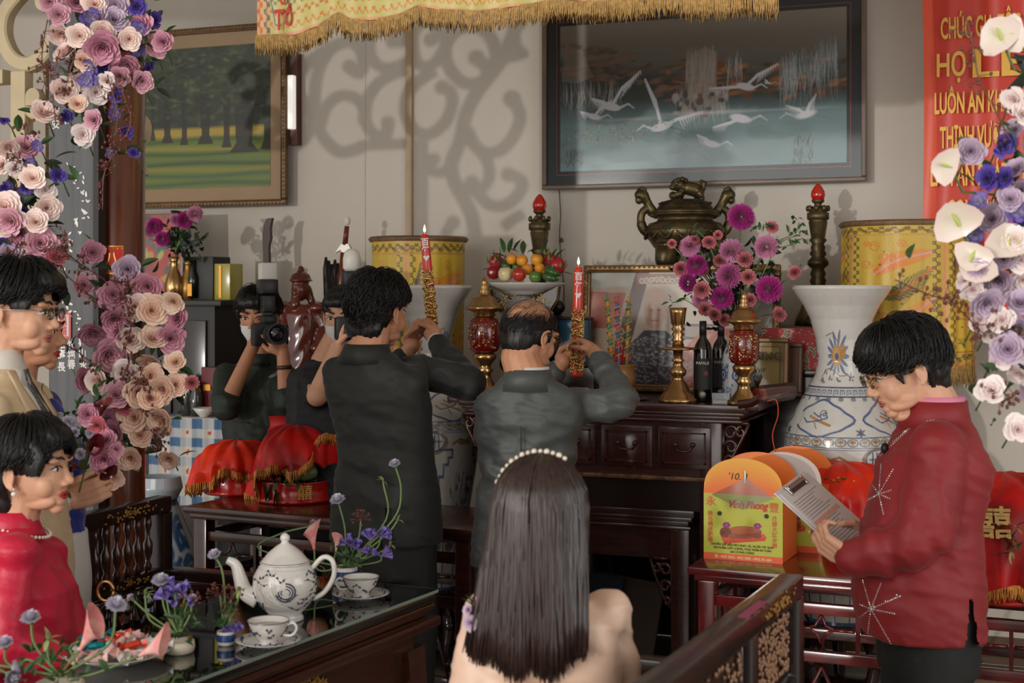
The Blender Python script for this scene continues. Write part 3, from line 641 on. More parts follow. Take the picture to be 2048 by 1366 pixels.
# ================================================================ PEOPLE
def skinmat(n,c):return mat(n,c,.5,var=.10,vs=14,spec=.4,bump=.05,bs=120)
SK1=skinmat('warm_skin',(196,140,108));SK2=skinmat('light_skin',(212,160,130));SK3=skinmat('tan_skin',(184,128,96))
M_hair=mat('black_hair',(22,19,18),.46,var=.3,vs=60,spec=.45);M_hairb=mat('dark_brown_hair',(50,33,29),.33,var=.45,vs=18,spec=.6,stretch=(8,8,.6))
M_eyew=mat('eye_white',(215,208,200),.3);M_iris=mat('dark_iris',(32,20,16),.15);M_lip=mat('lip_pink',(170,96,84),.45);M_lipr=mat('red_lips',(176,46,48),.35)
M_steel=mat('steel_wire',(150,148,142),.25,1);M_goldw=mat('gold_wire',(190,150,90),.25,1);M_lens=glass('spectacle_lens',(250,250,250),-.03,.02)
def headprims(b,H,s=1.0,ear=True,jaw=1.0,nose=1.0):
    b_=lambda c,r,R_=None:b.ell(Vector(c)*s,tuple(q*s for q in r),H,20,14,R_)
    b_((0,-.012,.030),(.0755,.094,.086));b_((0,.020,-.015),(.066,.074,.085));b_((0,.030,-.060),(.049*jaw,.054,.042));b_((0,.064,-.097),(.021*jaw,.017,.015))
    for x in(-1,1):
        b_((x*.037,.053,-.036),(.025,.025,.032));b_((x*.033,.080,.022),(.024,.012,.009));b_((x*.027,.034,-.078),(.021*jaw,.042,.019))
        if ear:
            E=TR((x*.076*s,-.012*s,-.012*s))@rot('Z',x*-.35)@rot('X',-.15)
            p=[]
            for i in range(13):a=-2.0+i*4.6/12;p.append((x*(.004+.006*math.cos(a*.5))*s,(-.014*math.cos(a*.9+.2))*s,(.030*math.sin(a*.62+.25))*s))
            b.tube(p,[.0042*s]*13,7,H@E);b.ell((x*.002,0,-.001),(.005*s,.013*s,.024*s),H@E,10,8);b.ell((x*.003*s,.006*s,-.025*s),(.005*s,.008*s,.009*s),H@E,8,6)
    b.limb([Vector(q)*s for q in((0,.083,.012),(0,.093,-.012),(0,.098+.004*nose,-.030))],[.007*s,.0085*s,.0115*s],H,10)
    for x in(-1,1):b_((x*.012,.092,-.036),(.009,.012,.008))
    b_((0,.076,-.058),(.025,.012,.007));b_((0,.075,-.069),(.021,.011,.007));b_((0,.074,-.082),(.02,.012,.01))
def facebits(H,s,t,lip,browm=None,open_=True,W=None):
    for x in(-1,1):
        b=MB(H);b.ell((x*.031*s,.0775*s,.002*s),(.0145*s,.010*s,.0072*s),n=14,m=8);e=b.obj('eye',M_eyew,t)
        b=MB(H);b.ell((x*.031*s,.0852*s,.002*s),(.0062*s,.003*s,.0062*s),n=12,m=6);b.obj('iris',M_iris,e)
        b=MB(H);b.tube([(x*.014*s,.0895*s,.003*s),(x*.024*s,.0905*s,.0098*s),(x*.036*s,.0875*s,.0098*s),(x*.048*s,.078*s,.003*s)],.0016*s,5);b.obj('eyelash',M_hair,t)
        b=MB(H);b.tube([(x*.013*s,.095*s,.024*s),(x*.028*s,.0955*s,.030*s),(x*.046*s,.083*s,.026*s)],[.003*s,.0036*s,.0014*s],6,flat=1);b.obj('eyebrow',M_hair,t)
    b=MB(H);b.tube([(-.023*s,.083*s,-.063*s),(-.010*s,.0875*s,-.0595*s),(0,.0885*s,-.061*s),(.010*s,.0875*s,-.0595*s),(.023*s,.083*s,-.063*s)],[.001,.0042*s,.0036*s,.0042*s,.001],6)
    b.tube([(-.020*s,.083*s,-.066*s),(0,.0870*s,-.070*s),(.020*s,.083*s,-.066*s)],[.001,.0052*s,.001],6);b.obj('lips',lip,t)
def specs(H,s,t,m,half=False):
    b=MB(H)
    for x in(-1,1):
        p=[(x*(.032+.021*math.cos(a))*s,.102*s,(.0+.016*math.sin(a))*s) for a in[i*PI/8 for i in range(17)]];b.tube(p,.0009,5);b.tube([(x*.052*s,.100*s,.006*s),(x*.076*s,.07*s,.008*s),(x*.083*s,-.012*s,.004*s),(x*.08*s,-.03*s,-.012*s)],.0012,5)
    b.tube([(-.012*s,.102*s,.002),(0,.106*s,.006),(.012*s,.102*s,.002)],.0011,5);g=b.obj('spectacles',m,t)
    for x in(-1,1):MB(H).lathe([(.020*s,0),(0,0)],16,TR((x*.032*s,.102*s,0))@rot('X',R(90))@Matrix.Diagonal((1,.78,1,1))).obj('lens',M_lens,g)
def hand(b,W,d,n,side=1,curl=(.5,.5,.5,.5),s=1.0,thumb=.6,spread=.12):
    """W wrist, d towards fingers, n palm normal (fingers bend towards n); side +1: thumb on +x of frame"""
    d=Vector(d).normalized();n=Vector(n);n=(n-d*n.dot(d)).normalized();x=d.cross(n).normalized()*side;W=Vector(W)
    P=lambda a,c,e:W+x*(a*s)+d*(c*s)+n*(e*s)
    for a in(-.026,-.009,.009,.026):b.limb([P(a*.72,.012,0),P(a,.05,-.002),P(a*1.05,.086,0)],[.0155*s,.014*s,.0115*s],n=8)
    L=[(.026,.043,.025,.020),(.009,.047,.029,.022),(-.009,.043,.027,.021),(-.026,.033,.020,.018)]
    for k,(a,l1,l2,l3) in enumerate(L):
        c=curl[k];p=Vector((a*1.05,.086,0));ang=c*.9;sp=spread*(a/.026);pts=[p]
        for l,dc in((l1,c*.9),(l2,c*1.35),(l3,c*.8)):
            p=p+Vector((math.sin(sp)*l,math.cos(ang)*l,math.sin(ang)*l));pts.append(p);ang+=dc
        b.limb([P(*q) for q in pts],[.0092*s,.0086*s,.0078*s,.0066*s],n=8)
    tpts=[(.020,.018,.004),(.044,.045,.012+.012*thumb),(.052-.012*thumb,.075,.022+.026*thumb),(.046-.02*thumb,.10,.028+.034*thumb)]
    b.limb([P(*q) for q in tpts],[.0155*s,.0125*s,.0105*s,.0082*s],n=8)
def hairshell(H,s,prims,vox=.005,noise_=.0035,ny=3.0,cut=None,name='hair',m=None,t=None,streak=90):
    b=MB()
    for c,r,*o in prims:b.ell(Vector(c)*s,tuple(q*s for q in r),None,24,16,o[0] if o else None)
    me=fuse(b,vox,3);co=getco(me)
    if cut:
        delverts(me,[cut(*(v/s)) for v in co]);co=getco(me)
    nn=normals(me);az=np.arctan2(co[:,0],co[:,1]+.02);el=np.arctan2(co[:,2],np.hypot(co[:,0],co[:,1]))
    dsp=n2(az*streak/6+40,el*3+40,3);co=co+nn*(dsp*noise_*s)[:,None];setco(me,co);me.transform(H)
    return link_mesh(name,me,m or M_hair,t)
def strands(H,s,n,th,t0=lambda a:.05,lift=.004,L=(.5,.9),r=.0028,m=None,t=None,name='hair_locks',swirl=.25,ctr=(0,-.012,.030),rad=(.080,.099,.092),wav=.0,back=0,seed=1,jit=.006):
    rn=random.Random(seed);b=MB(H);n=int(n*2.6);r=r*.52;Rb=rot('X',back)
    for _ in range(n):
        a=rn.uniform(-PI,PI);tm=th(a);tt0=t0(a);q=tt0+(tm-tt0)*rn.random()**.7;ln=rn.uniform(*L);tt1=min(q+ln,tm+rn.uniform(-.08,.10));q=min(q,tt1-.12)
        pts=[];lf=rn.uniform(0,1)*jit;aa=a;wv=rn.uniform(0,6)
        for k in range(7):
            u=k/6;e=q+(tt1-q)*u;a2=aa+swirl*u*(1 if rn.random()>.02 else-1)+wav*math.sin(u*7+wv);R_=1+(lift+lf*math.sin(u*PI)+lf*.3)/.09
            v=Rb@Vector((math.sin(a2)*math.sin(e),math.cos(a2)*math.sin(e),math.cos(e)))
            pts.append(Vector((ctr[0]+rad[0]*R_*v.x,ctr[1]+rad[1]*R_*v.y,ctr[2]+rad[2]*R_*v.z))*s)
        b.tube(pts,[r*s*k for k in(.5,.9,1,1,.9,.7,.25)],3,cap=False)
    return b.obj(name,m or M_hair,t)
def wrinkle(me,amp,f,axis=2,lo=None,hi=None,skew=0):
    co=getco(me);nn=normals(me);a=np.arctan2(co[:,1]-co[:,1].mean(),co[:,0]-co[:,0].mean());z=co[:,2]
    d=n2(a*f[0]+30+z*skew,z*f[1]+30,3);wgt=np.ones(len(z)) if lo is None else np.clip((z-lo)/.08,0,1)*np.clip((hi-z)/.08,0,1)
    setco(me,co+nn*(d*amp*wgt)[:,None])
def headframe(P,yaw,pitch=0,roll=0):return TR(P)@rot('Z',yaw)@rot('X',pitch)@rot('Y',roll)
def sleeve(b,pts,rs):b.limb([Vector(p) for p in pts],rs,n=18)
def sleevefolds(me,P,Q,amp,width=.10,freq=55):
    """diagonal creases around a joint P with limb axis Q"""
    co=getco(me);nn=normals(me);P=np.array(P);q=np.array(Vector(Q).normalized());v=co-P;al=v@q;d=np.linalg.norm(v,axis=1)
    w_=np.exp(-(d/width)**2);ph=al*freq+n2(co[:,0]*9+20,co[:,2]*9+20,2)*3.2;setco(me,co+nn*(np.sin(ph)*amp*w_)[:,None])
def person(label,P,yaw,group=None):
    t=thing('person',label,'person',(P[0],P[1],0),yaw,group);return t,wmat(t)
def core(b,W,neckbase,hips,feet=None,kneez=.5,seat=None):
    """slim body under the clothes so that the figure is one continuous surface"""
    b.limb([neckbase,(neckbase[0],neckbase[1]-.01,neckbase[2]-.12),(hips[0],hips[1],hips[2]+.15),hips],[.045,.058,.07,.09],W)
    for x in(-1,1):
        if seat:b.limb([(hips[0]+x*.09,hips[1],hips[2]),(hips[0]+x*.10,hips[1]+.40,hips[2]+.02),(hips[0]+x*.10,hips[1]+.40,.08),(hips[0]+x*.10,hips[1]+.52,.05)],[.085,.06,.045,.04],W)
        else:b.limb([(hips[0]+x*.09,hips[1],hips[2]),(hips[0]+x*.10,hips[1]+.02,kneez),(hips[0]+x*.10,hips[1]-.01,.09),(hips[0]+x*.11,hips[1]+.12,.05)],[.085,.06,.045,.04],W)
SHOE=mat('black_shoe_leather',(24,21,20),.3)
def shoes(t,W,hips,y=0):
    for x in(-1,1):MB(W).limb([(hips[0]+x*.11,hips[1]-.05+y,.045),(hips[0]+x*.11,hips[1]+.06+y,.045),(hips[0]+x*.115,hips[1]+.17+y,.035)],[.045,.047,.036]).obj('shoe',SHOE,t)
def secs(z0,zt,hem,waist,chest,sh,nb,y0=0,belly=0):
    L=zt-z0;f=lambda k:z0+L*k
    return[(0,y0+.5*belly,z0,hem[0],hem[1]+belly*.5,2.6),(0,y0+belly,f(.14),hem[0],hem[1]+belly,2.5),(0,y0+belly,f(.34),(hem[0]+waist[0])/2,(hem[1]+waist[1])/2+belly,2.4),(0,y0+belly*.7,f(.50),waist[0],waist[1]+belly*.6,2.35),
            (nb[0]*.2,y0*.7+nb[1]*.15,f(.64),(waist[0]+chest[0])/2,chest[1],2.35),(nb[0]*.4,nb[1]*.4,f(.77),chest[0],chest[1],2.4),(nb[0]*.6,nb[1]*.65,zt-.085,sh[0],sh[1]+.015,2.4),(nb[0]*.8,nb[1]*.85,zt-.045,sh[0]*.90,sh[1],2.3),(nb[0]*.9,nb[1]*.95,zt-.015,sh[0]*.62,sh[1]*.9,2.1),(nb[0],nb[1],zt+.015,.080,.076,2)]
def L2(W,p):return W.inverted()@Vector(p)
# ------------------------------------------------------------ man in the black suit
D=4.86;hp=pD(758,622,D);t,W=person('man in a black suit seen from behind, raising the taller lit red candle',(hp.x+.035,hp.y-.02),R(-4));hl=L2(W,hp)
Hd=headframe(hp,R(-10),R(-4));b=MB();headprims(b,Hd,1.06,nose=.9)
nb=(hl.x-.015,hl.y-.06,hl.z-.145);b.limb([Hd@Vector((0,-.025,-.04)),Hd@Vector((0,-.035,-.09)),W@Vector(nb)],[.062,.060,.066])
core(b,W,nb,(0,0,.88));wr1=pD(862,668,D+.30);wl1=pD(826,690,D+.34);el1=pD(938,772,D+.02);sh1=pD(830,742,D+.02);ell=pD(735,800,D+.45);shl=pD(678,744,D-.0)
b.limb([sh1,el1,wr1],[.038,.034,.027]);b.limb([shl,ell,wl1],[.038,.034,.027])
cd1=(pD(853,640,D+.38))
hand(b,pD(880,672,D+.28),pD(856,642,D+.36)-pD(880,672,D+.28),-RX*.9+FW*.5,1,(.9,.95,1,1),.92,.5);hand(b,pD(812,690,D+.38),pD(846,648,D+.36)-pD(812,690,D+.38),RX*.6-FW*.6,-1,(.45,.5,.6,.8),.92,.3)
me=fuse(b,.0036,3);link_mesh('body',me,SK1,t);facebits(Hd,1.06,t,M_lip)
hairshell(Hd,1.06,[((0,-.020,.045),(.084,.100,.084)),((0,-.055,.0),(.078,.066,.088)),((0,.03,.075),(.068,.07,.052)),((0,-.068,-.055),(.062,.034,.045))],cut=lambda x,y,z:y>.062 and z<.05,t=t,noise_=.007)
strands(Hd,1.06,800,lambda a:1.15+.95*abs(a/PI)**.8+(.35 if abs(a)>2 else 0),m=M_hair,t=t,lift=.008,r=.003,jit=.014,wav=.09,seed=3,rad=(.082,.102,.094))
BS=mat('black_suit_wool',(27,29,26),.72,var=.12,vs=5,bump=.08,bs=300,sheen=.08)
def jacket(t,W,sec,sl,m,voxel=.0075,folds=(),wr=(.006,(2.2,9),3),name='jacket',vent=None,neck=None,sm=9):
    sec=[q if len(q)>5 else q+(2,) for q in sec];z0,z1=sec[0][2],sec[-1][2]
    b=MB();b.loft([(x,y,z,a,c,p) for x,y,z,a,c,p in sec],40,W)
    for pts,rs in sl:sleeve(b,pts,rs)
    me=fuse(b,voxel,sm)
    wrinkle(me,wr[0],wr[1],skew=wr[2])
    for P,Q,amp,wd,fq in folds:sleevefolds(me,P,Q,amp*1.5,wd,fq)
    co=getco(me);nn=normals(me);d=n2(co[:,0]*16+co[:,2]*9+50,co[:,2]*26+co[:,1]*8+50,2);d=-np.abs(d)**.7*.0065*np.clip(1.25-np.abs(co[:,2]-(z1+z0)/2)*0,0,1);setco(me,co+nn*d[:,None])
    if vent:
        co=getco(me);Wi=np.array(W.inverted());l=co@Wi[:3,:3].T+Wi[:3,3];delverts(me,vent(l[:,0],l[:,1],l[:,2]))
    return link_mesh(name,me,m,t)
z0=hl.z
sc_=z0-1.605
zt=nb[2];js=secs(.775,zt,(.196,.140),(.172,.122),(.190,.115),(.190,.078),nb)
wc1=wr1+(el1-wr1)*.22;wc2=wl1+(ell-wl1)*.22
jacket(t,W,js,[([W@Vector((.12,nb[1]*.7,zt-.10)),sh1,(sh1+el1)/2+Vector((0,0,.01)),el1],[.055,.062,.066,.060]),([el1,(el1+wc1)/2,wc1],[.063,.054,.045]),([W@Vector((-.12,nb[1]*.7,zt-.10)),shl,(shl+ell)/2,ell],[.055,.060,.060,.056]),([ell,wc2],[.058,.044])],BS,
       folds=[(sh1,el1-sh1,.004,.12,60),(el1,wr1-el1,.006,.10,70),(W@Vector((0,-.1,1.02)),(0.25,0,1),.005,.16,60)],vent=lambda x,y,z:(np.abs(x-.085)<(.93-z)*.16)&(z<.93)&(y<-.02))
MB(W).loft([(nb[0],nb[1],zt-.03,.105,.088),(nb[0],nb[1],zt+.012,.084,.077),(nb[0],nb[1]+.004,zt+.034,.077,.071)],28).obj('collar',BS,t)
MB().limb([wc1,wr1+(el1-wr1)*.16],[.036,.034]).obj('shirt_cuff',mat('white_shirt_cotton',(214,208,198),.6,var=.04),t)
for k,zz in enumerate((.80,.84,.88)):pass
TBK=mat('black_trouser_wool',(24,25,24),.75,var=.1,vs=5)
def trousers(t,W,hz,w_=.1,m=TBK,hips=(0,0),spread=.10):
    b=MB(W);b.loft([(hips[0],hips[1],hz-.22,.17,.125,2.4),(hips[0],hips[1],hz-.05,.178,.13,2.4),(hips[0],hips[1],hz+.10,.165,.12,2.4)],30)
    for x in(-1,1):b.limb([(hips[0]+x*spread*.9,hips[1],hz-.1),(hips[0]+x*spread,hips[1]+.02,.50),(hips[0]+x*(spread+.005),hips[1]-.01,.09)],[.095,.080,.066])
    me=fuse(b,.012,3);wrinkle(me,.006,(2,6),skew=2);link_mesh('trousers',me,m,t)
trousers(t,W,.88);shoes(t,W,(0,0))
# ------------------------------------------------------------ man in the grey suit
D=4.78;hp=pD(1060,672,D);t,W=person('man in a dark grey suit seen from behind, balding, raising the shorter lit red candle',(hp.x-.01,hp.y+.0),R(12));hl=L2(W,hp)
Hd=headframe(hp,R(-22),R(-12));b=MB();headprims(b,Hd,1.0,nose=.9,jaw=1.1)
nb=(hl.x,hl.y-.05,hl.z-.145);b.limb([Hd@Vector((0,-.025,-.04)),Hd@Vector((0,-.035,-.08)),W@Vector(nb)],[.064,.064,.070])
core(b,W,nb,(0,0,.84));wr2=pD(1188,705,D+.22);wl2=pD(1128,722,D+.34);el2=pD(1243,808,D-.02);sh2=pD(1142,815,D);ell2=pD(1045,822,D+.42);shl2=pD(982,815,D)
b.limb([sh2,el2,wr2],[.038,.034,.027]);b.limb([shl2,ell2,wl2],[.038,.034,.027])
hand(b,pD(1196,706,D+.22),pD(1160,674,D+.30)-pD(1196,706,D+.22),-RX*.7+FW*.6-UP*.2,1,(.75,.85,.9,1),.9,.4);hand(b,pD(1116,724,D+.36),pD(1152,706,D+.33)-pD(1116,724,D+.36),RX*.2-FW*.9,-1,(.5,.5,.6,.7),.88,.3)
me=fuse(b,.0036,3);link_mesh('body',me,SK1,t);facebits(Hd,1.0,t,M_lip);specs(Hd,1.0,t,M_goldw)
M_thin=mat('thin_greying_hair',(96,74,62),.6)
hairshell(Hd,1.0,[((0,-.016,.012),(.0815,.0985,.072)),((0,-.058,-.02),(.066,.052,.062))],cut=lambda x,y,z:(y>.035 and z<.05) or(z>.045-.35*max(0,y)),t=t,noise_=.003)
strands(Hd,1.0,560,lambda a:1.2+.85*abs(a/PI)**.8+(.25 if abs(a)>2 else 0),t0=lambda a:1.0 if abs(a)>.7 else.9,t=t,lift=.003,r=.0022,jit=.004,seed=5,L=(.35,.6))
strands(Hd,1.0,90,lambda a:1.05,t0=lambda a:.02,t=t,lift=-.001,r=.0009,jit=.002,seed=6,L=(.3,.7),m=M_thin,name='thin_hair')
GS=mat('dark_grey_suit_weave',(70,74,73),.5,var=.16,vs=60,bump=.12,bs=200,sheen=.08,stretch=(.6,.6,6))
zt=nb[2]
js=secs(.70,zt,(.192,.14),(.162,.118),(.184,.112),(.188,.076),nb)
wc1=wr2+(el2-wr2)*.2;wc2=wl2+(ell2-wl2)*.2
jacket(t,W,js,[([W@Vector((.12,nb[1]*.7,zt-.10)),sh2,(sh2+el2)/2,el2],[.054,.062,.064,.060]),([el2,(el2+wc1)/2+RX*.012,wc1],[.062,.056,.046]),([W@Vector((-.12,nb[1]*.7,zt-.10)),shl2,(shl2+ell2)/2,ell2],[.054,.060,.060,.054]),([ell2,wc2],[.056,.044])],GS,
       folds=[(sh2,el2-sh2,.005,.12,60),(el2,wr2-el2,.007,.11,75),((wr2+el2)/2,wr2-el2,.004,.08,90),(W@Vector((.1,-.1,1.02)),(-.5,0,1),.006,.12,75),(W@Vector((-.1,-.1,.98)),(.5,0,1),.006,.12,75),(shl2,(0,0,1),.004,.09,60)],wr=(.007,(1.5,14),4))
MB(W).loft([(nb[0],nb[1]+.004,zt-.035,.104,.090),(nb[0],nb[1],zt+.012,.083,.076),(nb[0],nb[1]+.004,zt+.036,.076,.071)],28).obj('collar',GS,t)
MB(W).loft([(nb[0],nb[1]+.004,zt+.02,.073,.069),(nb[0],nb[1]+.006,zt+.044,.071,.067)],28).obj('shirt_collar',MATS['white_shirt_cotton'],t)
b=MB(W);b.tube([(0,-.030-.128+.0-q[1],q[0]) for q in[(.80,.0),(.95,-.012),(1.05,-.022),(1.15,-.016),(zt-.145,-.01)]],.0022,5);b.obj('back_seam',mat('dark_seam_thread',(44,47,46),.7),t)
trousers(t,W,.84,m=mat('grey_trouser_weave',(50,52,52),.6));shoes(t,W,(0,0))
# ------------------------------------------------------------ announcer in the red jacket
D=3.85;hp=pD(1806,738,D);t,W=person('man in a dark red jacket with rhinestone starbursts reading from a clipboard',(pD(1862,1000,D).x,pD(1862,1000,D).y),R(112));hl=L2(W,hp)
Hd=headframe(hp,R(115),R(-20));b=MB();headprims(b,Hd,1.04,jaw=1.2,nose=1.1)
b.ell((0,.03,-.118),(.036,.04,.018),Hd,14,8)
nb=(hl.x,hl.y-.095,hl.z-.125);b.limb([Hd@Vector((0,-.02,-.03)),Hd@Vector((0,-.045,-.09)),W@Vector(nb)],[.062,.064,.072])
core(b,W,nb,(0,0,.82));sh3=pD(1876,892,D-.13);el3=pD(1846,1068,D-.19);wr3=pD(1700,1118,D-.12);shf=pD(1838,870,D+.17);elf=pD(1800,1040,D+.26);wrf=pD(1728,1068,D+.10)
b.limb([sh3,el3,wr3],[.038,.034,.029]);b.limb([shf,elf,wrf],[.038,.034,.027])
hand(b,pD(1706,1122,D-.12),-RX*.75+UP*.45+FW*.25,RX*.2+UP*.55+FW*.65,1,(.8,.85,.9,.9),.98,.5);hand(b,wrf,-RX*.9+UP*.1,-UP*.3-FW*.7,1,(.3,.3,.4,.5),.95,.4)
me=fuse(b,.0032,3);link_mesh('body',me,SK2,t);facebits(Hd,1.04,t,M_lip);specs(Hd,1.04,t,M_goldw)
hairshell(Hd,1.04,[((0,-.016,.050),(.088,.103,.086)),((0,-.052,.005),(.083,.070,.095)),((0,.045,.075),(.07,.062,.042)),((.0,-.07,-.05),(.062,.036,.05)),((.072,.03,.02),(.012,.02,.045)),((-.072,.03,.02),(.012,.02,.045))],cut=lambda x,y,z:(y>.075 and z<.052) or(abs(x)>.055 and y>-.03 and y<.03 and z<-.004) or(y>.05 and z<-.01),t=t,noise_=.006)
strands(Hd,1.04,900,lambda a:1.1+.9*abs(a/PI)**.7+(.35 if abs(a)>2.1 else 0),t=t,lift=.009,r=.0026,jit=.012,seed=8,back=-.2,rad=(.083,.104,.096),swirl=.35,L=(.6,1.0))
RJ=mat('dark_red_jacket_cloth',(134,26,30),.62,var=.10,vs=5,bump=.08,bs=260,sheen=.08)
zt=nb[2]
js=secs(.70,zt,(.195,.150),(.178,.138),(.195,.150),(.180,.100),nb,y0=.012,belly=.024)
wc1=wr3+(el3-wr3)*.07;wc2=wrf+(elf-wrf)*.2
jk=jacket(t,W,js,[([W@Vector((-.10,nb[1]*.7,zt-.10)),sh3,(sh3+el3)/2+RX*.01,el3],[.062,.078,.082,.076]),([el3,(el3+wc1)/2-UP*.012,wc1],[.074,.066,.054]),([W@Vector((.11,nb[1]*.7,zt-.10)),shf,(shf+elf)/2,elf],[.060,.068,.066,.06]),([elf,wc2],[.06,.048])],RJ,
       folds=[(el3,wr3-el3,.008,.11,55),(sh3,el3-sh3,.004,.12,45),((el3+wr3)/2,wr3-el3,.005,.08,70)],vent=lambda x,y,z:(np.abs(y+.05)<(.84-z)*.12)&(z<.84)&(x<0),wr=(.005,(1.5,8),3))
MB(W).loft([(nb[0],nb[1]+.01,zt-.03,.108,.10),(nb[0],nb[1]+.004,zt+.016,.088,.084),(nb[0],nb[1],zt+.040,.080,.078)],28).obj('collar',RJ,t)
MB(W).loft([(nb[0],nb[1]+.006,zt+.02,.078,.076),(nb[0],nb[1]+.002,zt+.052,.075,.073)],28).obj('shirt_collar',mat('pink_shirt_cotton',(214,128,156),.6),t)
# rhinestone starbursts set on the cloth
dg=bpy.context.evaluated_depsgraph_get();dg.update()
from mathutils.bvhtree import BVHTree
def bvh(o):
    me=o.data;Wm=wmat(o);return BVHTree.FromPolygons([Wm@v.co for v in me.vertices],[p.vertices[:] for p in me.polygons])
BV=bvh(jk)
def onto(BV,px,py):
    d=ray(px,py).normalized();h=BV.ray_cast(E0,d);return(h[0],h[1]) if h[0] is not None else None
stone=MB().lathe([(.0018,0),(.0022,.0006),(.0013,.0016),(0,.0018)],8).mesh('rhinestone');stone.materials.append(mat('rhinestone',(222,220,218),.08,.6,coat=1))
def star(cx,cy,rays):
    for a,ln,n in rays:
        for k in range(n):
            q=onto(BV,cx+math.cos(a)*ln*(k+.3)/n,cy-math.sin(a)*ln*(k+.3)/n)
            if not q:continue
            o=bpy.data.objects.new('rhinestone',stone);C.objects.link(o);o.parent=t;Mx=W.inverted()@TR(q[0])@frame(q[1]).to_4x4();s_=1.0+(.9 if k==0 else 0)+random.random()*.2;Mx=Mx@Matrix.Diagonal((s_,s_,s_,1));o.matrix_basis=Mx
star(1758,988,[(1.5,62,15),(2.2,48,10),(3.6,44,10),(-1.35,44,11),(-2.6,64,13),(.3,28,6),(-.4,26,6),(1.05,60,12)])
star(1742,1218,[(1.85,62,15),(1.2,58,13),(.42,66,15),(.5,76,3),(-.2,50,11),(-1.05,88,17),(-1.7,52,11),(2.75,26,6),(-2.5,30,7)])
star(1832,846,[(.15,38,7),(-2.5,34,9),(-2.45,62,13),(-2.4,100,20)])
q=onto(BV,1755,900) or onto(BV,1775,900) or onto(BV,1795,905);MB().ell(q[0]+q[1]*.008,(.011,.011,.016)).obj('clip_microphone',M_hair,t)
trousers(t,W,.82,hips=(0,.01));shoes(t,W,(0,0))
# clipboard held by the announcer
c=[pD(1553,988,D+.02),pD(1606,948,D+.18),pD(1740,1062,D+.24),pD(1664,1080,D+.02)]
xx=(c[1]-c[0]).normalized();dn=(pD(1664,1078,D-.02)-c[0]);dn=(dn-xx*dn.dot(xx)).normalized();nz=xx.cross(-dn).normalized();
CBM=Matrix.Translation(c[0])@Matrix((xx,-dn,nz)).transposed().to_4x4()
if(CBM.to_3x3()@Vector((0,0,1))).dot(E0-c[0])<0:CBM=Matrix.Translation(c[0])@Matrix((xx,-dn,-nz)).transposed().to_4x4()
cb=thing('clipboard','white clipboard with printed form and steel clip held by the man in red jacket','clipboard',c[0]);Wd,Ln=.215,.31
MB().box((-.004,-Ln,-.004),(Wd,.006,0),CBM,bev=.0015).obj('board',mat('white_board',(206,204,204),.3),cb,smooth=False)
for k in range(5):MB().box((.004+.001*k,-Ln+.004+.001*k,.0004+k*.0007),(Wd-.006+.001*k,-.006,.001+k*.0007),CBM).obj('sheet',mat('printed_paper',(212,204,200),.6),cb,smooth=False)
b=MB(CBM)
for k in range(26):
    y=-.05-k*.009
    if k in(8,9):continue
    b.box((.02,y,.0042),(random.uniform(.12,.19),y+.0018,.0045))
b.obj('printed_lines',mat('grey_ink',(140,138,140),.7),cb,smooth=False);b=MB(CBM);b.box((.015,-.135,.0042),(.19,-.122,.0045));b.obj('printed_band',mat('peach_ink',(216,160,136),.7),cb,smooth=False)
b=MB(CBM);b.box((.05,-.016,.004),(.16,-.004,.012),bev=.002);b.box((.045,-.03,.004),(.055,.0,.010),bev=.002);b.box((.155,-.03,.004),(.165,.0,.010),bev=.002);b.obj('clip',M_steel,cb,smooth=False)
MB(CBM).box((.058,-.028,.0045),(.152,-.017,.0062)).obj('clip_plate',mat('black_clip',(40,38,38),.4),cb,smooth=False)
# ------------------------------------------------------------ woman with long hair, back to us
D=2.85;hp=pD(1085,1025,D);t,W=person('woman in a pale peach satin blouse seen from behind with long straight dark brown hair',(hp.x,hp.y),R(6));hl=L2(W,hp)
Hd=headframe(hp,R(0),R(-6));b=MB();headprims(b,Hd,.96);nb=(0,-.02,hl.z-.165);b.limb([Hd@Vector((0,-.02,-.05)),W@Vector(nb)],[.050,.050])
core(b,W,nb,(0,0,.55),seat=True);shr=pD(1214,1226,D+.02);shl_=pD(978,1226,D);er=pD(1240,1375,D+.05);ela=pD(946,1375,D)
lap=W@Vector((.05,.32,.62));b.limb([shr,er,lap],[.034,.028,.024]);b.limb([shl_,ela,W@Vector((-.05,.32,.62))],[.034,.028,.024])
hand(b,lap,W.to_3x3()@Vector((-.6,.7,-.1)),(0,0,-1),1,(.4,)*4,.85);hand(b,W@Vector((-.05,.32,.62)),W.to_3x3()@Vector((.6,.7,-.1)),(0,0,-1),-1,(.4,)*4,.85)
me=fuse(b,.005,3);link_mesh('body',me,SK2,t);facebits(Hd,.96,t,M_lipr)
PS=mat('peach_satin',(224,188,164),.38,var=.06,vs=4,sheen=.08,bump=.06,bs=14)
zt=nb[2];js=secs(.44,zt,(.19,.15),(.150,.108),(.165,.100),(.165,.068),nb)
jacket(t,W,js,[([W@Vector((.11,-.015,zt-.09)),shr,(shr+er)/2,er],[.048,.054,.054,.052]),([er,(er+lap)/2,lap],[.052,.045,.038]),([W@Vector((-.11,-.015,zt-.09)),shl_,(shl_+ela)/2,ela],[.048,.054,.054,.052]),([ela,W@Vector((-.05,.30,.63))],[.052,.04])],PS,name='blouse',folds=[(W@Vector((.05,-.1,.86)),(.5,0,1),.007,.14,60),(W@Vector((-.02,-.1,.76)),(-.5,0,1),.005,.12,60),(shr,(0,0,1),.004,.1,45)],wr=(.004,(2,7),6))
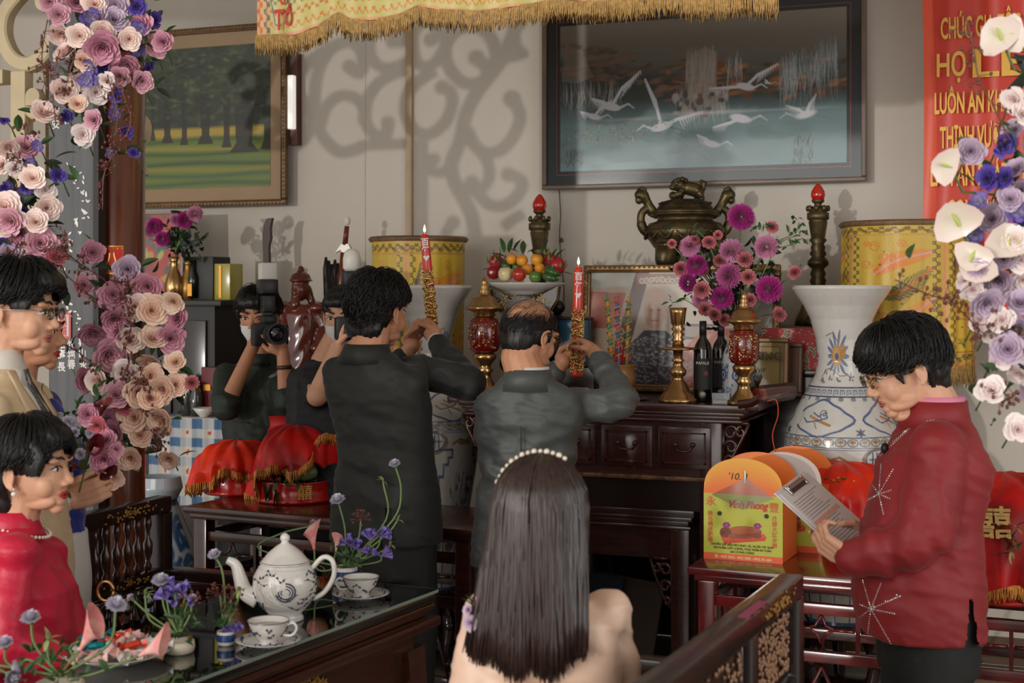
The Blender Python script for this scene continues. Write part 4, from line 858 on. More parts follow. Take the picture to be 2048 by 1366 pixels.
b=MB(W);b.loft([(0,.05,.40,.20,.25,2.4),(0,.10,.47,.20,.28,2.4),(0,.06,.56,.185,.19,2.3)],28);b.limb([(.1,.1,.50),(.1,.45,.50),(.1,.47,.12)],[.10,.08,.07]);b.limb([(-.1,.1,.50),(-.1,.45,.50),(-.1,.47,.12)],[.10,.08,.07]);link_mesh('skirt',fuse(b,.012,3),PS,t);shoes(t,W,(0,.45))
# long straight hair
rn=random.Random(4);Hx=headframe(hp,0,0)
b=MB();b.ell((0,-.008,.020),(.083,.098,.088),None,24,16);b.loft([(0,-.03,.03,.080,.07,2.2),(0,-.038,-.06,.092,.062,2.3),(0,-.060,-.14,.102,.044,2.5),(0,-.078,-.205,.106,.030,2.6)],30)
me=fuse(b,.005,3);co=getco(me);delverts(me,[(y>.07 and z<.07) or(y>.01 and z<-.05) for x,y,z in co]);me.transform(Hx);hs=link_mesh('hair',me,M_hairb,t)
b=MB(Hx)
for k in range(760):
    a=rn.uniform(-1.75,1.75)+PI;st=rn.uniform(0,.5) if rn.random()<.6 else rn.uniform(.3,1.2);x0=math.sin(a);y0=math.cos(a);side=abs(x0)
    end=-.30+.045*side**2*1+rn.uniform(-.012,.02)+.010*math.sin(x0*9);lf=rn.uniform(.0,.009);pts=[]
    for j in range(5):
        e=st+(PI/2-st)*j/5;pts.append(Vector(((.085+lf)*x0*math.sin(e),-.008+(.100+lf)*y0*math.sin(e),.020+(.090+lf)*math.cos(e))))
    xe=x0*(.112+.012*rn.random());dev=rn.gauss(0,.004)
    for j in range(6):
        u=j/5;z=.015+(end-.015)*u;wv=.003*math.sin(u*5+k);pts.append(Vector((x0*(.087+lf)*(1-u)+xe*u+wv+dev*u,(-.008+(.100+lf)*y0)*(1-u)+(-.098-.018*(1-x0*x0)-lf*1.2)*u,z)))
    b.tube(pts,[.003,.0035,.004,.0042,.0044,.0044,.0044,.0044,.0042,.0036,.001],4)
b.obj('long_locks',M_hairb,t)
M_prl=mat('cream_pearl',(226,214,196),.25,coat=.6)
hb=None
for k in range(15):
    a=-1.35+1.85*k/14;q=MB(Hx);q.ell((.101*math.sin(a),-.004,.022+.101*math.cos(a)),.0062 if k%2 else.0048,n=10,m=8);q.obj('hair_pearl',M_prl,t)
# ------------------------------------------------------------ woman in the red ao dai
D=3.45;hp=pD(62,938,D);t,W=person('woman in a crimson dress with pearl necklace and a rose pinned on, short black hair',(pD(62,1100,D+.02).x,pD(62,1100,D).y),R(-72));hl=L2(W,hp)
Hd=headframe(hp,R(-78),R(2));b=MB();headprims(b,Hd,.98,jaw=.9,nose=.9)
nb=(0,hl.y-.05,hl.z-.150);b.limb([Hd@Vector((0,-.02,-.04)),Hd@Vector((0,-.03,-.09)),W@Vector(nb)],[.052,.050,.056])
core(b,W,nb,(0,-.04,.54),seat=True);sR=pD(28,1110,D-.15);eR=pD(8,1290,D-.2);sL=pD(96,1112,D+.17);eL=pD(140,1265,D+.16);hnd=W@Vector((0,.30,.66))
b.limb([sR,eR,hnd],[.034,.030,.024]);b.limb([sL,eL,hnd],[.034,.030,.024])
hand(b,hnd,W.to_3x3()@Vector((-.5,.8,0)),(0,0,-1),1,(.4,)*4,.85);hand(b,hnd+Vector((0,0,.02)),W.to_3x3()@Vector((.5,.8,0)),(0,0,-1),-1,(.4,)*4,.85)
me=fuse(b,.0032,3);link_mesh('body',me,SK2,t);facebits(Hd,.98,t,M_lipr)
hairshell(Hd,.98,[((0,-.016,.046),(.089,.104,.088)),((0,-.050,.0),(.087,.072,.10)),((0,.040,.075),(.072,.066,.044)),((0,-.06,-.07),(.070,.050,.06)),((.074,.045,.03),(.014,.03,.05)),((-.074,.045,.03),(.014,.03,.05))],cut=lambda x,y,z:(y>.078 and z<.045) or(abs(x)>.05 and y>-.026 and z<-.012),t=t,noise_=.005)
strands(Hd,.98,800,lambda a:1.15+1.0*abs(a/PI)**.7+(.45 if abs(a)>2.0 else 0),t=t,lift=.010,r=.0026,jit=.010,seed=12,rad=(.084,.104,.097),swirl=.15,L=(.7,1.1))
CR=mat('crimson_brocade',(196,22,58),.42,var=.14,vs=26,bump=.15,bs=90,sheen=.08)
zt=nb[2];js=secs(.44,zt,(.19,.16),(.150,.125),(.160,.122),(.160,.075),nb,y0=-.02,belly=.01)
jd=jacket(t,W,js,[([W@Vector((-.10,nb[1]*.7,zt-.09)),sR,(sR+eR)/2,eR],[.046,.054,.054,.05]),([eR,hnd],[.05,.036]),([W@Vector((.10,nb[1]*.7,zt-.09)),sL,(sL+eL)/2,eL],[.046,.054,.054,.05]),([eL,hnd],[.05,.036])],CR,name='dress',folds=[(sR,(.4,0,1),.004,.1,55),(W@Vector((0,.1,.82)),(.3,0,1),.003,.12,50)],wr=(.004,(2,7),4))
b=MB(W);b.loft([(0,.05,.40,.20,.25,2.4),(0,.10,.47,.20,.28,2.4),(0,.04,.56,.185,.19,2.3)],28);b.limb([(.1,.1,.50),(.1,.42,.50),(.1,.44,.12)],[.10,.08,.07]);b.limb([(-.1,.1,.50),(-.1,.42,.50),(-.1,.44,.12)],[.10,.08,.07]);link_mesh('dress_skirt',fuse(b,.012,3),CR,t);shoes(t,W,(0,.42))
MB(W).loft([(nb[0],nb[1]+.006,zt-.02,.080,.078),(nb[0],nb[1],zt+.02,.066,.065),(nb[0],nb[1]+.004,zt+.05,.061,.060)],28).obj('collar',CR,t)
nk=thing('necklace',parent=t);
for k in range(46):
    a=2*PI*k/46;q=W@Vector((.074*math.cos(a),nb[1]+.010+.082*math.sin(a),zt+.012-.026*max(0,math.sin(a))));MB().ell(q,.0042,n=8,m=6).obj('pearl',M_prl,nk)
e=Hd@Vector((.079,-.004,-.050));MB().ell(e,.0065,n=12,m=8).ell(e+Vector((0,0,.011)),.003,n=8,m=6).obj('pearl_earring',M_prl,t)
BVD=bvh(jd)
# ------------------------------------------------------------ groom
D=3.8;hp=pD(38,622,D);t,W=person('young man with glasses in a cream suit standing in profile at the left edge',(pD(38,760,D).x,pD(38,760,D).y),R(-68));hl=L2(W,hp)
Hd=headframe(hp,R(-76),R(-4));b=MB();headprims(b,Hd,1.03,jaw=1.0,nose=.9)
nb=(hl.x,hl.y-.06,hl.z-.160);b.limb([Hd@Vector((0,-.02,-.04)),Hd@Vector((0,-.035,-.09)),W@Vector(nb)],[.056,.055,.060])
core(b,W,nb,(0,0,.86));sR=W@Vector((-.175,-.02,nb[2]-.095));eR=W@Vector((-.22,.02,1.10));hR=pD(138,1000,D+.12);sL=W@Vector((.175,-.02,nb[2]-.095));eL=W@Vector((.20,.04,1.12));hL=pD(128,985,D+.22)
b.limb([sR,eR,hR],[.038,.034,.027]);b.limb([sL,eL,hL],[.038,.034,.027])
hand(b,hR,RX*1+UP*.35+FW*.1,FW*1+UP*.2,1,(.8,.85,.9,.95),.95,.5);hand(b,hL,RX*1+UP*.25+FW*.0,-FW*1+UP*.1,1,(.6,.7,.8,.9),.95,.4)
me=fuse(b,.0034,3);link_mesh('body',me,SK2,t);facebits(Hd,1.03,t,M_lip);specs(Hd,1.03,t,M_steel)
hairshell(Hd,1.03,[((0,-.010,.056),(.086,.102,.080)),((0,-.048,.015),(.082,.070,.085)),((0,.055,.078),(.066,.062,.040)),((.068,.035,.03),(.014,.03,.04)),((-.068,.035,.03),(.014,.03,.04))],cut=lambda x,y,z:(y>.082 and z<.058) or(abs(x)>.05 and y>-.03 and z<.004),t=t,noise_=.005)
strands(Hd,1.03,900,lambda a:1.2+.75*abs(a/PI)**.7,t=t,lift=.010,r=.0026,jit=.016,seed=14,rad=(.083,.103,.096),swirl=.2,L=(.7,1.1))
CS=mat('cream_suit_wool',(206,182,148),.65,var=.06,bump=.05,bs=260)
zt=nb[2];js=secs(.78,zt,(.20,.13),(.175,.112),(.190,.112),(.185,.078),nb)
jg=jacket(t,W,js,[([W@Vector((-.11,nb[1]*.7,zt-.10)),sR,eR],[.052,.060,.056]),([eR,hR-RX*.03],[.055,.042]),([W@Vector((.11,nb[1]*.7,zt-.10)),sL,eL],[.052,.06,.056]),([eL,hL-RX*.03],[.055,.042])],CS,folds=[(eR,(0,0,1),.005,.1,60)])
MB().limb([hR-RX*.04,hR-RX*.012],[.036,.033]).obj('shirt_cuff',MATS['white_shirt_cotton'],t)
MB(W).loft([(nb[0],nb[1]+.012,zt-.04,.082,.080),(nb[0],nb[1]+.004,zt+.03,.068,.066),(nb[0],nb[1]+.004,zt+.058,.064,.062)],28).obj('shirt_collar',MATS['white_shirt_cotton'],t)
bvg=bvh(jg)
def decal(name,rows,off,m,bv=bvg,n=5):
    V=[];F=[]
    for x0,x1,z in rows:
        for i in range(n):
            p=W@Vector((x0+(x1-x0)*i/(n-1),.6,z));d=W.to_3x3()@Vector((0,-1,0));h=bv.ray_cast(p,d);q=h[0] if h[0] is not None else W@Vector((x0+(x1-x0)*i/(n-1),.06,z));V.append(q-d*off)
    for j in range(len(rows)-1):
        for i in range(n-1):k=j*n+i;F.append((k,k+1,k+n+1,k+n))
    o=MB().add(V,F).obj(name,m,t);o.modifiers.new('s','SOLIDIFY').thickness=.004;return o
zz_=[zt+.005,zt-.03,zt-.07,zt-.12,zt-.18,zt-.25,zt-.33];vw=[.050,.047,.043,.036,.028,.017,.004]
decal('shirt_front',[(-w_,w_,z) for w_,z in zip(vw,zz_)],.003,MATS['white_shirt_cotton'])
decal('tie',[(-w_,w_,z) for w_,z in zip([.016,.020,.013,.020,.026,.016],zz_)],.008,mat('dark_speckled_tie',(52,60,64),.6,col2=(100,108,110),vs=160))
for x in(-1,1):decal('lapel',[(x*w_,x*(w_+o_),z) for w_,o_,z in zip(vw,[.016,.034,.050,.064,.052,.036,.012],zz_)],.007,CS)
trousers(t,W,.86,m=CS);shoes(t,W,(0,0))
# ------------------------------------------------------------ lady in blue behind the groom
D=4.12;hp=pD(58,664,D);t,W=person('lady in a royal blue dress with silver medallions, mostly hidden behind the cream-suited man',(pD(90,800,D).x,pD(90,800,D).y),R(-50));hl=L2(W,hp)
Hd=headframe(hp,R(-70),0);b=MB();headprims(b,Hd,.98);nb=(0,hl.y-.04,hl.z-.20);b.limb([Hd@Vector((0,-.02,-.05)),W@Vector(nb)],[.052,.055]);core(b,W,nb,(0,0,.84))
sR=W@Vector((-.155,0,1.27));eR=W@Vector((-.18,-.02,1.00));hR=W@Vector((-.15,.03,.78));sL=W@Vector((.155,0,1.27));eL=W@Vector((.18,-.02,1.00));hL=W@Vector((.15,.03,.78))
b.limb([sR,eR,hR],[.045,.036,.026]);b.limb([sL,eL,hL],[.045,.036,.026]);hand(b,hR,(0,0,-1),W.to_3x3()@Vector((1,0,0)),1,(.3,)*4,.88);hand(b,hL,(0,0,-1),W.to_3x3()@Vector((-1,0,0)),-1,(.3,)*4,.88)
link_mesh('body',fuse(b,.004,3),SK1,t);facebits(Hd,.98,t,M_lipr)
hairshell(Hd,.98,[((0,-.016,.046),(.088,.104,.086)),((0,-.055,.0),(.08,.07,.09))],cut=lambda x,y,z:(y>.07 and z<.045) or(abs(x)>.05 and y>-.02 and z<0),t=t)
BL=mat('royal_blue_silk',(14,38,128),.45,var=.12,vs=8,sheen=.4);zt=nb[2]
js=[(0,.0,.30,.17,.13,2.3),(0,.0,.74,.165,.13,2.4),(0,0,.90,.16,.12,2.4),(0,0,1.02,.155,.11,2.3),(0,0,1.16,.17,.125,2.3),(0,-.01,zt-.08,.165,.095,2.3),(0,-.02,zt-.03,.11,.075,2.1),(nb[0],nb[1],zt+.03,.062,.06,2)]
bo=jacket(t,W,js,[([W@Vector((-.12,0,zt-.08)),sR,eR],[.055,.06,.05]),([eR,hR],[.05,.036]),([W@Vector((.12,0,zt-.08)),sL,eL],[.055,.06,.05]),([eL,hL],[.05,.036])],BL,name='dress')
BVB=bvh(bo);M_med=mat('silver_thread',(176,176,186),.4,.3,var=.5,vs=160)
for px,py in[(117,786),(127,760),(158,792),(118,745),(150,845),(120,838),(150,745),(132,706)]:
    q=onto(BVB,px,py)
    if q:
        Mx=TR(q[0]+q[1]*.0015)@frame(q[1]).to_4x4();b=MB(Mx);b.lathe([(.020,-.006),(.020,.0005)],24)
        for k in range(10):b.tube([(.006*math.cos(k*.63),.006*math.sin(k*.63),.001),(.017*math.cos(k*.63),.017*math.sin(k*.63),.001)],.0016,5)
        b.obj('medallion',M_med,t,smooth=False)
trousers(t,W,.84,m=mat('white_silk_trousers',(205,202,198),.5));shoes(t,W,(0,0))
# ------------------------------------------------------------ photographers
M_cam=mat('black_camera_body',(24,24,25),.38,bump=.05,bs=200);M_glassl=mat('dark_lens_glass',(14,14,22),.06,coat=1);M_diff=mat('translucent_flash_cap',(206,204,196),.4)
def camera_thing(label,P,dirv,flashoff=(0,0)):
    d=Vector(dirv).normalized();x=d.cross(UP).normalized()*-1;u=x.cross(d)*-1;u=UP-d*d.z;u.normalize();x=d.cross(u)
    Mx=TR(P)@Matrix((x,u,-x.cross(u)*-1 if x.cross(u).dot(d)>0 else x.cross(u)*-1)).transposed().to_4x4()
    Mx=TR(P)@Matrix((x,u,x.cross(u))).transposed().to_4x4()  # local z = x cross u
    s=1 if(x.cross(u)).dot(d)>0 else-1
    t=thing('camera',label,'camera',P)
    f=lambda a,b_:((min(a[0],b_[0]),min(a[1],b_[1]),min(a[2]*s,b_[2]*s)),(max(a[0],b_[0]),max(a[1],b_[1]),max(a[2]*s,b_[2]*s)))
    MB(Mx).box(*f((-.068,-.05,-.03),(.068,.045,.03)),bev=.012).obj('body',M_cam,t,smooth='auto');MB(Mx).box(*f((-.03,.04,-.03),(.03,.075,.035)),bev=.010).obj('viewfinder_hump',M_cam,t,smooth='auto')
    MB(Mx).box(*f((-.074,-.045,.0),(-.04,.04,.052)),bev=.01).obj('grip',M_cam,t,smooth='auto')
    for zz,r_ in((.03,.036),(.06,.040),(.10,.043)):pass
    L_=MB(Mx@Matrix.Diagonal((1,1,s,1)));L_.lathe([(.034,.025),(.036,.05),(.040,.055),(.040,.09),(.043,.095),(.045,.14),(.039,.14),(.036,.125),(.0,.120)],32);L_.obj('lens',M_cam,t,smooth='auto')
    L_=MB(Mx@Matrix.Diagonal((1,1,s,1)));L_.lathe([(.035,.122),(.028,.129),(0,.133)],32);L_.obj('front_glass',M_glassl,t)
    L_=MB(Mx@Matrix.Diagonal((1,1,s,1)));L_.lathe([(.0408,.066),(.0412,.066),(.0412,.084),(.0408,.084)],32);L_.obj('focus_ring',mat('rubber_ring',(40,40,40),.7),t)
    MB(Mx).box(*f((-.02,.075,-.015),(.02,.09,.015)),bev=.003).obj('hot_shoe',M_cam,t,smooth='auto');MB(Mx).box(*f((-.026,.09,-.03),(.026,.16,.03)),bev=.008).obj('flash_base',M_cam,t,smooth='auto')
    MB(Mx).box(*f((-.036,.165,-.05),(.036,.225,.04)),bev=.01).obj('flash_head',M_cam,t,smooth='auto');return t,Mx,s
def masked(Hd,s,t):
    b=MB(Hd)
    b.loft([(0,.018*s,-.098*s,.046*s,.058*s),(0,.022*s,-.06*s,.066*s,.078*s),(0,.022*s,-.028*s,.070*s,.082*s)],28);me=b.mesh('mask');delverts(me,[(Hd.inverted()@v.co).y<.02*s for v in me.vertices]);link_mesh('face_mask',me,mat('white_mask_fabric',(214,212,208),.7),t)
    for x in(-1,1):MB(Hd).tube([(x*.066*s,.03*s,-.03*s),(x*.078*s,-.0,-.012*s),(x*.08*s,-.018*s,-.01*s)],.0012,5).obj('ear_loop',MATS['white_mask_fabric'],t)
D=6.05;hp=pD(516,632,D);t,W=person('photographer in a dark green shirt and white mask aiming a camera, at the left',(hp.x,hp.y+.02),R(-158));hl=L2(W,hp)
Hd=headframe(hp,R(-166),R(-8));b=MB();headprims(b,Hd,.98);nb=(0,hl.y-.04,hl.z-.19);b.limb([Hd@Vector((0,-.02,-.05)),W@Vector(nb)],[.056,.06]);core(b,W,nb,(0,0,.84))
cc=pD(536,668,D-.16);sR=pD(452,752,D);eR=pD(452,812,D-.16);hR=pD(512,680,D-.12);sL=pD(562,760,D);eL=pD(574,800,D-.2);hL=pD(566,706,D-.20)
b.limb([sR,eR,hR],[.048,.038,.026]);b.limb([sL,eL,hL],[.048,.038,.026]);hand(b,hR,pD(532,652,D-.16)-hR,RX*1+UP*.1,-1,(.4,.7,.8,.8),.92,.5);hand(b,hL,UP*.8-RX*.5,FW*.5-RX*.5+UP*.2,1,(.7,.7,.8,.9),.92,.4)
link_mesh('body',fuse(b,.0036,3),SK3,t);facebits(Hd,.98,t,M_lip);masked(Hd,.98,t)
hairshell(Hd,.98,[((0,-.012,.052),(.086,.102,.084)),((0,-.050,.01),(.082,.068,.085)),((0,.055,.07),(.068,.062,.040)),((.068,.035,.03),(.014,.03,.04)),((-.068,.035,.03),(.014,.03,.04))],cut=lambda x,y,z:(y>.08 and z<.045) or(abs(x)>.05 and y>-.03 and z<-.006),t=t,noise_=.006)
strands(Hd,.98,500,lambda a:1.25+.7*abs(a/PI)**.7,t=t,lift=.010,r=.003,jit=.016,seed=15,swirl=.3,L=(.7,1.1))
GR=mat('dark_green_shirt_cotton',(32,42,34),.7,var=.12,vs=5,bump=.06,bs=200);zt=nb[2]
js=secs(.80,zt,(.165,.12),(.165,.112),(.178,.108),(.178,.076),nb)
jgs=jacket(t,W,js,[([W@Vector((.11,0,zt-.10)),sR,(sR+eR)/2,eR],[.054,.060,.062,.062]),([W@Vector((-.11,0,zt-.10)),sL,(sL+eL)/2,eL],[.054,.060,.060,.056])],GR,name='shirt',folds=[(eR,(0,0,1),.005,.08,70),(W@Vector((0,.1,1.05)),(.4,0,1),.005,.14,50)],wr=(.006,(2.2,6),3))
MB(W).loft([(nb[0],nb[1]+.006,zt-.02,.076,.076),(nb[0],nb[1]+.0,zt+.03,.068,.068)],28).obj('shirt_collar',GR,t)
bv=bvh(jgs);q=onto(bv,551,750)
if q:text('VENTURE\nMEDIA',.017,TR(q[0]+q[1]*.003)@frame(q[1],RX).to_4x4(),mat('grey_print',(180,182,178),.6),'chest_lettering',t,.0004)
bt=[onto(bv,497,y) for y in(740,775,810,845)]
for q in bt:
    if q:MB(TR(q[0])@frame(q[1]).to_4x4()).lathe([(.005,0),(.005,.0018),(0,.002)],10).obj('button',M_cam,t)
MB(W).loft([(0,0,.80,.158,.122,2.4),(0,0,.84,.158,.122,2.4)],36).obj('belt',mat('black_leather_belt',(26,24,22),.25,coat=.4),t);trousers(t,W,.74,m=mat('black_jeans',(28,29,31),.7));shoes(t,W,(0,0))
q=hL-UP*.05;MB(TR(eL+(hL-eL)*.70)@frame(hL-eL).to_4x4()).lathe([(.032,-.008),(.034,0),(.032,.008)],20).obj('wristwatch_strap',mat('brown_strap',(52,36,30),.4),t)
ct,Mx,s_=camera_thing('camera with tall white-capped flash held by the green-shirted photographer',cc,E0+RX*2.0-cc)
MB(Mx).box((-.034,.225,-.028),(.034,.295,.028),bev=.008).obj('flash_cap',M_diff,ct,smooth='auto')
D=5.78;hp=pD(684,632,D);t,W=person('photographer in a black shirt and white mask, half hidden behind the man in black suit',(pD(650,760,D).x,pD(650,760,D).y),R(170));hl=L2(W,hp)
Hd=headframe(hp,R(196),R(-8));b=MB();headprims(b,Hd,.96);nb=(0,0,hl.z-.19);b.limb([Hd@Vector((0,-.02,-.05)),W@Vector(nb)],[.056,.06]);core(b,W,nb,(0,0,.84))
cc=pD(704,656,D-.15);sR=pD(632,765,D-.06);eR=pD(634,792,D-.20);hR=pD(676,690,D-.16);sL=pD(720,760,D);eL=pD(735,800,D-.1);hL=pD(715,700,D-.16)
b.limb([sR,eR,hR],[.05,.042,.028]);b.limb([sL,eL,hL],[.048,.038,.026]);hand(b,hR,pD(690,655,D-.16)-hR,RX*1+UP*.1,-1,(.6,.7,.8,.8),.92,.5);hand(b,hL,UP,FW-RX*.3,1,(.7,)*4,.92,.4)
link_mesh('body',fuse(b,.0038,3),SK2,t);facebits(Hd,.96,t,M_lip);masked(Hd,.96,t)
hairshell(Hd,.96,[((0,-.012,.048),(.084,.100,.084)),((0,-.050,.01),(.080,.066,.08)),((0,.05,.07),(.066,.06,.038))],cut=lambda x,y,z:(y>.08 and z<.05) or(abs(x)>.05 and y>-.03 and z<0),t=t,noise_=.004)
BT=mat('black_cotton_shirt',(22,23,25),.75,var=.1,vs=5);zt=nb[2]
js=secs(.80,zt,(.17,.12),(.172,.112),(.182,.108),(.178,.076),nb)
jacket(t,W,js,[([W@Vector((.13,0,zt-.08)),sR,sR+(eR-sR)*.5-UP*.02],[.06,.068,.062]),([W@Vector((-.13,0,zt-.08)),sL,sL+(eL-sL)*.6],[.06,.066,.062])],BT,name='shirt')
trousers(t,W,.80);shoes(t,W,(0,0))
ct,Mx,s_=camera_thing('camera with round white flash dome held by the black-shirted photographer',cc,E0+RX*.8-cc)
MB(Mx).lathe([(.026,0),(.036,.012),(.036,.05),(.03,.075),(.015,.088),(0,.09)],24,TR((0,.225,0))@rot('X',R(-90))).obj('flash_dome',M_diff,ct)
# ================================================================ THINGS ON THE ALTARS
M_brass=mat('old_brass',(150,124,74),.33,.85,var=.25,vs=30,col2=(98,78,46));M_bronze=mat('antique_bronze',(112,98,66),.4,.75,var=.3,vs=18,col2=(72,62,44),bump=.1,bs=80)
M_gold=mat('polished_gold',(188,150,100),.24,.95,var=.12,vs=20);M_redg=mat('red_glass_bulb',(190,34,20),.15,coat=.8);M_redl=mat('dark_red_lacquer',(104,18,14),.15,coat=.7,var=.1)
M_porc=mat('white_porcelain',(214,210,204),.18,coat=.5,var=.04)
def standing(P,z):return Vector((P.x,P.y,z))
def prof_px(pl,cy,s):return[(r/s,(cy-y)/s) for r,y in pl]
# bronze censer with lion lid
Yc=6.28;s_=FPX/((pY(1370,585,Yc)-E0).dot(FW));c0=pY(1370,640,Yc);cz=BZ;T=TR((c0.x,c0.y,0));zz=lambda y:1.62+(585-y)/s_
cen=thing('bronze_censer','large antique bronze censer with two curled handles and a lion on its lid','incense burner',(c0.x,c0.y,cz))
q=lambda L:[(r/s_,zz(y)) for r,y in L]
MB(T).lathe(q([(10,512),(40,508),(62,495),(76,475),(80,460),(72,447),(57,443),(54,437),(61,433),(69,431),(69,427)]),48).obj('bowl',M_bronze,cen)
MB(T).lathe(q([(68,428),(70,425),(67,421),(58,420),(53,412),(46,404),(30,399),(0,398)]),48).obj('lid',M_bronze,cen)
b=MB(T)
for k in range(14):a=2*PI*k/14;r_=78/s_;b.tube(spl([(r_*math.cos(a-.2),r_*math.sin(a-.2),zz(462)),(r_*1.05*math.cos(a),r_*1.05*math.sin(a),zz(478)),(r_*math.cos(a+.2),r_*math.sin(a+.2),zz(462))],4),.004,5)
b.tube([(80.5/s_*math.cos(k*PI/24),80.5/s_*math.sin(k*PI/24),zz(459)) for k in range(49)],.004,6);b.obj('petal_relief',M_bronze,cen)
b=MB(T)
for k in range(8):a=2*PI*k/8;b.tube([(52/s_*math.cos(a+t),52/s_*math.sin(a+t),zz(409-3*math.cos(t*6))) for t in(-.2,-.1,0,.1,.2)],.004,5)
b.obj('lid_slots',mat('dark_slot',(22,20,16),.7),cen)
for k,a in enumerate((R(250),R(10),R(130))):
    b=MB(T);b.limb([(62/s_*math.cos(a),62/s_*math.sin(a),zz(492)),(70/s_*math.cos(a),70/s_*math.sin(a),zz(520)),(58/s_*math.cos(a),58/s_*math.sin(a),zz(560)),(64/s_*math.cos(a),64/s_*math.sin(a),cz+.035)],[.055,.045,.028,.036],n=12)
    b.ell((72/s_*math.cos(a),72/s_*math.sin(a),zz(505)),.03,n=10,m=8);b.obj('leg',M_bronze,cen)
for f in(-1,1):
    Hm=T@rot('Z',YAW);b=MB(Hm);P_=lambda x,y,d=0:(f*x/s_,d,zz(y))
    b.limb(spl([P_(58,430),P_(68,418),P_(76,404),P_(84,392)],4),[.018,.02,.021,.022,.022,.021,.02,.02,.02,.022,.024,.026,.028],n=10);b.limb(spl([P_(72,414),P_(86,426),P_(88,444),P_(82,460),P_(68,473)],4),[.018]*9+[.022]*4+[.02]*4,n=10)
    b.ell(P_(88,390),(.030,.026,.026),n=12,m=8);b.ell(P_(92,400),(.018,.018,.02),n=10,m=8)
    for k in range(9):b.ell(P_(86+7*math.cos(k*.8),386-8*abs(math.sin(k*.8)),.012*math.sin(k*2)),.011,n=8,m=6)
    for k in range(5):b.ell(P_(70-k*1.5,426+k*1,.02),.012,n=8,m=6)
    b.obj('dragon_handle',M_bronze,cen)
b=MB(T@rot('Z',YAW));P_=lambda x,y,d=0:(x/s_,d,zz(y))
b.limb([P_(-4,376),P_(6,376),P_(20,380),P_(26,384)],[.028,.032,.032,.03],n=12);b.ell(P_(-14,370),(.034,.032,.030),n=14,m=10);b.ell(P_(-24,375),(.018,.02,.014),n=10,m=8)
for k in range(16):b.ell(P_(-8+11*math.cos(k*.7),366-7*math.sin(k*.7),.026*math.sin(k)),.012,n=8,m=6)
for x0,x1,y1,d in((-6,-10,396,.018),(-8,-22,392,-.018),(22,26,397,.018),(24,32,397,-.018)):b.limb([P_(x0,382,d),P_((x0+x1)/2+2,389,d),P_(x1,y1,d)],[.017,.014,.015],n=8)
b.limb([P_(28,382),P_(36,378),P_(38,368),P_(33,362)],[.013,.012,.015,.008],n=8);b.ell(P_(-24,391),.019,n=10,m=8);b.obj('lion_finial',M_bronze,cen)
# two bronze candlesticks with red bulbs
def bronze_stick(px,ytop,label):
    Y=6.3;s_=FPX/((pY(px,585,Y)-E0).dot(FW));p=pY(px,600,Y);t=thing('bronze_candlestick',label,'candlestick',(p.x,p.y,BZ),0,'bronze candlesticks on the back altar');T=TR((p.x,p.y,0));z_=lambda y:1.62+(585-(ytop+y))/s_
    q=lambda L:[(r/s_,z_(y)) for r,y in L]
    zb_=ytop;zb=[(34,(585+(1.62-BZ)*s_)-zb_-1),(34,(585+(1.62-BZ)*s_)-zb_-10),(18,(585+(1.62-BZ)*s_)-zb_-24)]
    MB(T).lathe(q(zb+[(14,196),(18,192),(14,184),(17,178),(13,170),(16,164),(12,154),(21,146),(21,138),(13,130),(17,124),(13,116),(15,112),(12,104),(18,96),(14,92),(19,60),(17,58),(22,54),(22,42),(17,40),(21,34),(10,33),(7,24),(12,20),(13,16)]),28).obj('stem',M_bronze,t)
    b=MB(T)
    for k in range(8):a=2*PI*k/8;b.ell((20/s_*math.cos(a),20/s_*math.sin(a),z_(33)),(.010,.010,.014),n=8,m=6)
    b.obj('crown',M_bronze,t)
    MB(T).lathe(q([(7,17),(13,12+2),(14,8+1),(14,5),(13,0),(8,-8+1),(2,-16+3),(0,-15)]) if 0 else q([(7,35-17),(12,32-17),(14.5,24-17),(13.5,17-17),(8,7-17),(3,1-17),(0,-2-15)]),28).obj('bulb',M_redg,t)
bronze_stick(1079,405,'left bronze candlestick with red flame bulb, behind the fruit');bronze_stick(1636,384,'right bronze candlestick with red flame bulb, behind the tall blue and white vase')
# carved butterfly stand, plate and fruit
Yf=5.78;s_=FPX/((pY(1050,585,Yf)-E0).dot(FW));fp=pY(1050,600,Yf);zz=lambda y:1.62+(585-y)/s_
fs=thing('fruit_stand','black lacquered carved stand with gilt flowers under the fruit plate','stand',(fp.x,fp.y,AZ));Tf=TR((fp.x,fp.y,0))@rot('Z',YAW*.6)
M_bl=mat('black_gilt_lacquer',(36,28,24),.25,coat=.4);M_gl=mat('dull_gold_line',(170,140,92),.35,.6)
wing=[(0,592),(26,600),(40,588),(70,572),(66,600),(52,622),(36,634),(46,646),(44,668),(26,676),(0,664)]
for f in(-1,1):
    for dpt in(-.05,.05):
        poly=[(f*x/s_,zz(y)) for x,y in wing];b=MB(Tf@TR((0,dpt,0))@rot('X',R(90)));b.prism(poly if f>0 else poly[::-1],-.012,.012);w_=b.obj('wing',M_bl,fs,smooth=False)
        b=MB(Tf@TR((0,dpt-.013,0)));b.tube([(f*(x*.93+2)/s_,0,zz(y*.94+628*.06)) for x,y in wing],.0022,5)
        for k in range(26):
            a=random.random()*6.3;x,y=36+18*math.cos(a)*random.random(),604+18*math.sin(a)*random.random();b.ell((f*x/s_,0,zz(y)),(.006,.002,.004),n=6,m=4)
        for k in range(14):x,y=28+12*math.cos(k),656+9*math.sin(k*1.7);b.ell((f*x/s_,0,zz(y)),(.006,.002,.004),n=6,m=4)
        b.obj('gilt_flowers',M_gl,w_,smooth=True)
b=MB(Tf);b.box((-.035,-.06,AZ+.05),(.035,.06,zz(590)),bev=.008);b.obj('post',M_bl,fs,smooth='auto')
b=MB(Tf)
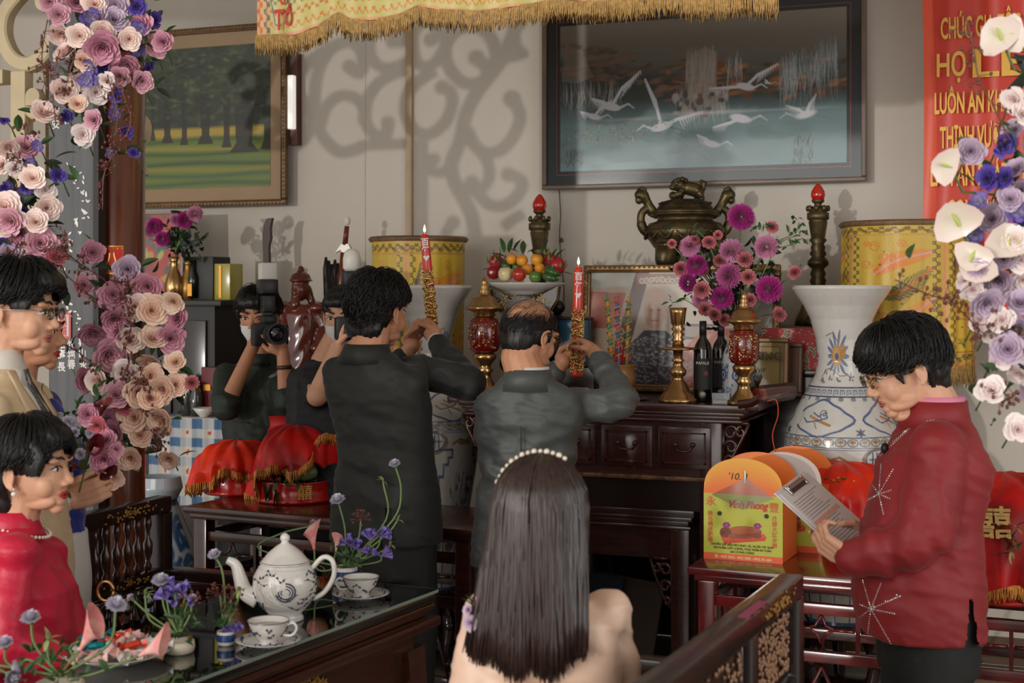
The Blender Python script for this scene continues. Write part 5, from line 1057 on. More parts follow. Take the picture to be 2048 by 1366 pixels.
for f in(-1,1):
    b.tube(spl([(f*.02,0,zz(680)),(f*34/s_,0,zz(700)),(f*46/s_,0,zz(730)),(f*28/s_,0,zz(752)),(f*50/s_,0,AZ+.025)],4),.013,8)
b.box((-.12,-.07,AZ),(.12,.07,AZ+.03),bev=.008);b.obj('foot',M_bl,fs,smooth='auto')
zp=zz(588);zpl=zp;pl=thing('fruit_plate','wide white plate heaped with fruit on the carved stand','plate',(fp.x,fp.y,zp))
MB(Tf).lathe([(.04,zp),(.075,zp),(.08,zp+.006),(.12,zp+.018),(.178,zp+.044),(.18,zp+.048),(.12,zp+.026),(.0,zp+.014)],48).obj('dish',M_porc,pl)
def fruitmat(n,c,r=.3,**k):return mat(n,c,r,var=.22,vs=22,coat=.15,**k)
M_apple=fruitmat('apple_red',(138,22,26));M_tan=fruitmat('tangerine_skin',(226,148,38),.45,bump=.2,bs=180);M_grn=fruitmat('green_citrus',(86,122,46));M_pear=fruitmat('pale_pear',(214,196,150));M_tom=fruitmat('tomato_red',(178,48,30),.2);M_drg=fruitmat('dragonfruit_pink',(176,34,50));M_leaf=mat('leaf_green',(54,84,44),.45,var=.25,vs=12,rnd=.15);M_stem=mat('stem_green',(104,128,74),.5,var=.15);M_brn=mat('twig_brown',(74,50,38),.6)
def fpx(px,py,dy=0):p=pY(px,py,Yf-.0+dy);return p
def fruit(kind,label,P,r,m,shp=None,grp='fruit heaped on the altar plate',parts=True):
    t=thing(kind,label,'fruit',(P.x,P.y,P.z-r*.9),0,grp)
    sh=shp or[(0,-.86),(.35,-.93),(.75,-.68),(1,-.1),(.93,.42),(.6,.82),(.25,.92),(0,.82)]
    a=random.random()*6;Tm=TR(P)@rot('X',random.uniform(-.3,.3))@rot('Y',random.uniform(-.3,.3))
    MB(Tm).lathe([(max(x,1e-5)*r,z*r) for x,z in sh],20,wob=lambda a,z:1+.02*math.sin(a*5)).obj('flesh',m,t)
    if parts:MB(Tm).tube([(0,0,r*.8),(r*.08,0,r*1.12)],r*.06,6).obj('stalk',M_brn,t)
    return t
FR_=[('apple','dark red apple with white sticker at the left of the plate',987,545,.031,M_apple),('pear','pale yellow round pear between two red fruits',1011,548,.033,M_pear),('apple','bright red apple at the front centre of the plate',1038,549,.031,M_tom),('lime','green lime at the front of the plate',1070,554,.026,M_grn),
 ('tangerine','tangerine highest at the left of the heap',1023,518,.025,M_tan),('tangerine','tangerine at the top centre left of the heap',1044,521,.026,M_tan),('tangerine','tangerine at the top right of the heap beneath the leaves',1073,519,.027,M_tan),('tangerine','tangerine low in the centre above the green lime',1055,539,.024,M_tan),('tangerine','small tangerine right of centre with a green stalk',1079,536,.023,M_tan),('tangerine','orange yellow fruit low at the right beside the pepper',1092,549,.020,M_tan),
 ('lime','dark green fruit behind the pale pear',1013,532,.028,mat('deep_green_fruit',(54,84,40),.35,var=.2)),('lime','small green lime between the tangerines and red apple',1033,534,.020,M_grn),('dragon_fruit','pink dragon fruit at the left rear of the plate',992,524,.033,M_drg),('dragon_fruit','pink dragon fruit at the right end of the plate',1114,532,.038,M_drg),('dragon_fruit','pink dragon fruit behind the top right tangerine',1100,520,.03,M_drg)]
for i,(k,lb,px,py,r,m) in enumerate(FR_):
    P=fpx(px,py,{0:-.06,1:-.09,2:-.10,3:-.09}.get(i,-.03 if i<10 else.03));t=fruit(k,lb,P,r,m,[(0,-1.1),(.4,-1),(.85,-.5),(1,0),(.85,.55),(.4,1),(0,1.1)] if k=='dragon_fruit' else None)
    if i==0:MB(TR(P+(E0-P).normalized()*.029-RX*.010)@frame(E0-P).to_4x4()).lathe([(.007,0),(.007,.003)],14).obj('sticker',M_white,t)
    if k=='dragon_fruit':
        for j in range(9):
            a=j*.7+i;e=random.uniform(-.5,.9);d=Vector((math.cos(a)*math.cos(e),math.sin(a)*math.cos(e),math.sin(e)));b=MB();b.tube([P+d*r*.9,P+d*r*1.35+UP*.008,P+d*r*1.5+UP*.03],[.009,.006,.001],5,flat=.4);b.obj('scale',mat('green_pink_scale',(120,134,70),.5),t)
for i,(px,py,qx,qy) in enumerate([(1090,545,1122,552),(1085,556,1118,560)]):
    t=thing('green_pepper',['long green pepper above another at the plate right','lowest long green pepper at the plate right edge'][i],'vegetable',fpx(px,py,-.08));MB().tube(spl([fpx(px,py-8,-.08),fpx((px+qx)/2,py,-.09),fpx(qx,qy,-.07)],5),[.008,.014,.017,.018,.018,.017,.016,.014,.010,.006,.002],12).obj('pod',mat('pepper_green',(52,92,40),.25,coat=.3),t)
b=MB();lf=thing('fruit_leaves','green leaves and curling tips rising from the fruit heap','leaves',fpx(1060,520,.0))
def leafmesh(L=1,W=.4,curl=.25,n=5):
    v=[];f=[]
    for i in range(n+1):
        t=i/n;w_=W*math.sin(PI*min(1,t*.92+.06))**.8*.5;z=-curl*t*t;v+=[(-w_,t*L,z+w_*.35),(0,t*L,z),(w_,t*L,z+w_*.35)]
    for i in range(n):a=i*3;f+=[(a,a+1,a+4,a+3),(a+1,a+2,a+5,a+4)]
    return v,f
def leafat(P,d,L,m,parent,W=.4,curl=.3,up=UP,name='leaf'):
    v,f=leafmesh(L,W*L,curl*L);d=Vector(d).normalized();x=d.cross(Vector(up));x=x.normalized() if x.length>.01 else Vector((1,0,0));z=x.cross(d)
    b=MB(TR(P)@Matrix((x,d,z)).transposed().to_4x4());b.add(v,f);return b.obj(name,m,parent)
for px,py,dx,dz in[(1000,528,-.3,.8),(1008,505,-.1,1),(1018,505,.1,1),(1055,505,.5,.3),(1035,503,-.4,.2),(1065,508,.8,.1),(1085,505,.2,1),(1104,515,.3,1),(1110,520,.4,.8),(1046,508,0,.4),(990,538,-1,.2),(1120,545,1,.1),(1028,502,.3,.9),(1095,525,.2,-.4),(1012,515,-.7,.4)]:
    leafat(fpx(px,py,-.05),RX*dx+UP*dz-FW*.2,random.uniform(.045,.075),M_leaf,lf,.35)
# red and gold temple jars
def gold_jar(px,ybase,Y,label,sc=1):
    p=pY(px,ybase,Y);s_=FPX/((pY(px,585,Y)-E0).dot(FW))/sc;t=thing('ritual_jar',label,'jar',(p.x,p.y,AZ),0,'red and gold lidded jars on the altar');T=TR((p.x,p.y,0));q=lambda L:[(r/s_,AZ+.0+h/s_) for r,h in L]
    MB(T).lathe(q([(36,0),(38,4),(36,10),(28,14),(24,20),(15,34),(13,46),(20,52),(12,58),(15,66),(24,76),(26,84),(20,90)]),36).obj('foot',M_gold,t)
    MB(T).lathe(q([(20,90),(28,94),(33,104),(34,130),(33,152),(28,162),(20,166)]),36).obj('body',M_redl,t)
    b=MB(T)
    for k in range(70):
        a=R(random.uniform(200,340));h=random.uniform(100,155);rr=(34 if 106<h<150 else 32)/s_;b.ell((rr*math.cos(a),rr*math.sin(a),AZ+h/s_),(.004,.004,random.uniform(.003,.008)),n=6,m=4)
    b.obj('gilt_relief',M_gold,t,kind='stuff')
    MB(T).lathe(q([(20,166),(24,170),(22,176),(30,180),(41,184),(42,187),(34,192),(28,199),(24,208),(15,213),(10,215),(13,221),(8,226),(10,231),(6,236),(7,241),(4,248),(0,254)]),36).obj('lid',M_gold,t)
gold_jar(969,745,5.62,'left red and gold lidded jar, between the two suited men',.93);gold_jar(1488,812,5.47,'right red and gold lidded jar at the altar corner below the flowers',.9)
# brass candlesticks
def brass_stick(px,Y,label,H):
    p=pY(px,800,Y);t=thing('brass_candlestick',label,'candlestick',(p.x,p.y,AZ),0,'polished brass candlesticks on the altar');k=H/190
    L=[(38,0),(39,6),(35,9),(33,16),(24,24),(20,34),(12,44),(10,50),(16,56),(17,64),(10,72),(9,80),(13,84),(9,88),(10,104),(38,106),(39,109),(12,112),(10,122),(13,126),(9,130),(13,136),(9,142),(14,147),(10,152),(14,158),(16,180),(18,190),(15,190),(12,170),(0,168)]
    MB(TR((p.x,p.y,AZ))).lathe([(r*k,h*k) for r,h in L[:15]],36).obj('foot',M_gold,t);MB(TR((p.x,p.y,AZ))).lathe([(r*k,h*k) for r,h in L[14:18]],36).obj('drip_pan',M_gold,t);MB(TR((p.x,p.y,AZ))).lathe([(r*k,h*k) for r,h in L[17:]],36).obj('socket',M_gold,t)
brass_stick(1356,5.5,'tall polished brass candlestick standing left of the wine bottles',.375);brass_stick(1077,5.58,'polished brass candlestick mostly hidden behind the balding man',.375)
# portrait in gilt frame
cv=Canvas(230,130,(206,180,160));
cv.rect(0,0,230,60,(212,188,168));cv.rect(0,0,52,100,(190,160,140));cv.poly([(0,22),(46,24),(34,66),(0,66)],(182,92,62));cv.poly([(0,0),(56,0),(52,16),(0,18)],(196,184,172));cv.poly([(58,0),(76,0),(40,130),(20,130)],(104,46,34));cv.rect(60,2,190,14,(146,92,74))
for k in range(20):cv.curl(66+k*6.5,9,4,1.4,(214,190,172),1.1,k)
for k in range(16):cv.curl(8+(k%5)*8,70+(k//5)*9,5,1.5,(206,176,140),1,k)
cv.ell(84,44,15,22,(206,150,124));cv.ell(84,30,15,12,(214,164,140));cv.ell(79,44,1.6,1,(70,40,34));cv.ell(89,44,1.6,1,(70,40,34));cv.line([(80,56),(88,56)],1.4,(150,80,70))
cv.poly([(44,130),(48,88),(70,68),(98,68),(122,84),(128,130)],(58,40,50))
for k in range(330):x,y=random.uniform(46,126),random.uniform(72,130);cv.ell(x,y,1.4,.9,(176,160,164),.7*(y>70+abs(x-84)*.4))
cv.rect(120,60,160,78,(96,60,50));cv.rect(123,63,157,75,(180,150,136));cv.ell(168,40,17,21,(200,148,122));cv.poly([(150,40),(152,18),(168,12),(186,20),(188,50),(182,34),(156,30)],(166,60,34));cv.ell(162,40,2.2,1,(60,36,30));cv.ell(174,40,2.2,1,(60,36,30));cv.line([(164,52),(172,52)],1.5,(170,70,70))
cv.poly([(104,130),(116,92),(146,66),(190,64),(224,84),(230,130)],(196,88,56))
for k in range(240):x,y=random.uniform(110,228),random.uniform(70,130);cv.ell(x,y,1.2,3,(224,170,140),.5*(y>66+abs(x-168)*.45),ang=random.random())
cv.rect(200,0,230,60,(214,200,186))
xa,xb=pY(1166,700,5.98).x,pY(1560,700,5.98).x;zt_=1.62+(585-530)/463
framed('portrait_frame','wide gilt-framed portrait photograph of an elderly couple propped on the altar',xa,xb,AZ+.004,zt_,6.0,.032,mat('gilt_frame',(134,102,62),.35,.45,var=.25,vs=40),cv,0,None,None,cat='picture',tilt=R(4),bead=True)
# small blue portrait stand and dark carved figure
p=pY(1150,690,5.9);framed('blue_picture_frame','small black frame with plain blue backdrop between the candles',p.x-.09,p.x+.075,AZ+.11,1.62+(585-636)/468,5.92,.012,M_edge,(lambda c:(c.mix(1-c.Y/c.h,(30,96,130)),c)[1])(Canvas(40,50,(14,46,76))),0,None,None,cat='picture',tilt=R(6))
MB().box((p.x-.10,5.86,AZ),(p.x+.10,6.0,AZ+.11),bev=.006).obj('frame_plinth',M_dark,None,smooth='auto',label='dark wooden block carrying the small blue picture',cat='stand')
p=pY(1112,640,6.0);t=thing('wooden_figurine','small dark wooden figure behind the balding man','figurine',(p.x,p.y,AZ));b=MB(TR((p.x,p.y,AZ)));b.limb([(0,0,.05),(0,0,.22),(0,0,.30)],[.07,.06,.045]);b.ell((.01,0,.37),.032);b.limb([(.04,0,.28),(.06,-.03,.20)],[.025,.02]);b.obj('body',mat('black_ebony',(26,22,20),.4),t);MB(TR((p.x,p.y,AZ))).lathe([(.08,0),(.08,.03),(.06,.05)],20).obj('base',M_edge,t)
# incense bowl, three dragon incense sticks, red joss sticks
p=pY(1240,770,5.66);s_=480;zz=lambda y:1.62+(585-y)/492.
t=thing('incense_bowl','ochre ceramic incense bowl behind the raised hand','bowl',(p.x,p.y,AZ));T=TR((p.x,p.y,AZ));h=zz(733)-AZ
MB(T).lathe([(.05,0),(.052,.012),(.036,.02),(.062,.05),(.066,h*.6),(.058,h*.82),(.066,h),(.07,h+.004),(.06,h+.002),(.05,h-.02),(0,h-.02)],36).obj('bowl',mat('ochre_ceramic',(172,122,70),.35,var=.15,coat=.3),t)
MB(T).lathe([(.055,h-.018),(0,h-.008)],20).obj('ash',mat('grey_ash',(110,100,92),.9),t)
cols=[mat('incense_'+n,c,.5) for n,c in(('gold',(196,150,70)),('blue',(70,110,160)),('green',(80,140,100)),('pink',(196,90,110)))]
for k,(a,b0) in enumerate([((1214,588),(1224,735)),((1234,592),(1238,735)),((1258,592),(1253,735))]):
    u=thing('dragon_incense','thick coloured dragon incense stick, %s of three in the bowl'%['leftmost','middle','rightmost'][k],'incense stick',p+Vector((0,0,.1)),0,'thick incense sticks');A=pY(*a,5.66);B=pY(*b0,5.66)
    for j in range(10):
        u0,u1=j/10,(j+1)/10;MB().tube([B.lerp(A,u0),B.lerp(A,u1)],.0075 if j<9 else.0055,8).obj('coloured_band',cols[(j*2+k)%4],u)
    b=MB();N_=60;x_=(A-B).normalized().orthogonal();y_=(A-B).normalized().cross(x_);b.tube([B.lerp(A,.1+.85*j/N_)+(x_*math.cos(j*.8)+y_*math.sin(j*.8))*.009 for j in range(N_)],.0028,5);b.obj('dragon_coil',cols[0],u)
t=thing('joss_sticks','bundle of thin red joss sticks standing in the incense bowl','incense');t.location=p+Vector((0,0,h));M_joss=mat('joss_red',(186,44,40),.6);M_jossy=mat('joss_ash',(170,140,110),.8)
for k in range(34):a=random.random()*6.3;r_=random.random()*.045;B=p+Vector((r_*math.cos(a),r_*math.sin(a),0));B.z=AZ+h-.02;MB().tube([B,B+Vector((r_*.25*math.cos(a),r_*.2*math.sin(a),random.uniform(.05,.12)))],.0016,4).obj('joss_stick',M_joss,t)
# little tea cups on the altar
def altar_cup(px,py,Y,label):
    p=pY(px,py,Y);t=thing('offering_cup',label,'cup',(p.x,p.y,AZ),0,'small blue and white cups on the altar');T=TR((p.x,p.y,AZ));MB(T).lathe([(.012,0),(.014,.004),(.021,.018),(.026,.04),(.0275,.042),(.022,.03),(0,.01)],24).obj('bowl',M_porc,t)
    b=MB(T)
    for k in range(14):a=k*.45;b.ell((.0235*math.cos(a),.0235*math.sin(a),.026+.006*math.sin(k*2)),(.004,.004,.004),n=6,m=4)
    b.obj('blue_pattern',mat('cobalt_blue',(38,66,120),.3,coat=.4),t)
altar_cup(1256,775,5.47,'small blue and white cup in front of the incense bowl');altar_cup(1196,772,5.50,'small blue and white cup left of the raised sleeve');altar_cup(1164,764,5.56,'small blue and white cup right of the shorter candle')
MB(TR((pY(1275,778,5.55).x,5.55,AZ))).lathe([(.02,0),(.05,.006),(.052,.01),(.0,.006)],30).obj('saucer_dish',mat('dark_saucer',(70,58,52),.25,coat=.3),None,label='small dark round dish right of the incense bowl',cat='dish')
# wine bottles
def bottle(px,Y,label,k=1):
    p=pY(px,780,Y);t=thing('wine_bottle',label,'bottle',(p.x,p.y,AZ),0,'wine bottles on the altar');T=TR((p.x,p.y,AZ))@Matrix.Scale(k,4)
    MB(T).lathe([(.032,0),(.036,.006),(.036,.20),(.030,.225),(.014,.25),(.0125,.30)],32).obj('glass',mat('dark_bottle_glass',(16,20,17),.08,coat=.8),t)
    MB(T).lathe([(.0138,.255),(.0138,.315),(.0,.316)],20).obj('capsule',mat('black_capsule',(28,28,28),.35),t)
    me=grid('label',16,1,lambda u,v:(.0366*np.cos(R(190)+R(160)*u),.0366*np.sin(R(190)+R(160)*u),.17-.12*v));me.transform(T);link_mesh('label',me,mat('black_label',(34,32,31),.6),t)
    text('PAPALE',.015,T@rot('Z',YAW*.5)@TR((0,-.0378,.152))@FR,mat('cream_ink',(196,188,172),.6),'lettering',t,.0003,.0003);b=MB(T@rot('Z',YAW*.5));b.box((.004,-.0378,.105),(.020,-.0366,.121));b.obj('emblem',M_redl,t,smooth=False)
    b=MB(T@rot('Z',YAW*.5));b.lathe([(.013,0),(.013,.002),(0,.003)],20,TR((0,-.0366,.03))@FR);b.obj('seal',mat('silver_seal',(176,172,160),.4,.4),t)
bottle(1406,5.56,'front dark wine bottle right of the brass candlestick',1.02);bottle(1442,5.72,'second dark wine bottle, half hidden behind the first',1.0)
p=pY(1462,790,5.66);t=thing('blue_white_jar','slim blue and white porcelain bottle behind the right red jar','vase',(p.x,p.y,AZ));cv=Canvas(240,160,(206,208,212))
for k in range(160):cv.curl(random.uniform(0,240),random.uniform(5,155),random.uniform(4,9),2,(44,70,130),1.1,k)
for cx in(30,90,150,210):cv.ell(cx,90,16,16,(40,66,128));cv.ell(cx,90,11,11,(196,200,210));cv.ell(cx,90,6,6,(60,84,140))
R_=lambda v:np.interp(v,[0,.08,.2,.35,.9,1],[.016,.018,.030,.037,.035,.026]);me=grid('body',240,160,lambda u,v:(p.x+R_(v)*np.cos(2*PI*u),p.y+R_(v)*np.sin(2*PI*u),AZ+.24*(1-v)),cv,closed=True);link_mesh('body',me,mat('glazed_print',vcol=True,rough=.16,coat=.4),t)
MB(TR((p.x,p.y,AZ+.24))).lathe([(.016,0),(.02,.012),(.014,.012),(.012,0)],20).obj('lip',M_porc,t)
# small clear box, gold framed box, wooden frame, incense packet
p=pY(1443,806,5.47);t=thing('glass_box','small clear box with a white card at the altar front edge','box',(p.x,p.y,AZ));b=MB(TR((p.x,p.y,AZ))@rot('Z',.1));b.box((-.035,-.025,0),(.035,.025,.045),bev=.002);b.obj('case',glass('clear_plastic',(225,228,224),.1,.08),t,smooth=False);b=MB(TR((p.x,p.y,AZ))@rot('Z',.1));b.box((-.030,-.02,.004),(.03,.02,.014));b.obj('card',mat('cream_card',(200,190,172),.6),t,smooth=False)
cv=Canvas(60,90,(168,134,66));cv.rect(6,6,54,84,(120,84,42));cv.rect(9,9,51,81,(176,142,74));
p=pY(1535,740,5.78);g=framed('gold_plaque','gilt plaque leaning behind the right red jar, reading KING',p.x-.085,p.x+.085,AZ+.003,1.62+(585-676)/485,5.80,.018,mat('brown_gilt_plaque',(110,78,42),.35,.4),cv,0,None,None,tilt=R(6),cat='plaque')
text('KING',.045,TR((p.x+.005,5.762,1.36))@rot('X',R(84)),mat('dark_letter',(60,40,20),.5),'lettering',g,.0008,.001)
cv=Canvas(30,80,(120,80,54));p=pY(1578,760,5.88);framed('small_picture','plain brown wooden frame leaning right of the gilt plaque',p.x-.05,p.x+.055,AZ+.003,1.62+(585-686)/478,5.9,.016,mat('mid_brown_frame',(112,74,50),.4,var=.2),cv,0,None,None,tilt=R(8),glassy=False,cat='picture')
p=pY(1515,775,5.52);t=thing('incense_packet','round bundle of red incense sticks wrapped in clear plastic','incense packet',(p.x,p.y,AZ));dr=(RX*.85+FW*.5+UP*.05).normalized();A=Vector((p.x,p.y,AZ+.036));rn=random.Random(3);fx=frame(dr).to_4x4();b=MB(TR(A)@fx)
for k in range(150):
    r_=.031*math.sqrt(rn.random());a=rn.random()*6.3;b.tube([(r_*math.cos(a),r_*math.sin(a),rn.uniform(-.004,.0)),(r_*math.cos(a),r_*math.sin(a),.16)],.0018,5)
b.obj('red_sticks',mat('incense_red_brown',(150,50,44),.7),t,kind='stuff')
b=MB(TR(A)@fx);b.lathe([(.035,-.012),(.036,.17)],24,cap=False);b.obj('plastic_wrap',glass('clear_plastic'),t);b=MB(TR(A));b.lathe([(.034,0),(.034,.02)],16,fx,cap=False);b.obj('orange_band',mat('orange_paper',(206,96,50),.5),t)
b=MB(TR(A+UP*.055-RX*.0))
for k in range(16):a=k*.4;b.tube([(0,0,-.03),(.02*math.cos(a),.012*math.sin(a),.02),(.034*math.cos(a+.4),.02*math.sin(a),.05)],[.004,.011,.003],5,flat=.3)
b.obj('gathered_plastic',glass('clear_plastic'),t)
# parcel in holly paper on a dark carved block
p=pY(1583,735,6.0);t=thing('wrapped_parcel','parcel in red holly paper beside the tall vase','parcel',(p.x,p.y,0));z0_,z1_=1.62+(585-735)/468,1.62+(585-655)/468
cv=Canvas(200,110,(186,38,34));
for k in range(90):cv.ell(random.uniform(0,200),random.uniform(0,110),2,2,(220,190,180),.8)
for k in range(14):
    cx,cy=random.uniform(0,200),random.uniform(0,110)
    for a in(0,2.1,4.2):cv.ell(cx+9*math.cos(a+k),cy+9*math.sin(a+k),10,4.6,(206,206,186),ang=a+k);cv.ell(cx+9*math.cos(a+k),cy+9*math.sin(a+k),8,3,(52,118,74),ang=a+k)
    cv.ell(cx,cy,3,3,(200,40,40))
x0,x1=pY(1520,700,5.94).x,pY(1645,700,5.94).x;MB().box((x0+.002,5.942,z0_),(x1-.002,6.12,z1_),bev=.003).obj('box',M_red,t,smooth=False)
me=grid('front_paper',200,110,lambda u,v:(x0+(x1-x0)*u,5.9405+0*u,z1_+(z0_-z1_)*v),cv);link_mesh('front_paper',me,MATS['painted_print'],t,smooth=False)
MB().box((x0+.01,5.95,0),(x1-.01,6.12,z0_),bev=.01).box((x0-.02,5.93,z0_-.03),(x1+.02,6.12,z0_-.001),bev=.008).obj('carved_pedestal',M_dark,None,smooth='auto',label='dark wooden pedestal carrying the holly-paper parcel',cat='stand')
# bell shaped brass behind vase
p=pY(1612,640,6.3);MB(TR((p.x,p.y,BZ))).lathe([(.05,0),(.045,.03),(.03,.06),(.018,.09),(.006,.10),(.0,.12)],24).obj('brass_bell',M_bronze,None,label='small bronze bell on the back altar left of the tall vase',cat='bell')
# orange cord with knot hanging under the crane picture
b=MB();pts=[pY(1118,378,6.52),pY(1121,430,6.52),pY(1119,470,6.52),pY(1122,520,6.52),pY(1128,590,6.52),pY(1120,640,6.52)];b.tube(spl(pts,5),.003,6);b.ell(pY(1122,480,6.52),.012,n=8,m=6);b.obj('electric_cord',mat('brown_cord',(96,78,62),.6),None,label='thin brown cord hanging from the crane picture with a dark knot',cat='cord')
b=MB();b.tube(spl([pY(1534,803,5.40),pY(1552,800,5.40),pY(1556,830,5.39),pY(1545,870,5.39),pY(1552,910,5.39)],6),.002,5);b.obj('red_string',mat('orange_red_string',(206,70,40),.6),None,label='loose orange-red string hanging from the altar corner',cat='string')
# ---- red candles with gilt dragons held by the two men
M_wax=mat('red_candle_wax',(198,44,28),.32,coat=.3);M_flame=mat('candle_flame',(255,220,160),.5,emit=((255,226,178),7));M_foil=mat('gold_foil_relief',(204,170,108),.25,.85,var=.2,vs=60);M_silver=mat('silver_print',(206,204,196),.35,.3)
def candle(label,a,b0,D0,D1,w0,w1,seed):
    A,B=pD(*a,D0),pD(*b0,D1);ax=(A-B);L=ax.length;t=thing('dragon_candle',label,'candle',B,0,'lit red dragon candles');Mx=TR(B)@frame(ax,RX).to_4x4();rn=random.Random(seed)
    MB(Mx).lathe([(w1,0),(w1,.01),((w0+w1)/2,L*.5),(w0,L*.93),(w0*.75,L*.975),(w0*.15,L)],28).obj('wax',M_wax,t)
    MB(Mx).tube([(0,0,L-.002),(0,0,L+.012)],.0012,5).obj('wick',M_edge,t)
    f=MB(TR(A)).lathe([(.001,.002),(.0042,.008),(.0048,.012),(.003,.020),(.001,.028),(0,.031)],14);fo=f.obj('flame',M_flame,t)
    b=MB(Mx);P_=lambda u,aa,e=0:(math.cos(aa)*(w0+(w1-w0)*(1-u)+.004+e),math.sin(aa)*(w0+(w1-w0)*(1-u)+.004+e),u*L)
    side=PI*.5 if(Mx.to_3x3()@Vector((0,1,0))).dot(E0-B)>0 else-PI*.5
    n_=70;b.tube([P_(.05+.50*k/n_,side+1.0*math.sin(k*.34)) for k in range(n_)],[.005+.003*math.sin(k*.9) for k in range(n_)],7)
    for k in range(330):a_=side+rn.uniform(-1.25,1.25);p_=Vector(P_(.03+.57*rn.random(),a_,-.002));b.ell(p_,(.0028+.003*rn.random(),.0028,.003+.006*rn.random()),None,7,5,rot('Z',a_)@rot('Y',rn.gauss(0,.8)))
    b.obj('gilt_dragon',M_foil,t)
    ff=rot('Z',side+PI/2)
    for k,ch in enumerate('百年'):text(ch,.030,Mx@ff@TR((0,-w0-.0012,L*(.90-.085*k)))@FR,M_silver,'candle_lettering',t,.0006,.0006)
    b=MB(Mx@ff);b.prism([(0,-.012),(.012,.004),(.007,.010),(0,.005),(-.007,.010),(-.012,.004)],0,.002,TR((0,-w0-.001,L*.735))@FR);b.obj('heart',M_silver,t,smooth=False);return t
candle('taller lit red candle with gilt dragon held by the man in black suit',(849,466),(865,652),5.22,5.24,.0165,.0185,1)
candle('shorter lit red candle with gilt dragon held by the balding man in grey',(1157,531),(1153,752),5.08,5.10,.0165,.0215,2)
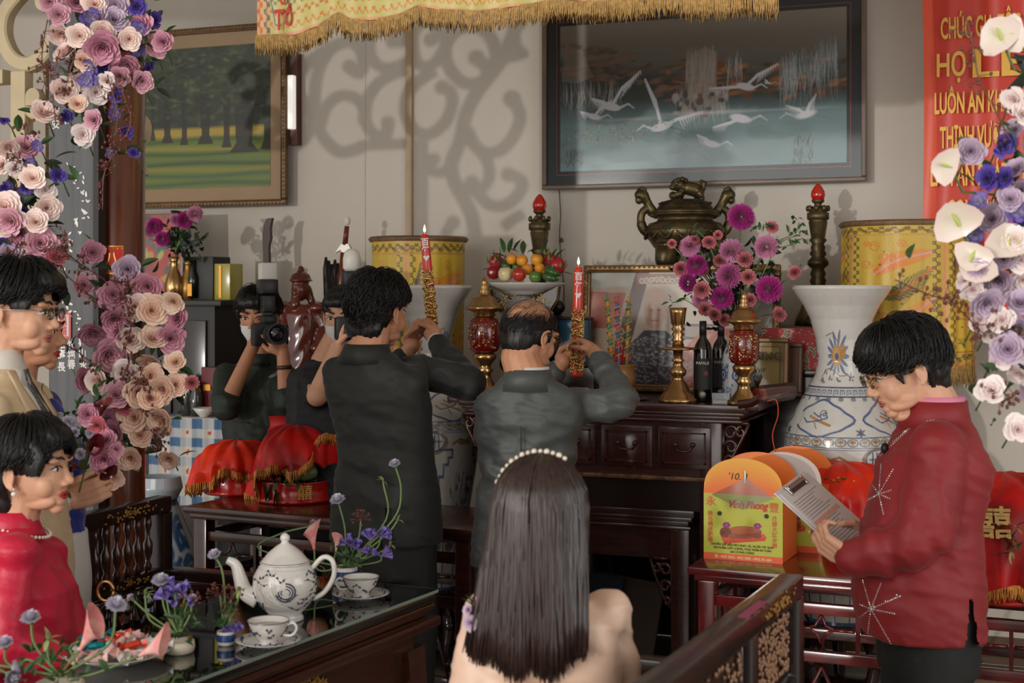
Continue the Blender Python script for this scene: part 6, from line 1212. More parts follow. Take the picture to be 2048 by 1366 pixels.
# ================================================================ VASES, EMBROIDERY, DRAPED TRAYS
BLU=(76,92,128);DBL=(50,64,98);OCH=(172,128,72);VW=(204,202,196)
def vase_canvas():
    W_,H_=900,820;c=Canvas(W_,H_,VW);X=c.X;Y=c.Y
    def band(y,h,col):c.rect(0,y,W_,y+h,col)
    # neck: pomegranate sprigs
    for cx in range(110,W_,225):
        cy=190
        c.line([(cx-90,cy+70),(cx-50,cy+40),(cx-20,cy+44),(cx+20,cy+66),(cx+70,cy+62)],4,(150,112,66));c.line([(cx-60,cy-60),(cx-20,cy-70),(cx+10,cy-40)],3.5,(150,112,66))
        for a in range(14):
            q=a*.45;L=random.uniform(34,62);r0=20;c.ell(cx+(r0+L*.5)*math.cos(q),cy+(r0+L*.5)*math.sin(q),L*.5,6.5,BLU,.95,1,q);c.line([(cx+r0*math.cos(q),cy+r0*math.sin(q)),(cx+(r0+L)*math.cos(q),cy+(r0+L)*math.sin(q))],1.5,(150,166,196))
        c.ell(cx,cy,30,34,OCH);c.ell(cx-5,cy-4,20,24,(190,146,84));c.ell(cx,cy,11,11,(70,84,116));c.ell(cx+34,cy-14,18,24,OCH,.9)
        for k in range(8):x,y=cx+random.uniform(-90,90),cy+random.uniform(40,90);c.ell(x,y,12,4,BLU,.9,1,random.random()*3);c.ell(x+12,y+6,5,5,(150,112,66))
    band(300,4,DBL);band(304,22,(190,190,188));band(326,4,DBL)
    for k in range(0,W_,26):c.line([(k+3,322),(k+3,309),(k+19,309),(k+19,318),(k+10,318),(k+10,313)],2.6,(84,98,128))
    for k in range(0,W_,45):c.ell(k,334,10,6,(90,100,110),.8)
    # shoulder cartouches
    for cx in range(75,W_,225):
        pts=[]
        for i in range(41):a=2*PI*i/40;r_=1+.10*math.cos(4*a)+.04*math.cos(8*a);pts.append((cx+88*r_*math.cos(a),392+50*r_*math.sin(a)))
        c.line(pts,6,BLU);c.line([(x*.94+cx*.06,y*.94+392*.06) for x,y in pts],1.6,(120,136,168))
        c.line([(cx-34,384),(cx+30,408)],8,OCH);c.line([(cx-26,374),(cx-6,384),(cx+14,372),(cx+22,386),(cx-4,396),(cx-40,402),(cx-56,390)],4,BLU);c.line([(cx-14,402),(cx-6,420)],3,(150,100,70));c.curl(cx+10,376,16,3,BLU,1.2,1)
        for k in(-1,0,1):c.ell(cx+112,432-0*k,4,16,(70,84,96),.9,1,k*.9)
    band(448,3,BLU);band(478,4,DBL);band(486,2,BLU)
    for k in range(0,W_,30):c.ell(k+15,464,14,12,(84,98,120));c.ell(k+15,464,11,9,(206,198,184));c.ell(k+11,462,4,5,OCH);c.ell(k+19,462,4,5,OCH);c.line([(k+15,458),(k+15,472)],2,(70,80,100))
    # belly
    for cx in range(0,W_,225):
        c.ell(cx+8,514,46,34,(150,130,96));c.ell(cx+8,512,38,28,BLU);c.ell(cx+8,512,33,24,(206,206,202))
        for d in(-18,-6,6,18):c.line([(cx+8+d,494),(cx+8+d,530)],4,(70,88,122))
        c.line([(cx-18,512),(cx+34,512)],4,(70,88,122))
        for s_ in(-1,1):c.line([(cx+112+s_*-0+s_*84,535),(cx+112+s_*84-s_*40,535),(cx+112+s_*44,556),(cx+112+s_*56,556),(cx+112+s_*56,574),(cx+112+s_*70,574),(cx+112+s_*70,596),(cx+112+s_*84,596),(cx+112+s_*84,700)],6,BLU)
        c.line([(cx+70,520),(cx+94,508),(cx+112,514),(cx+132,506),(cx+156,520)],6,(150,112,60));c.ell(cx+112,518,26,6,(160,124,70))
        for k in range(26):x,y=cx+112+random.uniform(-55,55),random.uniform(600,690);c.ell(x,y,random.uniform(5,12),random.uniform(3,6),random.choice([(70,90,110),(96,112,118),(130,120,84),BLU]),.85,1,random.random()*3)
        for k in range(9):x=cx+80+k*8;c.line([(x,695),(x+random.uniform(-8,8),640),(x+random.uniform(-14,14),590)],2,(84,106,120))
    band(708,5,BLU)
    for k in range(0,W_,56):c.line([(k,715),(k,815)],7,BLU);c.ell(k+28,722,20,12,(130,112,84));c.ell(k+28,722,12,7,BLU);c.line([(k+28,730),(k+28,760)],3,(96,110,130))
    band(812,8,BLU);c.mix(np.clip(n2(c.X/14,c.Y/14,3)*1.4,0,1)*.3,(186,180,168));return c
VC=vase_canvas()
VP=np.array([(0,.188,1.0),(.012,.194,.992),(.03,.176,.97),(.06,.148,.94),(.10,.122,.90),(.17,.100,.84),(.25,.092,.775),(.315,.104,.73),(.36,.122,.705),(.42,.160,.655),(.50,.205,.59),(.56,.222,.55),(.62,.226,.50),(.70,.218,.42),(.80,.185,.27),(.90,.155,.12),(.97,.142,.03),(1,.140,0)])
def floor_vase(label,P,zb,H,sc=1,turn=0):
    t=thing('floor_vase',label,'vase',(P.x,P.y,zb),0,'tall blue and white floor vases')
    f=lambda u,v:(P.x+sc*np.interp(v,VP[:,0],VP[:,1])*np.cos(2*PI*u+turn),P.y+sc*np.interp(v,VP[:,0],VP[:,1])*np.sin(2*PI*u+turn),zb+H*np.interp(v,VP[:,0],VP[:,2]))
    link_mesh('body',grid('body',450,410,f,VC,closed=True),mat('glazed_relief_print',vcol=True,rough=.2,coat=.45,bump=.12,bs=30),t)
    MB(TR((P.x,P.y,zb))).lathe([(.188*sc,H-.004),(.172*sc,H*.97),(.116*sc,H*.90),(.085*sc,H*.8),(.0,H*.7)],48,cap=False).obj('mouth_lining',mat('glaze_lining',(176,172,164),.3),t)
    s=thing('vase_stand',label.split(' ')[0]+' round dark carved wooden stand under the tall blue and white vase','stand',(P.x,P.y,0));T=TR((P.x,P.y,0))
    MB(T).lathe([(.17,zb-.05),(.20,zb-.045),(.205,zb-.02),(.19,zb),(.10,zb)],40).obj('top',M_dark,s)
    for k in range(5):
        a=2*PI*k/5+.5;b=MB(T@rot('Z',a));b.limb([(.17,0,zb-.05),(.21,0,zb*.6),(.17,0,zb*.28),(.2,0,.03)],[.032,.03,.024,.032],n=10);b.obj('leg',M_dark,s)
    MB(T).lathe([(.165,.07),(.175,.09),(.165,.11)],36).obj('ring',M_dark,s);return t
P=pY(1683,600,5.72);floor_vase('right-hand tall blue and white vase with pomegranate sprigs, left of the man in red jacket',P,.33,1.318,1.0,R(223))
P=pY(862,600,5.72);floor_vase('left-hand tall blue and white vase, mostly hidden behind the man in the black suit',P,.33,1.322,.94,.4)
# fat blue white pot on the floor behind the bench
p=pY(318,1000,5.1);cv=Canvas(200,120,(172,182,190));
for k in range(46):cv.curl(random.uniform(0,200),random.uniform(30,110),random.uniform(8,18),4,random.choice([(50,84,128),(80,108,140)]),1.2,k)
cv.rect(0,14,200,18,DBL)
RV=np.array([(0,.09),(.06,.10),(.12,.075),(.2,.10),(.4,.17),(.6,.175),(.85,.12),(1,.10)]);t=thing('ceramic_jar','blue and white potbellied jar on the floor behind the bench','jar',(p.x,p.y,0))
link_mesh('body',grid('body',200,120,lambda u,v:(p.x+np.interp(v,RV[:,0],RV[:,1])*np.cos(2*PI*u),p.y+np.interp(v,RV[:,0],RV[:,1])*np.sin(2*PI*u),.82*(1-v)+.02),cv,closed=True),MATS['glazed_print'],t)
MB(TR((p.x,p.y,0))).lathe([(.11,0),(.12,.02),(.105,.03)],30).obj('foot',M_porc,t)
# ---- embroidered yellow drums (canopies)
def fringe(mb,pts,L,n,r=.0016,sway=.01):
    """hanging loops along a polyline"""
    pts=[Vector(p) for p in pts];d=[0]
    for a,b_ in zip(pts,pts[1:]):d.append(d[-1]+(b_-a).length)
    for k in range(n):
        s_=d[-1]*(k+random.random()*.7)/n;i=max(j for j in range(len(d)) if d[j]<=s_);i=min(i,len(pts)-2);q=pts[i].lerp(pts[i+1],(s_-d[i])/max(1e-6,d[i+1]-d[i]));tg=(pts[i+1]-pts[i]).normalized()
        l=L*random.uniform(.82,1.08);o=Vector((random.gauss(0,1),random.gauss(0,.5),0))*sway;w_=tg*r*1.6
        mb.tube([q-w_,q-w_*1.3+o*.5-UP*l*.55,q+o-UP*l,q+w_*1.3+o*.5-UP*l*.55,q+w_],r,3,cap=False)
M_fr=mat('gold_fringe_thread',(190,150,84),.5,var=.3,vs=90);M_fr2=mat('orange_gold_fringe',(212,140,62),.5,var=.3,vs=90)
def squig(c,x0,y0,x1,y1,amp,wl,w_,col):
    L=math.hypot(x1-x0,y1-y0);n=int(L/wl*10);p=[];tx,ty=(x1-x0)/L,(y1-y0)/L
    for i in range(n+1):
        s_=L*i/n;a=2*PI*s_/wl;ss=s_+wl*.32*math.sin(2*a);h=amp*math.sin(a);p.append((x0+tx*ss-ty*h,y0+ty*ss+tx*h))
    c.line(p,w_,col)
def feather(c,pts,col,rib,n=26,L=26):
    P=spl([(x,y,0) for x,y in pts],8)
    for i in range(len(P)-1):
        t_=(P[i+1]-P[i]).normalized();N_=Vector((-t_.y,t_.x,0));l=L*math.sin(PI*min(1,(i+2)/len(P)))**.6
        for s_ in(-1,1):
            for k in range(3):q=P[i].lerp(P[i+1],k/3);e=q+(N_*s_*l+t_*l*.7);c.line([(q.x,q.y),(e.x,e.y)],1.6,col,.9)
    c.line([(p_.x,p_.y) for p_ in P],5,rib)
def drum_canvas():
    c=Canvas(820,420,(214,176,66));c.mix(np.clip(n2(c.X/26,c.Y/60,3)*1.3,0,1)*.4,(190,160,70))
    for x0 in range(0,820,205):
        c.rect(x0+6,36,x0+190,372,random.choice([(220,182,62),(206,172,70)]));c.rect(x0-8,0,x0+8,420,(216,172,96));c.rect(x0-2,0,x0+2,420,(224,150,96))
        for d in(-18,18):squig(c,x0+d,30,x0+d,390,7,24,2,(70,72,44))
        q=x0+103
        feather(c,[(x0+60,150),(x0+110,110),(x0+185,84)],(232,116,50),(226,160,150),L=22);feather(c,[(x0+64,215),(x0+120,196),(x0+180,130)],(46,84,54),(216,110,60),L=22);feather(c,[(x0+70,300),(x0+120,290),(x0+184,214)],(234,110,70),(222,156,150),L=24)
        for(cx,cy,r) in[(60,70,16),(84,100,12),(44,120,14),(60,250,14),(84,270,11),(44,60,9),(120,60,12)]:c.curl(x0+cx,cy,r,2,(216,110,50),1.5,cx)
        for k in range(6):c.line([(x0+150-k*2,360),(x0+140+k*7,325-5*(k%3))],2,(84,106,50));c.line([(x0+50,362),(x0+36+k*6,335)],2,(84,106,50))
        for k in range(7):c.line([(x0+22,160-k*8),(x0+40,130-k*12),(x0+58,128-k*12)],3,(44,54,96),.9 if(x0//205)%2 else 0)
        for k in range(16):c.ell(x0+random.uniform(30,180),random.uniform(50,360),2.5,2.5,(110,90,60))
    c.rect(0,0,820,8,(150,104,56));squig(c,0,20,820,20,7,26,2,(96,80,44));squig(c,0,24,820,24,6,32,2,(110,96,50));c.rect(0,34,820,37,(200,150,70));c.rect(0,374,820,378,(190,120,60));squig(c,0,390,820,390,8,28,2.4,(70,72,44));squig(c,0,398,820,398,7,24,2,(130,90,50));c.rect(0,408,820,420,(206,140,60))
    return c
DC=drum_canvas()
def drum(px,Y,z0,z1,r0,r1,turn,label,hz=None,long=None):
    p=pY(px,600,Y);t=thing('embroidered_canopy',label,'canopy',(p.x,p.y,0),0,'yellow embroidered round canopies');N_=8
    def f(u,v):a=2*PI*u+turn;r_=(r0+(r1-r0)*v)*(1+.012*np.cos(N_*a))+.006*np.sin(a*23)*v;return(p.x+r_*np.cos(a),p.y+r_*np.sin(a),z1+(z0-z1)*v)
    link_mesh('embroidered_cloth',grid('c',410,210,f,DC,closed=True),mat('silk_embroidery',vcol=True,rough=.42,bump=.15,bs=60),t)
    MB(TR((p.x,p.y,0))).lathe([(r0+.006,z1-.012),(r0+.016,z1),(r0+.006,z1+.012),(r0-.01,z1+.006)],48,cap=False).obj('rim',mat('brown_cord_rim',(122,92,62),.5,var=.3,vs=40),t);MB(TR((p.x,p.y,0))).lathe([(r0,z1+.001),(.0,z1+.015)],48).obj('lid_cloth',mat('mustard_cloth',(150,112,52),.6,var=.15),t)
    b=MB();fringe(b,[(p.x+(r1+.003)*math.cos(2*PI*k/40),p.y+(r1+.003)*math.sin(2*PI*k/40),z0+.008) for k in range(41)],.085,330,.0018,.006);b.obj('fringe',M_fr,t,kind='stuff')
    MB(TR((p.x,p.y,0))).lathe([(.16,0),(.16,.03),(.05,.06),(.025,.10),(.022,z0+.1),(.022,z1-.02)],24).obj('pole',M_dark,t);return t,p
tD,pd_=drum(1812,6.17,1.315,1.615+(585-447)/478,.262,.272,R(40),'right-hand yellow embroidered round canopy with feather patterns, beside the red banner')
b=MB();q=pY(1949,610,6.1);b.tube([q,q-UP*.2,q-UP*.36],[.006,.01,.002],4,flat=.3);b.obj('ribbon_tail',mat('olive_ribbon',(128,104,70),.5),tD)
drum(837,6.12,1.02,1.615+(585-470)/452,.222,.205,R(10),'left-hand yellow embroidered round canopy behind the tall white vase rim')
# ---- embroidered altar cloth hanging from above
cv=Canvas(1000,240,(208,196,120));c=cv
c.mix(np.clip(n2(c.X/20,c.Y/20,2),0,1)*.3,(190,190,110))
def hem(u):return 86+60*0-40*0+0*u
VL=[]  # visible lower edge in photograph pixels
EDGE=[(514,112),(580,108),(640,92),(676,62),(690,52-22),(700,46),(740,70),(790,62),(830,40),(835,30)]
EDG=[(516,72),(592,70),(640,52),(674,26),(700,40),(745,42),(800,30),(835,13),(880,20),(960,24),(1060,10),(1110,0),(1190,4),(1260,0),(1330,-12),(1400,0),(1480,-8),(1556,-2)]
YC=4.55
A,B=pY(514,0,YC),pY(1556,0,YC);LX=B.x-A.x;sC=FPX/((pY(1030,585,YC)-E0).dot(FW))
ex=[(pY(x,585,YC).x-A.x)/LX for x,y in EDG];ez=[EYE+(pY(x,y,YC).z-EYE) for x,y in EDG]
ZT=max(ez)+.55
for k in range(0,2):pass
def ed(u):return np.interp(u,ex,ez)
def clothf(u,v):
    z=ZT+(ed(u)-ZT)*v;return(A.x+LX*u,YC+.012*np.sin(u*46)*v+.006*np.sin(u*110+3)*v,z)
# paint: v follows the hem, so borders follow it too
for d,col in[(226,(216,120,60)),(206,(196,80,50)),(190,(74,96,80))]:squig(c,0,d,1000,d,5,16,1.3,col)
c.rect(0,214,1000,216,(214,150,90));c.rect(0,236,1000,240,(224,160,120));c.rect(0,0,26,240,(222,170,110))
for x in(6,20):squig(c,x,20,x,236,5,18,2,(206,96,60) if x<10 else(84,96,80))
for k in range(60):x,y=random.uniform(100,1000),random.uniform(20,180);c.curl(x,y,random.uniform(6,16),2,random.choice([(96,140,110),(206,120,70),(84,110,120),(214,160,110)]),1.5,k)
c.ell(330,150,110,60,(150,176,140),.5);squig(c,220,150,440,150,20,40,2.4,(206,120,80));squig(c,470,150,990,160,18,44,2.2,(100,130,100))
p_=[(34,130),(66,126),(72,200),(62,222),(36,224),(28,190)];c.line([(x+0,y) for x,y in p_+p_[:1]],2.6,(96,120,120))
ac=thing('embroidered_valance','yellow embroidered valance with gold fringe and red letters hanging overhead','valance',(A.x+LX/2,YC,ZT));me=grid('cloth',700,90,clothf,cv);link_mesh('cloth',me,MATS['silk_embroidery'],ac)
M_redt=mat('red_applique',(198,52,34),.55)
for ch,px,py,s_ in[('T',558,42,.105),('Ổ',577,38,.072),('Ử',566,-2,.06)]:
    p=pY(px,py,YC-.016);text(ch,s_,face(p),M_redt,'lettering',ac,.001,.002,sx=.62)
b=MB();fringe(b,[(A.x+LX*u,YC-.004,ed(u)+.004) for u in np.linspace(0,1,120)],.078,620,.0021,.006);b.obj('fringe',M_fr,ac,kind='stuff')
MB().tube([(A.x-.1,YC+.01,ZT),(B.x+.1,YC+.01,ZT)],.014,10).obj('rod',M_gold,ac)
for x in(A.x,B.x):MB().tube([(x,YC+.01,ZT),(x,YC+.01,3.7)],.004,6).obj('hanger',M_steel,ac)
# ---- red banner with gold words
YB=6.28;A=pY(1838,0,YB);sB=FPX/((A-E0).dot(FW));bn=thing('red_banner','long red banner with gold capital letters hanging on the wall at the right','banner',(A.x+.5,YB,.95));wdt=1.05;zt_b,zb_b=3.28,1.47
M_sat=mat('red_satin',(206,56,38),.42,var=.12,vs=3,sheen=.2,stretch=(5,1,.6));M_ored=mat('orange_red_satin',(222,70,26),.4)
bf=lambda x0,x1,z0,z1,d:(lambda u,v:(A.x+x0+(x1-x0)*u+.02*np.sin((1-v)*3.1)*(1-u),YB-d+.010*np.sin((x0+(x1-x0)*u)*34+2*v),z1+(z0-z1)*v))
link_mesh('satin_panel',grid('s',80,40,bf(0,wdt,zb_b,zt_b,0)),M_ored,bn);link_mesh('inner_panel',grid('s',80,40,bf(.055,wdt-.05,zb_b+.04,zt_b-.04-.30,.006)),M_sat,bn)
M_yl=mat('gold_yellow_foil',(206,158,58),.4,.25)
for s_,x0,x1,py,sz in[('CHÚC GIA TỘC',1880,2040,60,.125),('HỌ',1870,1928,134,.135),('LÊ',1941,2052,130,.165),('LUÔN AN KHANG',1866,2052,210,.125),('THỊNH VƯỢNG',1880,2032,278,.125),('LÀM ĂN PHÁT ĐẠT',1858,2072,354,.125),('CON CHÁU',1893,2020,424,.125)]:
    q=pY(x0,py,YB-.026);o=text(s_,sz,face(q),M_yl,'lettering',bn,.0012,.0028 if s_!='LÊ' else.004,align='LEFT');co=getco(o.data);w0=co[:,0].max()-co[:,0].min();x_=co[:,0].min();co[:,0]=x_+(co[:,0]-x_)*(pY(x1,py,YB-.026).x-q.x)/w0;setco(o.data,co)
MB().tube([(A.x-.05,YB,zt_b),(A.x+wdt+.05,YB,zt_b)],.012,8).obj('rod',M_dark,bn)
for x in(A.x+.1,A.x+wdt-.1):MB().tube([(x,YB,zt_b),(x,YB,3.7)],.003,5).obj('hanger',M_steel,bn)
# ---- draped velvet tray covers
VEL=mat('red_velvet',(210,14,6),.42,vs=7,sheen=.12,col2=(120,4,4),spec=.3);VOR=mat('orange_red_velvet',(232,52,12),.42,vs=6,sheen=.12,col2=(176,14,6),spec=.3);VDK=mat('deep_red_velvet',(120,8,10),.6,sheen=.6,var=.25,vs=9);M_tray=mat('red_lacquer_tray',(178,18,14),.2,coat=.5,var=.1)
def drape(name,label,P,rad,top,hem_fn,m,rot_=0,folds=9,amp=.02,group=None,n_fr=150,sy=1.0,peak=(0,0),crown=.55,seed=0,fr=M_fr2,fl=.045):
    t=thing(name,label,'cloth cover',(P.x,P.y,P.z),0,group);NU,NV=160,44
    def f(u,v):
        a=2*PI*u;h=np.array([hem_fn(float(q)) for q in np.degrees(a)%360]);k=np.clip(v,0,1)
        r_=rad*np.where(k<crown,np.sin(k/crown*PI/2)**.9,1);rr=r_+(np.clip(k-crown*.6,0,1)*amp*3.2)*(np.sin(folds*a+seed+k*1.2)+.6*np.sin(folds*2.3*a+1+seed))+np.clip(k-crown,0,1)*.02
        z=np.where(k<crown,top-(top-.5*top)*(1-np.cos(k/crown*PI/2)),0);z=np.where(k>=crown,.5*top+(h-.5*top)*(k-crown)/(1-crown),z);z=z+(.010*np.sin(a*5+k*9+seed)+.008*np.sin(a*11-k*7+seed))*np.clip(k*4,0,1)
        x=rr*np.cos(a)+peak[0]*(1-k)*rad;y=rr*np.sin(a)*sy+peak[1]*(1-k)*rad;c_,s_=math.cos(rot_),math.sin(rot_);return(P.x+x*c_-y*s_,P.y+x*s_+y*c_,P.z+z)
    o=link_mesh('velvet_cloth',grid('v',NU,NV,f,closed=True),m,t)
    us=np.linspace(0,1,161);X,Y,Z=f(us,us*0+1.0);b=MB();fringe(b,list(zip(X,Y,Z+.004)),fl,n_fr*2,.0026,.004);b.obj('fringe',fr,t,kind='stuff');return t
def tray(label,P,r,h=.085,grp='round red lacquer trays on the dark stand'):
    t=thing('gift_tray',label,'tray',(P.x,P.y,P.z),0,grp);T=TR(P);MB(T).lathe([(r*.96,0),(r,.006),(r,.014),(r*.955,.020),(r*.955,h-.006),(r*.975,h),(r*.93,h),(r*.925,.02),(0,.02)],64).obj('tray_body',M_tray,t);return t,T
zt=.79
p1=pZ(556,1006,zt);p1=Vector((p1.x+.02,p1.y+.10,zt));t1,T1=tray('open red tray with gold double happiness character holding leaves and a mango',p1,.155)
q=E0-p1;a_=math.atan2(q.y,q.x)+R(14);ff=T1@rot('Z',a_+PI/2)@TR((0,-.153,.045))@FR;text('囍',.062,ff,mat('gold_character',(212,158,84),.5),'lettering',t1,.0012,.0006)
drape('tray_cover','middle red velvet cover lifted at the front above the tray of leaves and mango',p1+Vector((0,.03,.0)),.170,.30,lambda d:float(np.interp(d,[0,40,80,150,225,238,246,300,330,350,360],[.25,.2,.03,.01,.005,.02,.135,.14,.25,.27,.25])),VEL,0,7,.012,'red velvet tray covers',120,seed=1)
lf2=thing('greenery','bunch of dark green leaves spilling over the red tray rim','leaves',p1+Vector((0,0,.07)))
for k in range(46):
    a=R(random.uniform(205,320));r_=random.uniform(.05,.15);leafat(p1+Vector((r_*math.cos(a),r_*math.sin(a),.085+random.uniform(0,.02))),(math.cos(a)+random.gauss(0,.4),math.sin(a)+random.gauss(0,.4),random.uniform(-.5,.3)),random.uniform(.03,.055),M_leaf,lf2,.3)
for k in range(7):leafat(p1+Vector((-.055+.012*k,-.152,.078-.004*k)),(random.gauss(0,.5),-.15,-1),.06,M_leaf,lf2,.28)
for k in range(5):q=p1+Vector((random.uniform(-.1,.0),-.11,.095));MB().ell(q,.013,n=10,m=8).obj('berry',M_drg,lf2)
mg=pZ(612,950,.79+.10);t=thing('mango','green oval mango resting on the open red tray','fruit',(p1.x+.085,p1.y-.07,.87));b=MB(TR((p1.x+.085,p1.y-.075,.912))@rot('Z',YAW));b.ell((0,0,0),(.052,.034,.033),n=24,m=16);b.obj('flesh',mat('mango_green',(100,124,74),.35,var=.2,vs=10,coat=.2),t);MB(TR((p1.x+.036,p1.y-.092,.915))).ell((0,0,0),.004,n=8,m=6).obj('stalk',M_brn,t)
t=thing('asparagus_buds','upright bundle of green betel spears behind the mango','vegetable',(p1.x+.08,p1.y-.02,.87))
for k in range(4):MB().limb([(p1.x+.07+.012*k,p1.y-.03,.88),(p1.x+.066+.013*k,p1.y-.035,.94),(p1.x+.064+.012*k,p1.y-.03,.975)],[.012,.014,.005],n=10).obj('spear',mat('spear_green',(66,80,44),.5,var=.3),t)
p0=pZ(440,990,zt);p0=Vector((p0.x+.02,p0.y+.10,zt));tray('left red tray under an orange-red velvet cover',p0,.14)
drape('tray_cover','left orange-red velvet cover with sweeping gold fringe',p0+Vector((0,0,0)),.165,.215,lambda d:.03+.05*(1+math.sin(math.radians(d*3-40)))*.5+(.03 if 265<d<320 else 0),VOR,0,8,.014,'red velvet tray covers',120,seed=4)
p2=pZ(648,1003,zt);p2=Vector((p2.x+.03,p2.y+.24,zt));tray('right red tray partly behind the man in the black suit',p2,.15)
drape('tray_cover','tall peaked orange-red velvet cover beside the man in the black suit',p2,.175,.38,lambda d:.09+.08*math.sin(math.radians(d*2+60)),VOR,0,6,.02,'red velvet tray covers',120,seed=2,peak=(.1,0))
p3=pZ(572,860,.79+.16);
t=thing('round_gift_box','plain round red box standing behind the middle tray cover','box',(p1.x+.02,p1.y+.42,0));q=pY(572,850,p1.y+.30);MB(TR((q.x,p1.y+.30,0))).lathe([(.10,.79),(.10,q.z-.03),(.105,q.z-.03),(.105,q.z+.045),(.0,q.z+.046)],40).obj('drum',mat('plain_red_card',(190,22,26),.6),t);t.location.z=0
# right side: red covered trays
q=pZ(1660,1090,.68);p4=Vector((q.x+.03,q.y+.12,.68));tray('red tray on the red stand under a fringed velvet cover',p4,.17,grp='red trays on the right')
dr4=drape('tray_cover','red velvet cover with gold embroidery and tassels behind the clipboard',p4,.20,.30,lambda d:.0+.06*(1+math.sin(math.radians(d*4)))*.5,VOR,0,8,.016,'red covers on the right',150,seed=3)
for k in range(8):
    for j in range(6):a=R(215+k*13);q=p4+Vector((.155*math.cos(a)+random.gauss(0,.01),.155*math.sin(a)+random.gauss(0,.01),.235+random.gauss(0,.008)));MB().ell(q,(.009,.004,.004),n=6,m=4).obj('embroidery',M_foil if j%3 else M_leaf,dr4) if j<3 else None
q=pZ(2015,1130,.64);p5=Vector((.22+.4,4.80,.64));p5=Vector((pY(2010,1100,4.85).x,4.85,.64));dr5=drape('tray_cover','large red satin cover with gold double happiness embroidery at the right edge',p5,.30,.40,lambda d:.02+.04*math.sin(math.radians(d*3)),VEL,0,7,.02,'red covers on the right',150,seed=6,sy=.7)
dg=None;text('囍',.11,TR(pY(1988,1050,4.62))@rot('Z',R(10))@rot('X',R(62)),M_foil,'embroidered_character',dr5,.002,.002)
for k in range(14):q=pY(2028+random.uniform(-14,14),1080+random.uniform(-30,30),4.62);leafat(q,(random.gauss(0,1),-.3,random.gauss(0,.6)),.04,M_leaf if k%2 else M_foil,dr5,.4,name='embroidered_leaf')
tray('tray under the large satin cover at the right edge',p5,.17,grp='red trays on the right')
